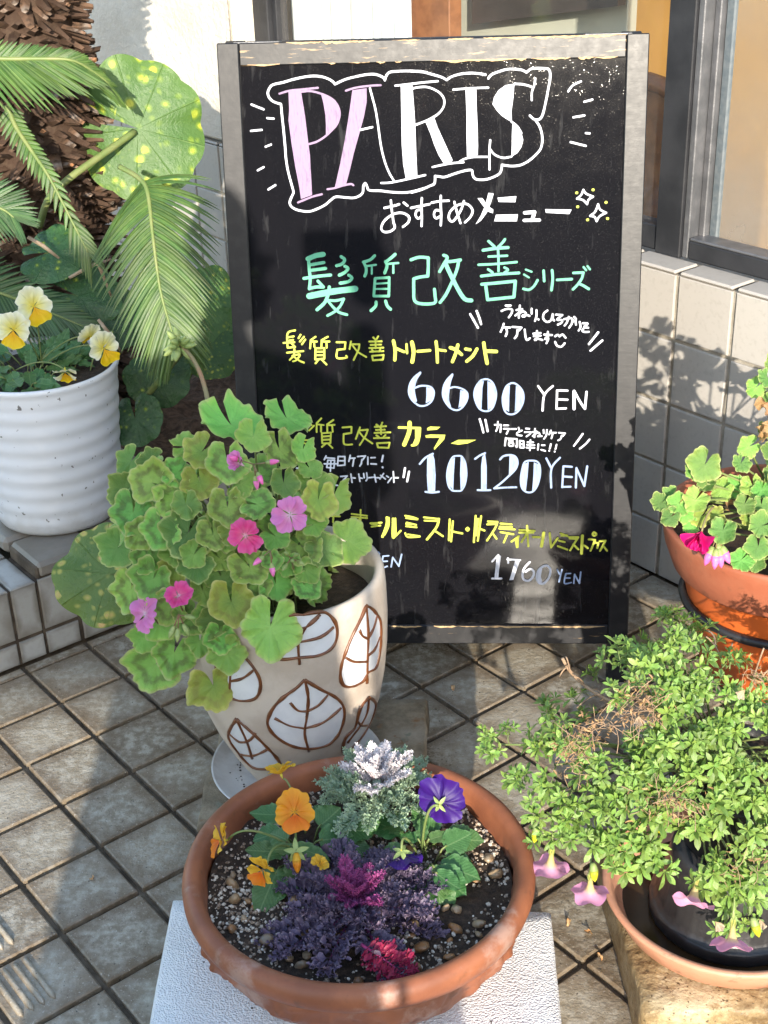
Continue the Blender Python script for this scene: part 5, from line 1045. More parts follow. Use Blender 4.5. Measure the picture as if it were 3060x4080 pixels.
pansy_leaves(ov, leafset([(620,1760,.03,540,1742,.05,.036),(605,1800,.03,545,1795,.045,.04),(600,1840,.02,530,1835,.03,.032),(620,1815,.04,580,1775,.07,.034),(690,1785,.04,722,1740,.075,.052),(690,1815,.04,760,1790,.06,.048),(680,1840,.03,712,1868,.04,.05),(650,1850,.03,642,1900,.035,.046),(600,1880,.02,555,1955,.025,.05),(640,1870,.02,598,1925,.03,.042),(720,1790,.04,795,1780,.065,.042),(700,1770,.03,690,1730,.06,.036),(760,1800,.03,810,1770,.06,.038),(760,1820,.02,800,1840,.03,.036),(630,1830,.045,655,1790,.09,.026),(640,1835,.045,610,1800,.085,.022),(655,1835,.045,690,1820,.075,.022),(625,1840,.04,580,1830,.06,.022),(645,1845,.03,665,1880,.045,.024)]), 'o', seed=3)
def stalk(root, p, base, bend=Vector((0, 0, 0)), r=0.0017, mt=None):
    mb = MB(); mb.tube(curve3(base, base * .4 + p * .6 + bend, p, 10), r, 6); mb.build('flower_stalk', mt or M_STEM, root)
c = bs(640, 1835, .03)
p = bs(636, 1755, .115); viola(ov, p, tocam(p) * .9 + Vector((0, 0, .05)), Vector((-.02, 0, 1)), 0.033, P_ORANGE, P_ORANGE, P_ORANGE2, 1); stalk(ov, p + Vector((0, .006, -.003)), c, Vector((0, .02, .03)))
p = bs(607, 1672, .125); viola(ov, p, Vector((-.35, .75, .75)), Vector((.2, -.2, 1)), 0.026, P_ORYEL, P_ORYEL, P_ORYEL, 2, 0.5); stalk(ov, p + Vector((.004, -.006, -.004)), bs(660, 1800, .03), Vector((0, 0, .04)))
p = bs(484, 1815, .075); viola(ov, p, Vector((-.95, -.25, .25)), Vector((.1, -.1, 1)), 0.027, P_ORYEL, P_ORYEL, P_ORANGE2, 3, 0.35); stalk(ov, p + Vector((.006, 0, .001)), c, Vector((-.01, 0, .05)))
p = bs(571, 1875, .07); viola(ov, p, Vector((-.5, -.75, -.15)), Vector((.1, -.3, 1)), 0.026, P_ORYEL, P_ORYEL, P_ORANGE2, 4, 0.45); stalk(ov, p + Vector((.004, .006, .002)), c, Vector((-.01, 0, .04)))
p = bs(640, 1838, .075)
for k in range(5):
    a = 2 * pi * k / 5 + .4; M = frame(p, Vector((0, -.7, .5)), Vector((cos(a), -.2, sin(a))), 0.020, 0.008); KIT.add(('sepal',), lambda: blade(1, 1, LANCE, 6, 2, .1, .5), 'sepal', M_BUDG, ov, M)
bud(ov, p + Vector((0, -.004, 0)), (0.05, -.6, -.9), 0.030, P_ORANGE, P_ORYEL, name='wilted_flower'); stalk(ov, p, c, Vector((0, .01, .03)))
p = bs(688, 1868, .05); viola(ov, p, Vector((.5, -.5, .6)), Vector((0, 0, 1)), 0.015, P_ORYEL, P_ORYEL, P_ORYEL, 6, 0.8)
pv = thing('purple_pansy', bs(910, 1850, 0), 'deep purple pansy with broad green leaves in the right of the terracotta bowl', 'pansy')
pansy_leaves(pv, leafset([(870,1800,.03,795,1745,.06,.046),(880,1790,.035,815,1730,.08,.042),(930,1800,.03,895,1740,.08,.034),(930,1800,.03,950,1755,.075,.03),(960,1810,.03,1040,1800,.05,.048),(960,1830,.03,1010,1790,.06,.046),(950,1870,.02,1035,1885,.03,.05),(940,1880,.02,1000,1925,.025,.05),(930,1890,.02,960,1965,.02,.05),(900,1880,.02,870,1930,.03,.036),(960,1850,.02,1012,1858,.035,.034),(905,1815,.035,880,1775,.07,.022),(915,1815,.035,900,1770,.07,.02),(925,1815,.035,945,1780,.07,.022),(930,1900,.02,905,1955,.03,.036),(940,1885,.03,985,1895,.05,.032),(935,1870,.03,965,1905,.05,.03),(870,1830,.02,830,1835,.035,.03),(960,1900,.02,1000,1905,.03,.04)]), 'p', seed=8)
p = bs(952, 1735, .125); viola(pv, p, Vector((.30, .80, -.30)), Vector((-.2, .3, 1)), 0.040, P_VIOLET, P_VIOLET, P_VIOLET, 11, 0.12)
c = bs(912, 1830, .03); stalk(pv, p + Vector((-.003, -.008, .002)), c, Vector((-.01, -.01, .05)), .0021)
for k in range(4):
    a = [2.4, 1.0, -.9, -2.0][k]; M = frame(p - Vector((.3, .8, -.3)).normalized() * .006, -Vector((.3, .8, -.3)), Vector((cos(a), 0, sin(a))), 0.015, 0.0055); KIT.add(('sepal',), lambda: blade(1, 1, LANCE, 6, 2, .1, .5), 'sepal', M_BUDG, pv, M)
p = bs(868, 1845, .075); viola(pv, p, Vector((.1, -.25, -.9)), Vector((.1, -.9, .2)), 0.034, P_VIOLET, P_VIOLET, P_VIOLET, 12, 0.25); stalk(pv, p + Vector((0, .002, .004)), bs(900, 1840, .04), Vector((-.01, 0, .05)), .0019)
for k in range(5):
    a = 2 * pi * k / 5; M = frame(p + Vector((0, -.001, .005)), Vector((0, -.2, 1)), Vector((cos(a), sin(a), -.1)), 0.017, 0.007); KIT.add(('sepal',), lambda: blade(1, 1, LANCE, 6, 2, .1, .5), 'sepal', M_BUDG, pv, M)
# ornamental kale: deeply cut, frilled leaves in a rosette
def kale_leaf(seed, nl=12):
    """midrib with pairs of narrow lobes, each lobe cut again into small upcurled teeth"""
    rs = random.Random(seed); mb = MB()
    mb.tube([(0, 0, 0), (0, .3, .04), (0, .65, .05), (0, .97, .0)], [.022, .016, .009, .003], 6, 0, 1.0)
    def lobe(o, d, up, L, lv=0):
        d = d.normalized(); r_ = rs.uniform(.15, .9)
        M = frame(o, up + Vector((rs.uniform(-.3, .3),) * 3), d, L, L * rs.uniform(.42, .56)); blade(1, 1, OBOV, 5, 2, .25, rs.uniform(-.9, .5), .16, rs.uniform(1, 2), 0.25, 3, rs.uniform(-.4, .4), rs.randrange(999), mb, M, r_)
        if lv < 1:
            sd = d.cross(up).normalized()
            for t, k in ((.30, 1), (.42, -1), (.58, 1), (.72, -1), (.86, 1), (.92, -1)):
                e = (d * rs.uniform(.5, 1) + sd * k * rs.uniform(.6, 1.1) + up * rs.uniform(-.15, .75)).normalized()
                lobe(o + d * L * t + up * L * .03, e, (up + sd * k * -.4).normalized(), L * rs.uniform(.30, .46), 1)
    for i in range(nl):
        t = 0.16 + 0.80 * (i / (nl - 1)) ** 0.95; z = 0.04 + 0.02 * sin(t * 3)
        for sd_ in (-1, 1):
            L = (0.10 + 0.14 * sin(pi * min(1, t * 0.85 + 0.03))) * rs.uniform(.8, 1.15)
            lobe(Vector((0, t - 0.03, z)), Vector((sd_, 0.35 + 0.55 * t + rs.uniform(-.2, .2), rs.uniform(-.15, .5))), Vector((-sd_ * .15, 0, 1)), L)
    lobe(Vector((0, 0.90, .02)), Vector((0, 1, .1)), Vector((0, 0, 1)), 0.22)
    return mb
def kalemat(name, c1, c2, edge, vein, rough=0.5):
    m = NT(name); sep = m.n('SeparateXYZ'); m.l(m.uv(), sep.inputs[0]); col = m.mix(m.attr(), c1, c2)
    col = m.mix(m.rng(sep.outputs[1], 0.72, 1.0), col, edge); col = m.mix(m.rng(m.attr(), 0.97, 1.0), col, vein)
    return m.fin(col, rough, m.bump(m.noise(40, 3), 0.2, 0.002), 0.45, 0, 0, 0.15)
K_PUR = kalemat('purple_kale_leaf', (0.085, 0.062, 0.115), (0.16, 0.115, 0.18), (0.25, 0.19, 0.24), (0.20, 0.035, 0.12)); K_MAG = kalemat('magenta_kale_leaf', (0.30, 0.045, 0.17), (0.40, 0.08, 0.25), (0.36, 0.09, 0.27), (0.5, 0.1, 0.3))
K_RED = kalemat('crimson_kale_leaf', (0.26, 0.010, 0.045), (0.32, 0.016, 0.06), (0.34, 0.02, 0.08), (0.5, 0.06, 0.2)); K_GRN = kalemat('grey_green_kale_leaf', (0.25, 0.36, 0.22), (0.34, 0.45, 0.29), (0.46, 0.56, 0.42), (0.36, 0.42, 0.33)); K_WHT = kalemat('white_kale_leaf', (0.74, 0.66, 0.68), (0.80, 0.76, 0.77), (0.80, 0.80, 0.81), (0.78, 0.60, 0.66))
def kale(root, c, rings, seed, axis=Vector((0, 0, 1))):
    rs = random.Random(seed)
    for (n, L, pitch_, r0, h, mt, key) in rings:
        a0 = rs.uniform(0, 6)
        for k in range(n):
            a = a0 + 2 * pi * k / n + rs.uniform(-.2, .2); d = Vector((cos(a), sin(a), 0)); pt = radians(pitch_ + rs.uniform(-9, 9))
            tip = d * cos(pt) + axis * sin(pt); nr = axis * cos(pt) - d * sin(pt); l = L * rs.uniform(.86, 1.12)
            M = frame(c + d * r0 + axis * h, nr, tip, l, l * rs.uniform(.85, 1.05)); v = rs.randrange(5)
            KIT.add(('kale', v, key), lambda: kale_leaf(v + 1), 'leaf', mt, root, M)
pk = thing('purple_kale', bs(745, 1990, 0), 'frilly purple ornamental kale with a magenta heart at the front of the bowl', 'ornamental kale')
kc = bs(768, 1975, .004); kale(pk, kc, [(10, .118, 2, .012, .008, K_PUR, 'p'), (8, .098, 14, .010, .016, K_PUR, 'p'), (6, .072, 32, .008, .022, K_PUR, 'p'), (7, .052, 38, .006, .026, K_MAG, 'm'), (6, .042, 58, .004, .030, K_MAG, 'm'), (4, .030, 78, .002, .034, K_MAG, 'm')], 4)
mb = MB(); mb.tube([kc + Vector((0, 0, -.03)), kc + Vector((0, 0, .015)), kc + Vector((0, 0, .032))], [.011, .010, .006], 9); mb.build('stalk', K_MAG, pk)
M = frame(bs(780, 2040, .034), Vector((.1, -.35, 1)), bs(862, 2098, .018) - bs(780, 2040, .034), .082, .12); KIT.add(('kale', 2, 'r'), lambda: kale_leaf(3), 'leaf', K_RED, pk, M)
wk = thing('white_kale', bs(815, 1720, 0), 'grey green ornamental kale with a white heart at the back of the bowl', 'ornamental kale')
kc = bs(815, 1718, .052); kale(wk, kc, [(10, .080, 0, .010, .004, K_GRN, 'g'), (9, .072, 15, .009, .010, K_GRN, 'g'), (8, .060, 32, .008, .016, K_GRN, 'g'), (10, .058, 36, .008, .018, K_WHT, 'w'), (8, .048, 58, .006, .034, K_WHT, 'w'), (5, .034, 80, .003, .038, K_WHT, 'w')], 9)
mb = MB(); mb.tube([kc + Vector((0, 0, -.06)), kc + Vector((0, 0, .01)), kc + Vector((0, 0, .03))], [.011, .010, .006], 9); mb.build('stalk', K_GRN, wk)

# ------------------------------------------------------------------ yellow pansies in the white pot
yp = thing('yellow_pansy', WC + Vector((0, 0, .33)), 'cream and golden pansies with dense green leaves in the white ribbed pot', 'pansy')
random.seed(31); WS = WC + Vector((0, 0, 0.335)); sp_ = []
for k in range(95):
    a = rnd(0, 2 * pi); r0 = 0.135 * sqrt(random.random()); b = WS + Vector((r0 * cos(a) - .01, r0 * sin(a), rnd(0, .03)))
    a2 = a + rnd(-1, 1); L = rnd(.042, .066); tip = b + Vector((cos(a2), sin(a2), rnd(.2, 1.1))).normalized() * L
    if (tip - WS).xy.length > .158 or (tip.x > WS.x + .07 and tip.y < WS.y): continue
    sp_.append((b, tip, rnd(.024, .036)))
pansy_leaves(yp, sp_, 'y', seed=5)
YP = 2.70
def yflower(x, y, Y, face, s, sd, up=Vector((0, 0, 1)), op=0.15):
    p = dy(x, y, Y); viola(yp, p, Vector(face), up, s, P_CREAM, P_CREAM, P_GOLD, sd, op); stalk(yp, p + Vector((0, .006, -.002)), WS + Vector((rnd(-.06, .03), rnd(-.04, .04), .02)), Vector((0, .02, .03)), .0016)
yflower(72, 662, 2.70, tocam(dy(72, 662, 2.7)) + Vector((.25, 0, -.1)), 0.042, 1, Vector((-.25, 0, 1))); yflower(30, 712, 2.66, tocam(dy(30, 712, 2.66)) + Vector((-.3, 0, -.25)), 0.040, 2, Vector((.1, 0, 1)))
yflower(222, 752, 2.69, tocam(dy(222, 752, 2.69)) + Vector((.5, 0, -.3)), 0.038, 3, Vector((-.3, 0, 1))); yflower(196, 728, 2.76, Vector((-.5, .6, .3)), 0.030, 4, Vector((0, 0, 1)), .3)
yflower(140, 800, 2.64, Vector((0, -.45, -.85)), 0.030, 5, Vector((0, -.7, .5)), .5)

# ------------------------------------------------------------------ trailing plant with pink trumpets (right)
cal = thing('trailing_petunia', NC + Vector((0, 0, .11)), 'trailing plant with small fresh green leaves and pale pink trumpet flowers over the terracotta tray', 'trailing plant')
def drybits(rs):
    mb = MB()
    for k in range(5):
        a, b, c = Vector((rs.uniform(-.3, .3), rs.uniform(-.2, .2), rs.uniform(-.2, .2))), rv(.6), rv(1.0); mb.tube(curve3(a, b, c, 6), .016, 4, 1)
    for k in range(16):
        p = rv(.75); M = frame(p, rv(), rv(), rs.uniform(.22, .42)); blade(1, rs.uniform(.16, .34), OBOV, 6, 1, .5, rs.uniform(.8, 2.4), 0, 1, 0, 1, rs.uniform(-2, 2), 0, mb, M, rs.random())
    return mb
def sprig(seed, dry=False):
    rs = random.Random(seed); mb = MB(); L = rs.uniform(.5, .8); pts = [Vector((rs.uniform(-.05, .05), L * t, 0.10 * sin(t * 3))) for t in (0, .33, .66, 1)]
    if dry: return drybits(rs)
    mb.tube(pts, [.022, .02, .016, .01], 5, 1)
    def ros(c, up, n, s0):
        up = up.normalized()
        for k in range(n):
            g = k * 2.39996; el = 0.15 + 1.15 * (k / n); u0 = up.orthogonal().normalized(); w0 = up.cross(u0)
            d = (u0 * cos(g) + w0 * sin(g)) * cos(el) + up * sin(el); s_ = s0 * (1.08 - 0.5 * (k / n)) * rs.uniform(.85, 1.15)
            M = frame(c + up * (0.03 * k / n) + d * 0.03, up * cos(el) - (u0 * cos(g) + w0 * sin(g)) * sin(el) + Vector((rs.uniform(-.2, .2),) * 3), d, s_)
            blade(1, rs.uniform(.30, .40), OBOV, 5, 1, 0.28, 0.5 if not dry else 1.6, 0, 1, 0, 1, 0.5 if dry else 0, 0, mb, M, rs.random())
    ros(pts[3], pts[3] - pts[2] + Vector((0, 0, .25)), 11, .46)
    for q in (0.45, 0.72):
        i = pts[0].lerp(pts[3], q); sd = rs.choice((-1, 1)); e = i + Vector((sd * rs.uniform(.18, .3), rs.uniform(.05, .2), rs.uniform(.05, .2))); mb.tube([i, e], .011, 4, 1); ros(e, e - i + Vector((0, 0, .15)), 8, .36)
    for k in range(5):
        i = pts[0].lerp(pts[3], rs.uniform(.15, .9)); a = rs.uniform(0, 6); d = Vector((cos(a), .4, sin(a))); M = frame(i, Vector((-sin(a), .2, cos(a))), d, rs.uniform(.24, .36)); blade(1, .36, OBOV, 5, 1, .25, .4, 0, 1, 0, 1, 0, 0, mb, M, rs.random())
    return mb
CC = at_y(1432 * DS, 1668 * DS, 1.62); CR = (0.265, 0.21, 0.275)
outline = [(1345,1385),(1400,1340),(1440,1312),(1470,1318),(1500,1370),(1570,1400),(1620,1440),(1655,1480),(1700,1560),(1720,1700),(1700,1850),(1660,1900),(1650,1960),(1630,2040),(1575,2030),(1560,1960),(1500,1930),(1490,1860),(1440,1830),(1430,1900),(1370,1920),(1330,1900),(1300,1860),(1260,1880),(1230,1850),(1190,1830),(1150,1800),(1130,1740),(1160,1700),(1180,1640),(1215,1590),(1240,1560),(1320,1570),(1360,1520),(1330,1470),(1320,1430)]
hole = [(1420,1800),(1490,1765),(1600,1760),(1659,1745),(1659,1790),(1600,1830),(1560,1880),(1500,1900),(1460,1930),(1430,1890),(1435,1840)]
def inside(x, y, pg):
    r_ = False; n = len(pg)
    for i in range(n):
        (x1, y1), (x2, y2) = pg[i], pg[i - 1]
        if (y1 > y) != (y2 > y) and x < (x2 - x1) * (y - y1) / (y2 - y1) + x1: r_ = not r_
    return r_
dry_spots = [(1350,1540),(1385,1520),(1290,1580),(1240,1640),(1440,1715),(1465,1735),(1420,1735),(1645,1470),(1600,1855),(1225,1600)]
random.seed(77); pts_ = []; tries = 0
while len(pts_) < 122 and tries < 20000:
    tries += 1; x, y = rnd(1120, 1725), rnd(1310, 2045)
    if not inside(1440 + (x - 1440) / .93, 1680 + (y - 1680) / .93, outline) or (inside(x, y, hole) and random.random() > .05): continue
    if any(hypot(x - a, y - b) < 30 for a, b in pts_): continue
    if any(hypot(x - a, y - b) < (44 if q_ < 4 else 32) for q_, (a, b) in enumerate(dry_spots[:7])): continue
    pts_.append((x, y))
pts_ += [(1052,1618),(1078,1600),(1062,1590),(1100,1600),(1160,1585),(1175,1600),(1215,1575),(1242,1565)]
def at_front(x, y):
    p, n = ell_hit(x * DS, y * DS, CC, CR); return p, n
pts_.sort(key=lambda q: -q[1]); rest = MB(); core = CC + Vector((.02, 0, -.02)); tw = MB()
extra = MB()
for i, (x, y) in enumerate(pts_):
    p, n = at_front(x, y); p = p - tocam(p) * rnd(0, .035)
    d = (n * 0.8 + Vector((0, -.25, .25 if y < 1750 else -.5)) + rv(.45)).normalized(); s = rnd(.040, .052)
    if 1040 < x < 1110 and y < 1640: s = .036; d = Vector((-.5, -.4, .3)) + rv(.6)
    M = frame(p - d * s * .6, Vector((0, -.4, 1)) + rv(.5), d, s); v = i % 6
    if i < 96: KIT.add(('sprig', v), lambda: sprig(v + 40), 'sprig', [L_CALI, M_STEM], cal, M)
    else:
        q = sprig(v + 40); b0 = len(rest.v); rest.v += [tuple(M @ Vector(w)) for w in q.v]; rest.uv += q.uv; rest.r += q.r; rest.f += [tuple(b0 + z for z in f) for f in q.f]; rest.m += q.m
    if i % 2 == 0: tw.tube(curve3(p - d * s * .6, p * .5 + core * .5 + Vector((0, 0, .03)), NC + Vector((rnd(-.06, .06), rnd(-.06, .06), .12)), 7), 0.0016, 5, 0)
for i in range(34):                                 # inner leaves filling the bush
    th, u = rnd(0, 2 * pi), rnd(-.5, .95); w = sqrt(1 - u * u); dd = Vector((w * cos(th), w * sin(th), u)); p = CC + Vector((dd.x * CR[0], dd.y * CR[1] + .02, dd.z * CR[2])) * rnd(.55, .85)
    if p.z < .36 and p.x > .3 and p.y < 1.72: continue
    if p.z < .18: continue
    s = rnd(.04, .05); M = frame(p, Vector((0, -.4, 1)) + rv(.5), dd + rv(.4), s); q = sprig(40 + i % 6); b0 = len(rest.v); rest.v += [tuple(M @ Vector(w_)) for w_ in q.v]; rest.uv += q.uv; rest.r += q.r; rest.f += [tuple(b0 + z for z in f) for f in q.f]; rest.m += q.m
def pixx(p): d = p - CAM; return 1530 + FOC * d.dot(CX) / d.dot(FW)
for i in range(170):                                # the side of the bush turned away from the photographer
    th, u = rnd(0, 2 * pi), rnd(-.35, .95); w = sqrt(1 - u * u); dd = Vector((w * cos(th), w * sin(th), u)); p = CC + Vector((dd.x * CR[0] * .95, dd.y * CR[1], dd.z * CR[2])) * rnd(.9, 1.0)
    if p.z < .2 or not (dd.y > .35 and p.z < CC.z + .16 and pixx(p) > 2500 or pixx(p) > 3180): continue
    s = rnd(.04, .05); M = frame(p, Vector((0, -.2, 1)) + rv(.5), dd + rv(.4), s); q = sprig(40 + i % 6); b0 = len(rest.v); rest.v += [tuple(M @ Vector(w_)) for w_ in q.v]; rest.uv += q.uv; rest.r += q.r; rest.f += [tuple(b0 + z for z in f) for f in q.f]; rest.m += q.m
tag(rest.build('inner_sprigs', [L_CALI, M_STEM], cal), kind='stuff')
# bare, dried twigs and shrivelled flowers
M_TWIG = simple('dry_twig', (0.30, 0.19, 0.11), (0.44, 0.30, 0.19), 60, 0.7)
tp = [dy(1215, 1422, 1.80), dy(1230, 1448, 1.80), dy(1262, 1480, 1.79), dy(1310, 1510, 1.77), dy(1370, 1530, 1.72)]
tw2 = MB(); tw2.tube(smooth_line(tp, 4), 0.0028, 6)
for a, b in (((1228,1440),(1208,1462)),((1232,1452),(1222,1418)),((1262,1478),(1240,1462)),((1300,1500),(1278,1490)),((1315,1512),(1322,1478)),((1290,1500),(1245,1530))):
    q0, q1 = dy(*a, 1.79), dy(*b, 1.79 + rnd(-.03, .03)); tw2.tube(curve3(q0, (q0 + q1) / 2 + Vector((0, 0, .008)), q1, 6), 0.0012, 5)
for a, b in (((1560,1430),(1525,1375)),((1565,1430),(1582,1390)),((1545,1400),(1528,1362)),((1620,1490),(1650,1400)),((1640,1480),(1675,1440)),((1650,1960),(1660,1990))):
    q0, q1 = dy(*a, 1.72), dy(*b, 1.74 + rnd(-.02, .02)); tw2.tube(curve3(q0, (q0 + q1) / 2 + Vector((rnd(-.01, .01), 0, .01)), q1, 7), 0.0014, 5)
tw2.build('dry_twigs', M_TWIG, cal); tw.build('stems', M_STEM, cal)
for i, (x, y) in enumerate(dry_spots):
    for k in range(4 if i < 4 else 2):
        p, n = at_front(x + rnd(-30, 30), y + rnd(-26, 26)); p = p + tocam(p) * .004; d = rv() + Vector((0, -.3, -.3)); M = frame(p, Vector((0, -.5, 1)) + rv(.6), d, rnd(.026, .036)); v = (i + 2 * k) % 5
        KIT.add(('dry', v), lambda: sprig(v + 90, True), 'dry_sprig', [L_DRY, M_TWIG], cal, M)
def trumpet(p, axis, s, seed, old=False):
    rs = random.Random(seed); mb = MB(); P, UV = [], []; ph = rs.uniform(0, 6)
    prof = [(.10, 0, 0.0), (.11, .25, .1), (.14, .5, .25), (.22, .75, .4), (.42, .93, .6), (.72, 1.0, .8), (1.0, .98, 1.0)]
    for r0, h, v in prof:
        row, ur = [], []
        for j in range(41):
            a = 2 * pi * j / 40; lob = 1 - 0.17 * abs(sin(2.5 * a)) ** 6 * (v > .7); q = r0 * lob
            zz = h + (0.10 * sin(5 * a + ph) + .09 * sin(2 * a + ph)) * max(0, v - .55) * 2
            row.append((q * cos(a) * .5, q * sin(a) * .5, zz * .62)); ur.append((j / 40, v))
        P.append(row); UV.append(ur)
    mb.grid(P, UV); M = frame(p, axis, Vector((0.2, .1, 1)), s); f = mb.build('flower', P_TRUMP, cal, M=M)
    cb = MB()
    for k in range(5):
        a = 2 * pi * k / 5; MM = frame(Vector((.05 * cos(a), .05 * sin(a), -.02)), Vector((cos(a), sin(a), .1)), Vector((cos(a) * .45, sin(a) * .45, 1)), .42, .13); blade(1, 1, LANCE, 6, 1, .1, .3, 0, 1, 0, 1, 0, 0, cb, MM)
    cb.tube([(0, 0, -.5), (0, 0, -.2), (0, 0, .02)], [.02, .025, .06], 6); o = cb.build('calyx', M_BUDG, f, M=Matrix.Identity(4)); o.matrix_basis = Matrix.Identity(4)
for i, (x, y, Y, ax, s) in enumerate([(1190,1860,1.53,(-.05,-.10,-1),.058),(1275,1915,1.49,(.0,-.12,-1),.056),(1500,1930,1.42,(-.35,-.75,-.65),.060),(1582,2022,1.395,(-.1,-.5,-.9),.060)]):
    p = dy(x, y, Y); trumpet(p - Vector(ax).normalized() * s * .4, Vector(ax), s, i)
for i, (x, y, Y, d) in enumerate([(1412,1770,1.45,(.35,-.3,-.9)),(1278,1868,1.49,(.1,-.2,-1)),(1620,1985,1.40,(.3,-.3,-.9)),(1160,1785,1.54,(-.2,-.2,-1))]): bud(cal, dy(x, y, Y) + Vector((0, -.01, .012)), d, .030, P_BUD, M_BUDG)
P_DRYF = petalmat('withered_cream_petal', [(0.0, (0.45, 0.3, 0.16)), (1.0, (0.66, 0.52, 0.38))])
for i, (x, y, Y) in enumerate([(1380,1545,1.60),(1640,1985,1.40),(1545,1990,1.40),(1610,1490,1.62)]):
    p, n = at_front(x, y); p = p + tocam(p) * .02; M = frame(p, tocam(p) + rv(.5), rv(), .015); KIT.add(('wither',), lambda: petal(1, 1, .8, .35, .5, 3), 'withered_flower', P_DRYF, cal, M)

# ------------------------------------------------------------------ geranium in the orange pot (right edge)
rgm = thing('geranium_plant', OC + Vector((0, 0, .26)), 'light green geranium with a drooping magenta bud in the orange pot by the tiled wall', 'geranium')
def z5(x, y): return (2500 + x / 2.2125, 1300 + y / 2.2125)
RL_ = [(680,1225,150,2.02,'s'),(600,1270,95,2.03,'p'),(700,1390,80,2.02,'s'),(830,1440,105,2.03,'p'),(650,1370,50,2.01,'s'),(300,1560,85,1.99,'s'),(385,1500,85,2.01,'s'),(450,1560,110,1.985,'p'),(600,1530,120,1.98,'p'),(380,1680,90,1.97,'s'),(500,1640,90,1.98,'p'),(560,1760,80,1.98,'p'),(640,1680,95,1.985,'y'),(780,1660,90,1.99,'y'),(840,1800,125,1.95,'s'),(1070,1060,100,2.05,'p'),(1000,1210,85,2.03,'s'),(980,1430,110,2.04,'p'),(1110,1420,110,2.03,'p'),(1180,1440,90,2.02,'p'),(1030,1570,95,1.99,'s'),(1180,1580,85,1.99,'s'),(1060,1690,70,1.98,'y'),(1180,1760,110,1.96,'s'),(1150,1950,110,1.94,'s'),(1000,2060,110,1.94,'p'),(1120,2080,90,1.94,'s'),(1130,540,95,2.06,'p'),(1230,460,95,2.03,'s'),(1240,920,80,2.04,'s'),(1260,1100,80,2.03,'s'),(1290,640,100,2.06,'s'),(1300,1300,110,2.03,'s'),(1350,1650,110,1.98,'s'),(1360,1900,110,1.95,'s'),(1330,340,110,2.05,'s'),(1400,800,110,2.06,'p'),(1420,500,120,2.08,'s'),(1450,1100,110,2.05,'s')]
random.seed(9); stems = MB(); rb = OC + Vector((.02, .02, .262))
for i, (x, y, r, Y, k) in enumerate(RL_):
    p = at_y(*z5(x, y), Y); v = tocam(p); nn = (v * .8 + Vector((-.1, -.2, .45)) + rv(.3)); s = r / 2.2125 * mpp(p)
    M = frame(p, nn, Vector((p.x - rb.x, -.1, -.08)) + rv(.1), s); add_ger_leaf(rgm, M, k, (i * 5) % 6, .22)
    b = rb + Vector((rnd(-.05, .05), rnd(-.05, .05), rnd(0, .12))); stems.tube(curve3(b, b * .4 + p * .6 + Vector((0, 0, -.01)), p - nn.normalized() * .003, 7), .0019, 5)
n_ = 0
for i in range(400):
    a = rnd(0, 2 * pi); r_ = .21 * sqrt(random.random()); p = OC + Vector((r_ * cos(a) + .05, r_ * sin(a) + .01, .30 + rnd(0, .30) * (1 - r_ / .3)))
    if pixx(p) < 3130 or n_ >= 44: continue
    n_ += 1; add_ger_leaf(rgm, frame(p, Vector((cos(a) * .4, sin(a) * .4, .8)) + rv(.3), Vector((cos(a), sin(a), -.2)), rnd(.034, .048)), 'sp'[i % 2], i % 6, .22)
    b = rb + Vector((rnd(-.05, .05), rnd(-.05, .05), rnd(0, .08))); stems.tube(curve3(b, b * .4 + p * .6, p, 6), .0019, 5)
for k in range(3):
    e = at_y(*z5(1190 + 60 * k, 700 + 200 * (k - 1)), 2.08); stems.tube(curve3(rb, rb * .5 + e * .5 + Vector((.02, 0, 0)), e, 9), [.006 - .0035 * i / 9 for i in range(10)], 7)
stems.build('stems', M_STEM, rgm)
for k, (x, y, mt) in enumerate([(1180,620,L_DRY),(1200,690,L_DRY),(1150,880,L_DRY),(1190,850,L_DRY),(880,1520,L_DRY)]):
    p = at_y(*z5(x, y), 2.03); M = frame(p, tocam(p) + rv(.6), Vector((rnd(-.4, .4), 0, -1)), .035, .022); KIT.add(('drylf', k % 2), lambda: blade(1, 1, OVATE, 10, 3, .5, 1.2, .2, 2, 0, 1, .8), 'dry_leaf', mt, rgm, M)
q0, q1, q2 = at_y(*z5(760, 1590), 1.99), at_y(*z5(690, 1650), 1.97), at_y(*z5(655, 1810), 1.95); mb = MB(); mb.tube(curve3(q0, q1, q2, 10), .0018, 7); mb.build('flower_stalk', M_STEMR, rgm)
for k in range(4):
    M = frame(q2 + rv(.002), tocam(q2) + rv(.8), Vector((-.25, 0, -1)) + rv(.2), .036, .030); KIT.add(('magbud', k % 2), lambda: petal(1, .8, .8, .25, .5, 5 + k), 'petal', P_MAG, rgm, M)
pb = at_y(*z5(790, 1850), 1.945); cluster(0, 0, [(-.35, -.2, -.9), (-.1, -.4, -1), (.15, -.3, -1), (.4, -.2, -.85), (.1, -.1, -.7)], .0, parent=rgm, tipm=M_PK, s=.034, pos=pb)
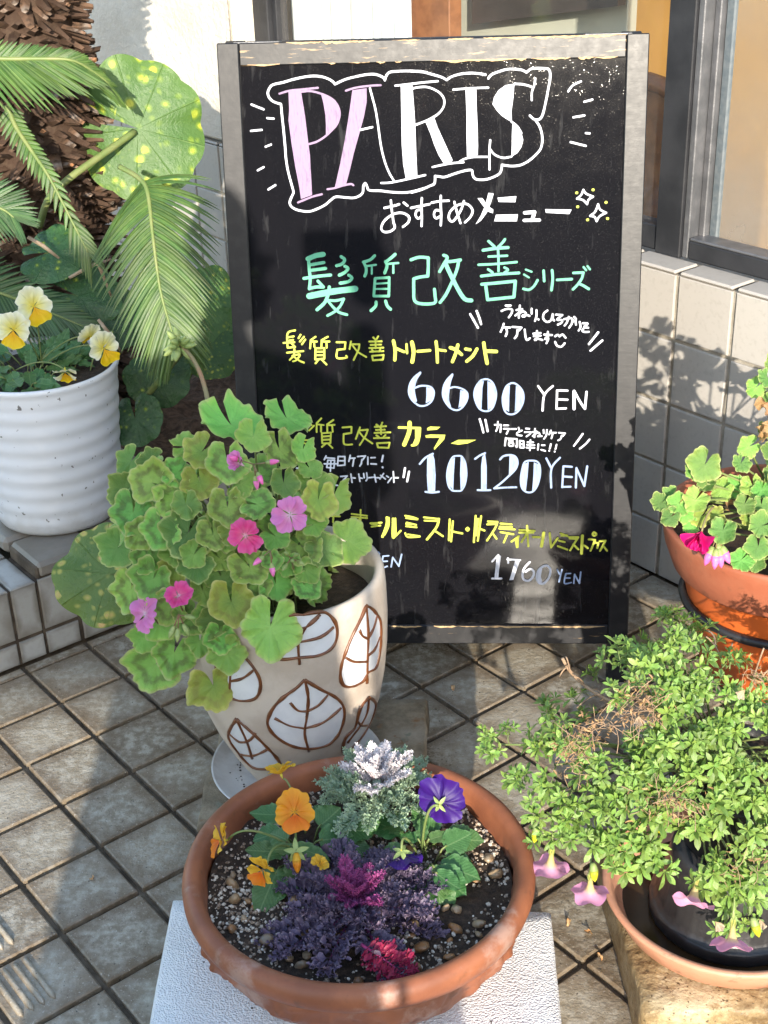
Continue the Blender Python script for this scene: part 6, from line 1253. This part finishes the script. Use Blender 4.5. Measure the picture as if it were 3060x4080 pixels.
# ------------------------------------------------------------------ cycad
TY = 3.42; TCX = dy(78, 300, TY).x
cy = thing('cycad', Vector((TCX, TY, .18)), 'old sago palm with rough brown scaly trunk and feathery fronds behind the white pot', 'palm')
random.seed(41)
M_TRUNK = NT('rough_cycad_trunk'); _m = M_TRUNK; _r = _m.attr()
_c = _m.ramp(_r, [(0.0, (0.035, 0.02, 0.013)), (0.35, (0.10, 0.06, 0.04)), (0.6, (0.17, 0.10, 0.062)), (0.8, (0.26, 0.215, 0.18)), (1.0, (0.34, 0.155, 0.065))])
_c = _m.mix(_m.rng(_m.noise(60, 4), .4, .7), _c, (0.07, 0.045, 0.03)); M_TRUNK = _m.fin(_c, .8, _m.bump(_m.noise(120, 4), .5, .004), .25)
def trad(z): return 0.166 + 0.012 * sin(z * 9) + 0.02 * max(0, .5 - z)
mb = MB(); mb.lathe(Vector((TCX, TY, 0)), [(trad(z / 20 * 1.7 + .1) - .03, z / 20 * 1.7 + .1) for z in range(21)], 40, 0, None, .1)
core_ = mb.build('trunk', M_TRUNK, cy)
mb = MB(); nrow = 62
for i in range(nrow):
    z = .14 + 1.55 * i / nrow
    for j in range(30):
        a = 2 * pi * (j + .5 * (i % 2)) / 30 + rnd(-.06, .06); r0 = trad(z) - .03; d = Vector((cos(a), sin(a), 0)); t = Vector((-sin(a), cos(a), 0))
        L = rnd(.030, .062); w = rnd(.010, .017); h = rnd(.006, .011); c = Vector((TCX, TY, z + rnd(-.006, .006))) + d * r0
        up = Vector((0, 0, 1)); od = (d + up * rnd(-.5, .35) + t * rnd(-.3, .3)).normalized(); e = c + od * L; rr = random.random() ** 1.2
        k = [mb.vert(c + t * w, (0, 0), rr * .5), mb.vert(c + up * h, (0, 0), rr * .5), mb.vert(c - t * w, (0, 0), rr * .5), mb.vert(c - up * h, (0, 0), rr * .5)]
        q = [mb.vert(e + t * w * .55, (0, 0), rr), mb.vert(e + up * h * .6 + od * rnd(-.004, .006), (0, 0), rr), mb.vert(e - t * w * .55, (0, 0), rr), mb.vert(e - up * h * .5, (0, 0), rr)]
        for s_ in range(4): mb.face((k[s_], k[(s_ + 1) % 4], q[(s_ + 1) % 4], q[s_]))
        mb.face(q)
mb.build('leaf_bases', M_TRUNK, core_, smooth=False)
def frond(rach, Lmax, mt, n=52, side=(1, 1), droop=0.35, t0=.06, wid=.0085, nrm=None, prof=None, sweep=0.75, seed=0):
    rs = random.Random(seed); c = smooth_line(rach, 8); mb = MB(); N = len(c); mb.tube(c, [.0062 * (1 - .75 * i / (N - 1)) for i in range(N)], 7, 1)
    for i in range(n):
        t = t0 + (1 - t0) * i / (n - 1); f = t * (N - 1); a = int(min(N - 2, f)); p = c[a].lerp(c[a + 1], f - a); tg = (c[min(N - 1, a + 2)] - c[max(0, a - 1)]).normalized()
        nr = Vector(nrm) if nrm else Vector((0, -.8, .6)); nr = (nr - tg * nr.dot(tg)).normalized(); sdv = tg.cross(nr)
        for s_ in (1, -1):
            l = Lmax * side[0 if s_ > 0 else 1] * (prof(t) if prof else (sin(pi * (0.18 + .80 * t)) ** .6)) * rs.uniform(.92, 1.05)
            if l < .004: continue
            d = (sdv * s_ * (1.05 - .55 * t) + tg * (sweep * (.55 + .8 * t)) + nr * rs.uniform(-.08, .22)).normalized(); P = []; rr = rs.uniform(.2, .9)
            for k in range(7):
                q = k / 6; cen = p + d * l * q + Vector((0, 0, -1)) * droop * l * q * q; dd = (d + Vector((0, 0, -1)) * droop * 2 * q).normalized(); w = wid * (.55 + .45 * min(1, q * 6)) * (1 - q ** 3) * .5 + .0003; xx = dd.cross(nr).normalized()
                P.append([cen - xx * w - nr * w * .35, cen + nr * w * .25, cen + xx * w - nr * w * .35])
            mb.grid(P, [[(.2, k / 6), (.5, k / 6), (.8, k / 6)] for k in range(7)], rr)
    return mb.build('frond', [mt, M_STEM], cy)
# the big frond in front of the planter, the one crossing the trunk, and those half hidden at the left
R_ = lambda *P: [dy(x, y, Y) for x, y, Y in P]
frond(R_((258,360,2.98),(300,385,2.93),(319,417,2.89),(330,510,2.83),(346,625,2.78),(368,706,2.76),(378,740,2.755)), .165, L_FROND, 58, (1, 1), .30, .22, .0085, (0, -.75, .6), lambda t: (1.0 - .72 * max(0, t - .45) ** 1.1 * 1.55) if t > .12 else .8, .65, 1)
frond(R_((-160,120,3.02),(0,127,3.02),(80,127,3.03),(147,129,3.04),(190,147,3.06),(232,178,3.08)), .24, L_FROND, 64, (.72, .26), .02, .03, .0095, (0, -.85, .5), lambda t: 1 - .6 * t, 1.35, 2)
frond(R_((15,228,3.10),(35,275,3.08),(69,327,3.05),(108,386,3.02),(160,487,2.98),(190,545,2.96)), .055, L_FROND, 26, (1, .9), .2, .05, .010, (0, -.8, .5), lambda t: .7 + .5 * (t > .75), .9, 3)
frond(R_((-120,430,2.92),(-60,440,2.92),(0,450,2.92),(30,470,2.91)), .16, L_FROND2, 30, (.8, .8), .12, .02, .0095, (0, -.8, .55), lambda t: 1 - .55 * t, 1.0, 4)
frond(R_((-200,600,2.98),(-90,605,2.97),(20,640,2.96),(120,680,2.95),(180,705,2.95)), .22, L_FROND2, 46, (.75, .6), .12, .02, .0095, (0, -.75, .6), lambda t: 1 - .5 * t, 1.0, 5)
#frond(R_((120,-140,3.2),(60,-60,3.15),(0,10,3.12),(-40,60,3.1)), .22, L_FROND2, 30, (.9, .9), .1, .02, .0095, (0, -.8, .5), None, .9, 6)
for k in range(11):                                 # crown above the picture
    a = .35 + 2 * pi * k / 11; d = Vector((cos(a), sin(a), 0)); b = Vector((TCX, TY, 1.74)); L = .62 if sin(a) < .2 else .45
    frond([b, b + d * L * .35 + Vector((0, 0, .22)), b + d * L * .75 + Vector((0, 0, .24)), b + d * L + Vector((0, 0, .10))], .15, L_FROND2, 34, (1, 1), .10, .08, .009, (d * -.3 + Vector((0, 0, 1))), None, .7, 20 + k)
# ------------------------------------------------------------------ leopard plant with round spotted leaves
lep = thing('leopard_plant', G(5, -3.6, .18), 'leopard plant with large round yellow spotted leaves between the palm and the sign', 'plant')
def leop(seed, n=9):
    rs = random.Random(seed); mb = MB(); P, UV = [], []; p1 = rs.uniform(0, 6); nseg = 96; gap = .13
    for j in range(nseg + 1):
        t = j / nseg; a = (t - .5) * 2 * (pi - gap); cr_ = abs(((a * n / (2 * pi)) % 1) - .5) * 2; R = 1 - .07 * (1 - cr_) ** 2 + .03 * sin(2 * a + p1) + .02 * sin(5 * a + p1); row, ur = [], []
        e = min(1, (0.5 - abs(t - .5)) * 14); R *= .8 + .2 * e
        for k in (0, .08, .25, .45, .65, .82, .94, 1.0):
            r = R * k; z = .06 * k * sin(n * a * .5 + p1) * k + .09 * k * k * sin(2 * a + p1) - .10 * k ** 3 + .03 * k ** 4 * sin(n * a + 1)
            row.append((r * sin(a), r * cos(a), z)); ur.append((.5 + .5 * k * sin(a), .5 + .5 * k * cos(a)))
        P.append(row); UV.append(ur)
    mb.grid(P, UV); return mb
def leopleaf(x, y, Y, r, nrm, tip, mt, key, v, base=None, root=lep, sx=None, cen=True):
    p = dy(x, y, Y); s = r * DS * mpp(p); M = frame(p, Vector(nrm), Vector(tip), s, (sx or 1) * s); KIT.add(('leop', key, v), lambda: leop(v * 7 + 2), 'leaf', mt, root, M)
    if base:
        lm = MB(); lm.tube(curve3(base, base * .35 + p * .65 + Vector((0, 0, .04)), p + Vector((0, .004, -.004)), 10), [.0075 - .0025 * i / 10 for i in range(11)], 8); lm.build('petiole', M_STEM, root)
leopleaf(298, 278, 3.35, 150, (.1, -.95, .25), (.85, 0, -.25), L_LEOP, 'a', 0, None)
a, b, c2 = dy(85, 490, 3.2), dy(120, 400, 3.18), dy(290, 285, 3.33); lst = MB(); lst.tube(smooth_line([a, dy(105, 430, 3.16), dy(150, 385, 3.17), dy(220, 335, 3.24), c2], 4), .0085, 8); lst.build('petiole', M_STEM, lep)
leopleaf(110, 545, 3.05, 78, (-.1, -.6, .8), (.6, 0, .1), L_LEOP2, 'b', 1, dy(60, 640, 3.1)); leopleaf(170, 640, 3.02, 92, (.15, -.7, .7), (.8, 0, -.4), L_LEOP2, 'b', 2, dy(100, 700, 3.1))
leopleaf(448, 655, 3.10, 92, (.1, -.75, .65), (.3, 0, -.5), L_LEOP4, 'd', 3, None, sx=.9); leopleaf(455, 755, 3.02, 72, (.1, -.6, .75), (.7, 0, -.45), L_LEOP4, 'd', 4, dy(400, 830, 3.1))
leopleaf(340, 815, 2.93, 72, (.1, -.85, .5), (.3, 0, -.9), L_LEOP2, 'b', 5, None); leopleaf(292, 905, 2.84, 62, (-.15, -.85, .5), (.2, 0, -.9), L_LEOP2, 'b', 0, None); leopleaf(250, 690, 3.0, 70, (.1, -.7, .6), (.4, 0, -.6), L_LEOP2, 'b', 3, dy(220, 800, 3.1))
lst = MB(); lst.tube(smooth_line([dy(310, 865, 2.9), dy(345, 820, 2.88), dy(372, 785, 2.86), dy(392, 760, 2.84)], 4), .0075, 8)
lst.build('petiole', M_STEM, lep)
lep2 = thing('leopard_plant', Vector((-.36, 2.30, 0)), 'single leopard plant leaf with tan ringed spots hanging in front of the step riser', 'plant')
leopleaf(235, 1240, 2.26, 128, (-.15, -.8, .55), (-.9, 0, .15), L_LEOP3, 'e', 1, Vector((-.33, 2.36, .10)), lep2, .92)
# a few fallen dry leaflets caught among the leaves
M_STRAW = simple('straw_litter', (0.36, 0.26, 0.17), (0.46, 0.36, 0.26), 60, .8)
for i, (x0, y0, x1, y1, Y) in enumerate([(60,512,128,558,2.98),(212,690,262,760,2.95),(150,600,240,560,3.0),(185,500,240,640,2.99)]):
    mb = MB(); a, b = dy(x0, y0, Y), dy(x1, y1, Y); mb.tube([a, (a + b) / 2 + Vector((0, -.004, .006)), b], [.004, .005, .003], 6); o = mb.build('fallen_stalk', M_STRAW, None, loc=(a + b) / 2)
    tag(o, ['straw coloured dead stalk lying on the dark spotted leaf above the yellow pansies', 'dead straw stalk hanging beside the white pot behind the green frond', 'dead straw stalk across the leopard plant leaves', 'long dead leaf stalk hanging behind the big frond'][i], 'dead stalk')

# fallen bits on the paving
M_LIT = simple('orange_brown_dry_petal', (0.45, 0.22, 0.08), (0.55, 0.36, 0.18), 80, .7)
for i, (x, y, lab) in enumerate([(1232, 1985, 'curled orange brown leaf on the grout between bowl and tray'), (1262, 2012, 'small dry orange crumb on the tile left of the tray'), (1290, 2060, 'dark curled leaf by the foot of the concrete block'), (392, 2140, 'tiny brown leaf on the tile left of the foam block'), (200, 1900, 'tiny dark leaf scrap on the shaded tile at the left'), (980, 1480, 'small dry leaf lying under the menu board')]):
    p = dz(x, y, .004); mb = MB(); blade(1, .45, OVATE, 8, 3, .5, 1.3, .2, 2, .1, 5, .6, i, mb, frame(p, Vector((rnd(-.3, .3), rnd(-.3, .3), 1)), Vector((rnd(-1, 1), rnd(-1, 1), 0)), rnd(.012, .022)))
    tag(mb.build('fallen_leaf', M_LIT, None, loc=p), lab, 'dry leaf')
# ------------------------------------------------------------------ behind the camera: what shades and is mirrored in the board
ph = thing('person', Vector((-.23, -.42, 0)), 'person in dark coat holding a phone up to photograph the sign, shading the pots', 'person')
M_COAT = simple('dark_navy_coat', (0.02, 0.022, 0.03), (0.03, 0.032, 0.042), 40, .8); M_SKIN = simple('skin', (0.48, 0.30, 0.22), (0.52, 0.33, 0.25), 20, .5); M_HAIR = simple('black_hair', (0.012, 0.01, 0.009), (0.02, 0.017, 0.015), 60, .5)
def skin(name, joints, bones, parent, mt, lv=1):
    me = bpy.data.meshes.new(name); me.from_pydata([j[:3] for j in joints], bones, []); o = bpy.data.objects.new(name, me); COL.objects.link(o); o.parent = parent
    sk = o.modifiers.new('skin', 'SKIN'); sk.use_smooth_shade = True
    if not me.skin_vertices: me.attributes.new('skin', 'FLOAT', 'POINT')
    for i, j in enumerate(joints): me.skin_vertices[0].data[i].radius = (j[3], j[4] if len(j) > 4 else j[3])
    me.skin_vertices[0].data[0].use_root = True
    ss = o.modifiers.new('sub', 'SUBSURF'); ss.levels = lv; ss.render_levels = lv; me.materials.append(mt); return o
J = [(0,0,.93,.17,.12),(0,-.01,1.10,.165,.115),(0,0,1.30,.19,.125),(0,.0,1.42,.15,.10),(0,.01,1.48,.06),(0,.03,1.59,.055),
     (-.10,0,.86,.10),(-.11,.01,.50,.065),(-.12,-.01,.09,.048),(-.125,.10,.03,.042),
     (.10,0,.86,.10),(.11,.01,.50,.065),(.12,-.01,.09,.048),(.125,.10,.03,.042),
     (-.20,0,1.38,.065),(-.24,.12,1.15,.052),(.05,.33,1.40,.036),(.20,0,1.38,.065),(.28,.10,1.14,.052),(.27,.32,1.45,.036)]
Bn = [(0,1),(1,2),(2,3),(3,4),(4,5),(0,6),(6,7),(7,8),(8,9),(0,10),(10,11),(11,12),(12,13),(3,14),(14,15),(15,16),(3,17),(17,18),(18,19)]
skin('body', J, Bn, ph, M_COAT)
ct = MB(); P = []
for z, rx, ry in ((.36, .295, .19), (.40, .292, .19), (.70, .262, .175), (1.0, .225, .15), (1.18, .215, .14), (1.36, .215, .13), (1.42, .13, .09)):
    P.append([Vector((-.245 + rx * cos(2 * pi * j / 48) * (1 + .02 * sin(j * 1.7)), -.42 + ry * sin(2 * pi * j / 48) * (1 + .03 * sin(j * 2.1)), z)) for j in range(48)])
ct.grid(P, None, .5, 0, closed=True); ct.build('coat', M_COAT, ph)
hd = MB(); P = []
for i in range(17):
    a = pi * i / 16; row = []
    for j in range(28):
        t = 2 * pi * j / 28; x, y, z = sin(a) * cos(t) * .076, sin(a) * sin(t) * .098, -cos(a) * .118
        f = max(0, sin(t)) * sin(a)
        if f > .85 and -.03 < z < .02: y += .018 * (1 - abs(z + .01) / .03) * max(0, 1 - abs(x) / .014)            # nose
        if f > .6 and .0 < z < .03: y -= .006 * max(0, 1 - abs(abs(x) - .032) / .018)                                # eye sockets
        if z < -.05: x *= .80; y *= .9
        row.append((x, y + .03, z + 1.675))
    P.append(row)
P = [[Vector(p) + Vector((-.23, -.42, 0)) for p in r] for r in P]; hd.grid(P, None, .5, 0, closed=True); head = hd.build('head', M_SKIN, ph)
hr = MB(); P = []
for i in range(12):
    a = pi * (.42 + .58 * i / 11); row = []
    for j in range(28):
        t = 2 * pi * j / 28; k = 1.10 + .03 * noise.noise(Vector((j, i, 0)) * .5); z = -cos(a) * .118 * k
        if sin(t) > .3 and z < .035: k = .9
        row.append(Vector((sin(a) * cos(t) * .076 * k - .23, sin(a) * sin(t) * .098 * k + .028 - .42, z + 1.678)))
    P.append(row)
hr.grid(P, None, .5, 0, closed=True); hr.build('hair', M_HAIR, head)
def hand(px, py, pz, sx):                           # palm with five bent fingers round the phone
    jn = [(px, py - .02, pz - .06, .030, .018), (px, py, pz - .02, .036, .014), (px, py + .01, pz + .02, .038, .012)]; bn = [(0, 1), (1, 2)]
    for k in range(4):
        b = len(jn); x0 = px + (k - 1.5) * .019; l = (.9, 1.05, 1, .8)[k]
        jn += [(x0, py + .018, pz + .035, .0095), (x0 - sx * .012, py + .030, pz + .035 + .022 * l, .0088), (x0 - sx * .028, py + .024, pz + .035 + .036 * l, .008)]; bn += [(2, b), (b, b + 1), (b + 1, b + 2)]
    b = len(jn); jn += [(px - sx * .032, py - .006, pz - .012, .011), (px - sx * .046, py - .012, pz + .016, .0095)]; bn += [(1, b), (b, b + 1)]
    return skin('hand', jn, bn, ph, M_SKIN, 1)
hand(.05, .36, 1.50, -1); hand(.285, .345, 1.53, 1)
bag = thing('bag', Vector((.085, -.42, .26)), 'dark cloth bag hanging at the right hand side of the person with the phone', 'bag')
mb = MB(); mb.box(Vector((-.03, -.50, .26)), Vector((.165, 0, 0)), Vector((0, .2, 0)), Vector((0, 0, .40)), .02); mb.build('body', M_COAT, bag)
mb = MB(); mb.tube(curve3(Vector((.05, -.42, .65)), Vector((.03, -.42, 1.5)), Vector((-.03, -.40, 1.40)), 10), .008, 6); mb.build('strap', M_COAT, bag)
mo = MB(); mo.box(Vector((-.07, -.085, 1.55)), Vector((.15, 0, 0)), Vector((0, .009, 0)), Vector((0, 0, .075)), .003); phone = mo.build('phone', M_ALU, None, loc=Vector((0, -.085, 1.58)))
tag(phone, 'black phone held up by the person photographing the sign', 'phone')

# notice board on two posts further back: its shadow lies over the planter
nb = thing('notice_board', Vector((-1.5, -5.0, 0)), 'blank wooden notice board on two posts in the street behind the photographer', 'notice board')
M_NB = simple('brown_board_wood', (0.12, 0.07, 0.04), (0.18, 0.11, 0.07), 20, .7)
mb = MB(); mb.box(Vector((-2.6, -5.0, 1.97)), Vector((2.28, 0, 0)), Vector((0, .05, 0)), Vector((0, 0, .95)), .004); mb.build('panel', M_NB, nb)
for x in (-2.45, -1.55):
    mb = MB(); mb.box(Vector((x, -5.07, 0)), Vector((.07, 0, 0)), Vector((0, .065, 0)), Vector((0, 0, 2.7)), .004); mb.build('post', M_NB, nb)
# dark low houses across the street, mirrored in the board
M_HW = simple('dark_timber_house_wall', (0.035, 0.03, 0.026), (0.055, 0.047, 0.04), 3, .8); M_HR = simple('dark_roof_tile', (0.03, 0.03, 0.034), (0.05, 0.05, 0.055), 9, .6); M_HG = simple('dark_house_window', (0.02, 0.022, 0.025), (0.03, 0.032, 0.036), 4, .15)
for i, (x, w, h, lab) in enumerate([(-13.5, 9.0, 4.7, 'dark timber house across the street, left of the pair'), (-4.2, 8.6, 4.55, 'dark timber house straight across the street from the sign'), (4.8, 9.0, 4.75, 'dark timber house across the street, right of the pair')]):
    hs_ = thing('house', Vector((x + w / 2, -19, 0)), lab, 'house', 'houses across the street'); mb = MB(); mb.box(Vector((x, -22, 0)), Vector((w, 0, 0)), Vector((0, 5, 0)), Vector((0, 0, h)), .01); mb.build('wall', M_HW, hs_)
    mb = MB(); A = [Vector((x - .3, -16.6, h - .1)), Vector((x + w + .3, -16.6, h - .1)), Vector((x + w + .3, -19.5, h + .75)), Vector((x - .3, -19.5, h + .75)), Vector((x - .3, -22.4, h - .1)), Vector((x + w + .3, -22.4, h - .1))]
    k = [mb.vert(p) for p in A]; mb.face((k[0], k[1], k[2], k[3])); mb.face((k[3], k[2], k[5], k[4])); mb.face((k[0], k[3], k[4])); mb.face((k[1], k[5], k[2])); mb.face((k[0], k[4], k[5], k[1])); mb.build('roof', M_HR, hs_, smooth=False)
    for q in (.2, .6):
        mb = MB(); mb.box(Vector((x + w * q, -16.99, .9)), Vector((1.5, 0, 0)), Vector((0, .03, 0)), Vector((0, 0, 1.0)), .005); mb.build('window', M_HG, hs_)
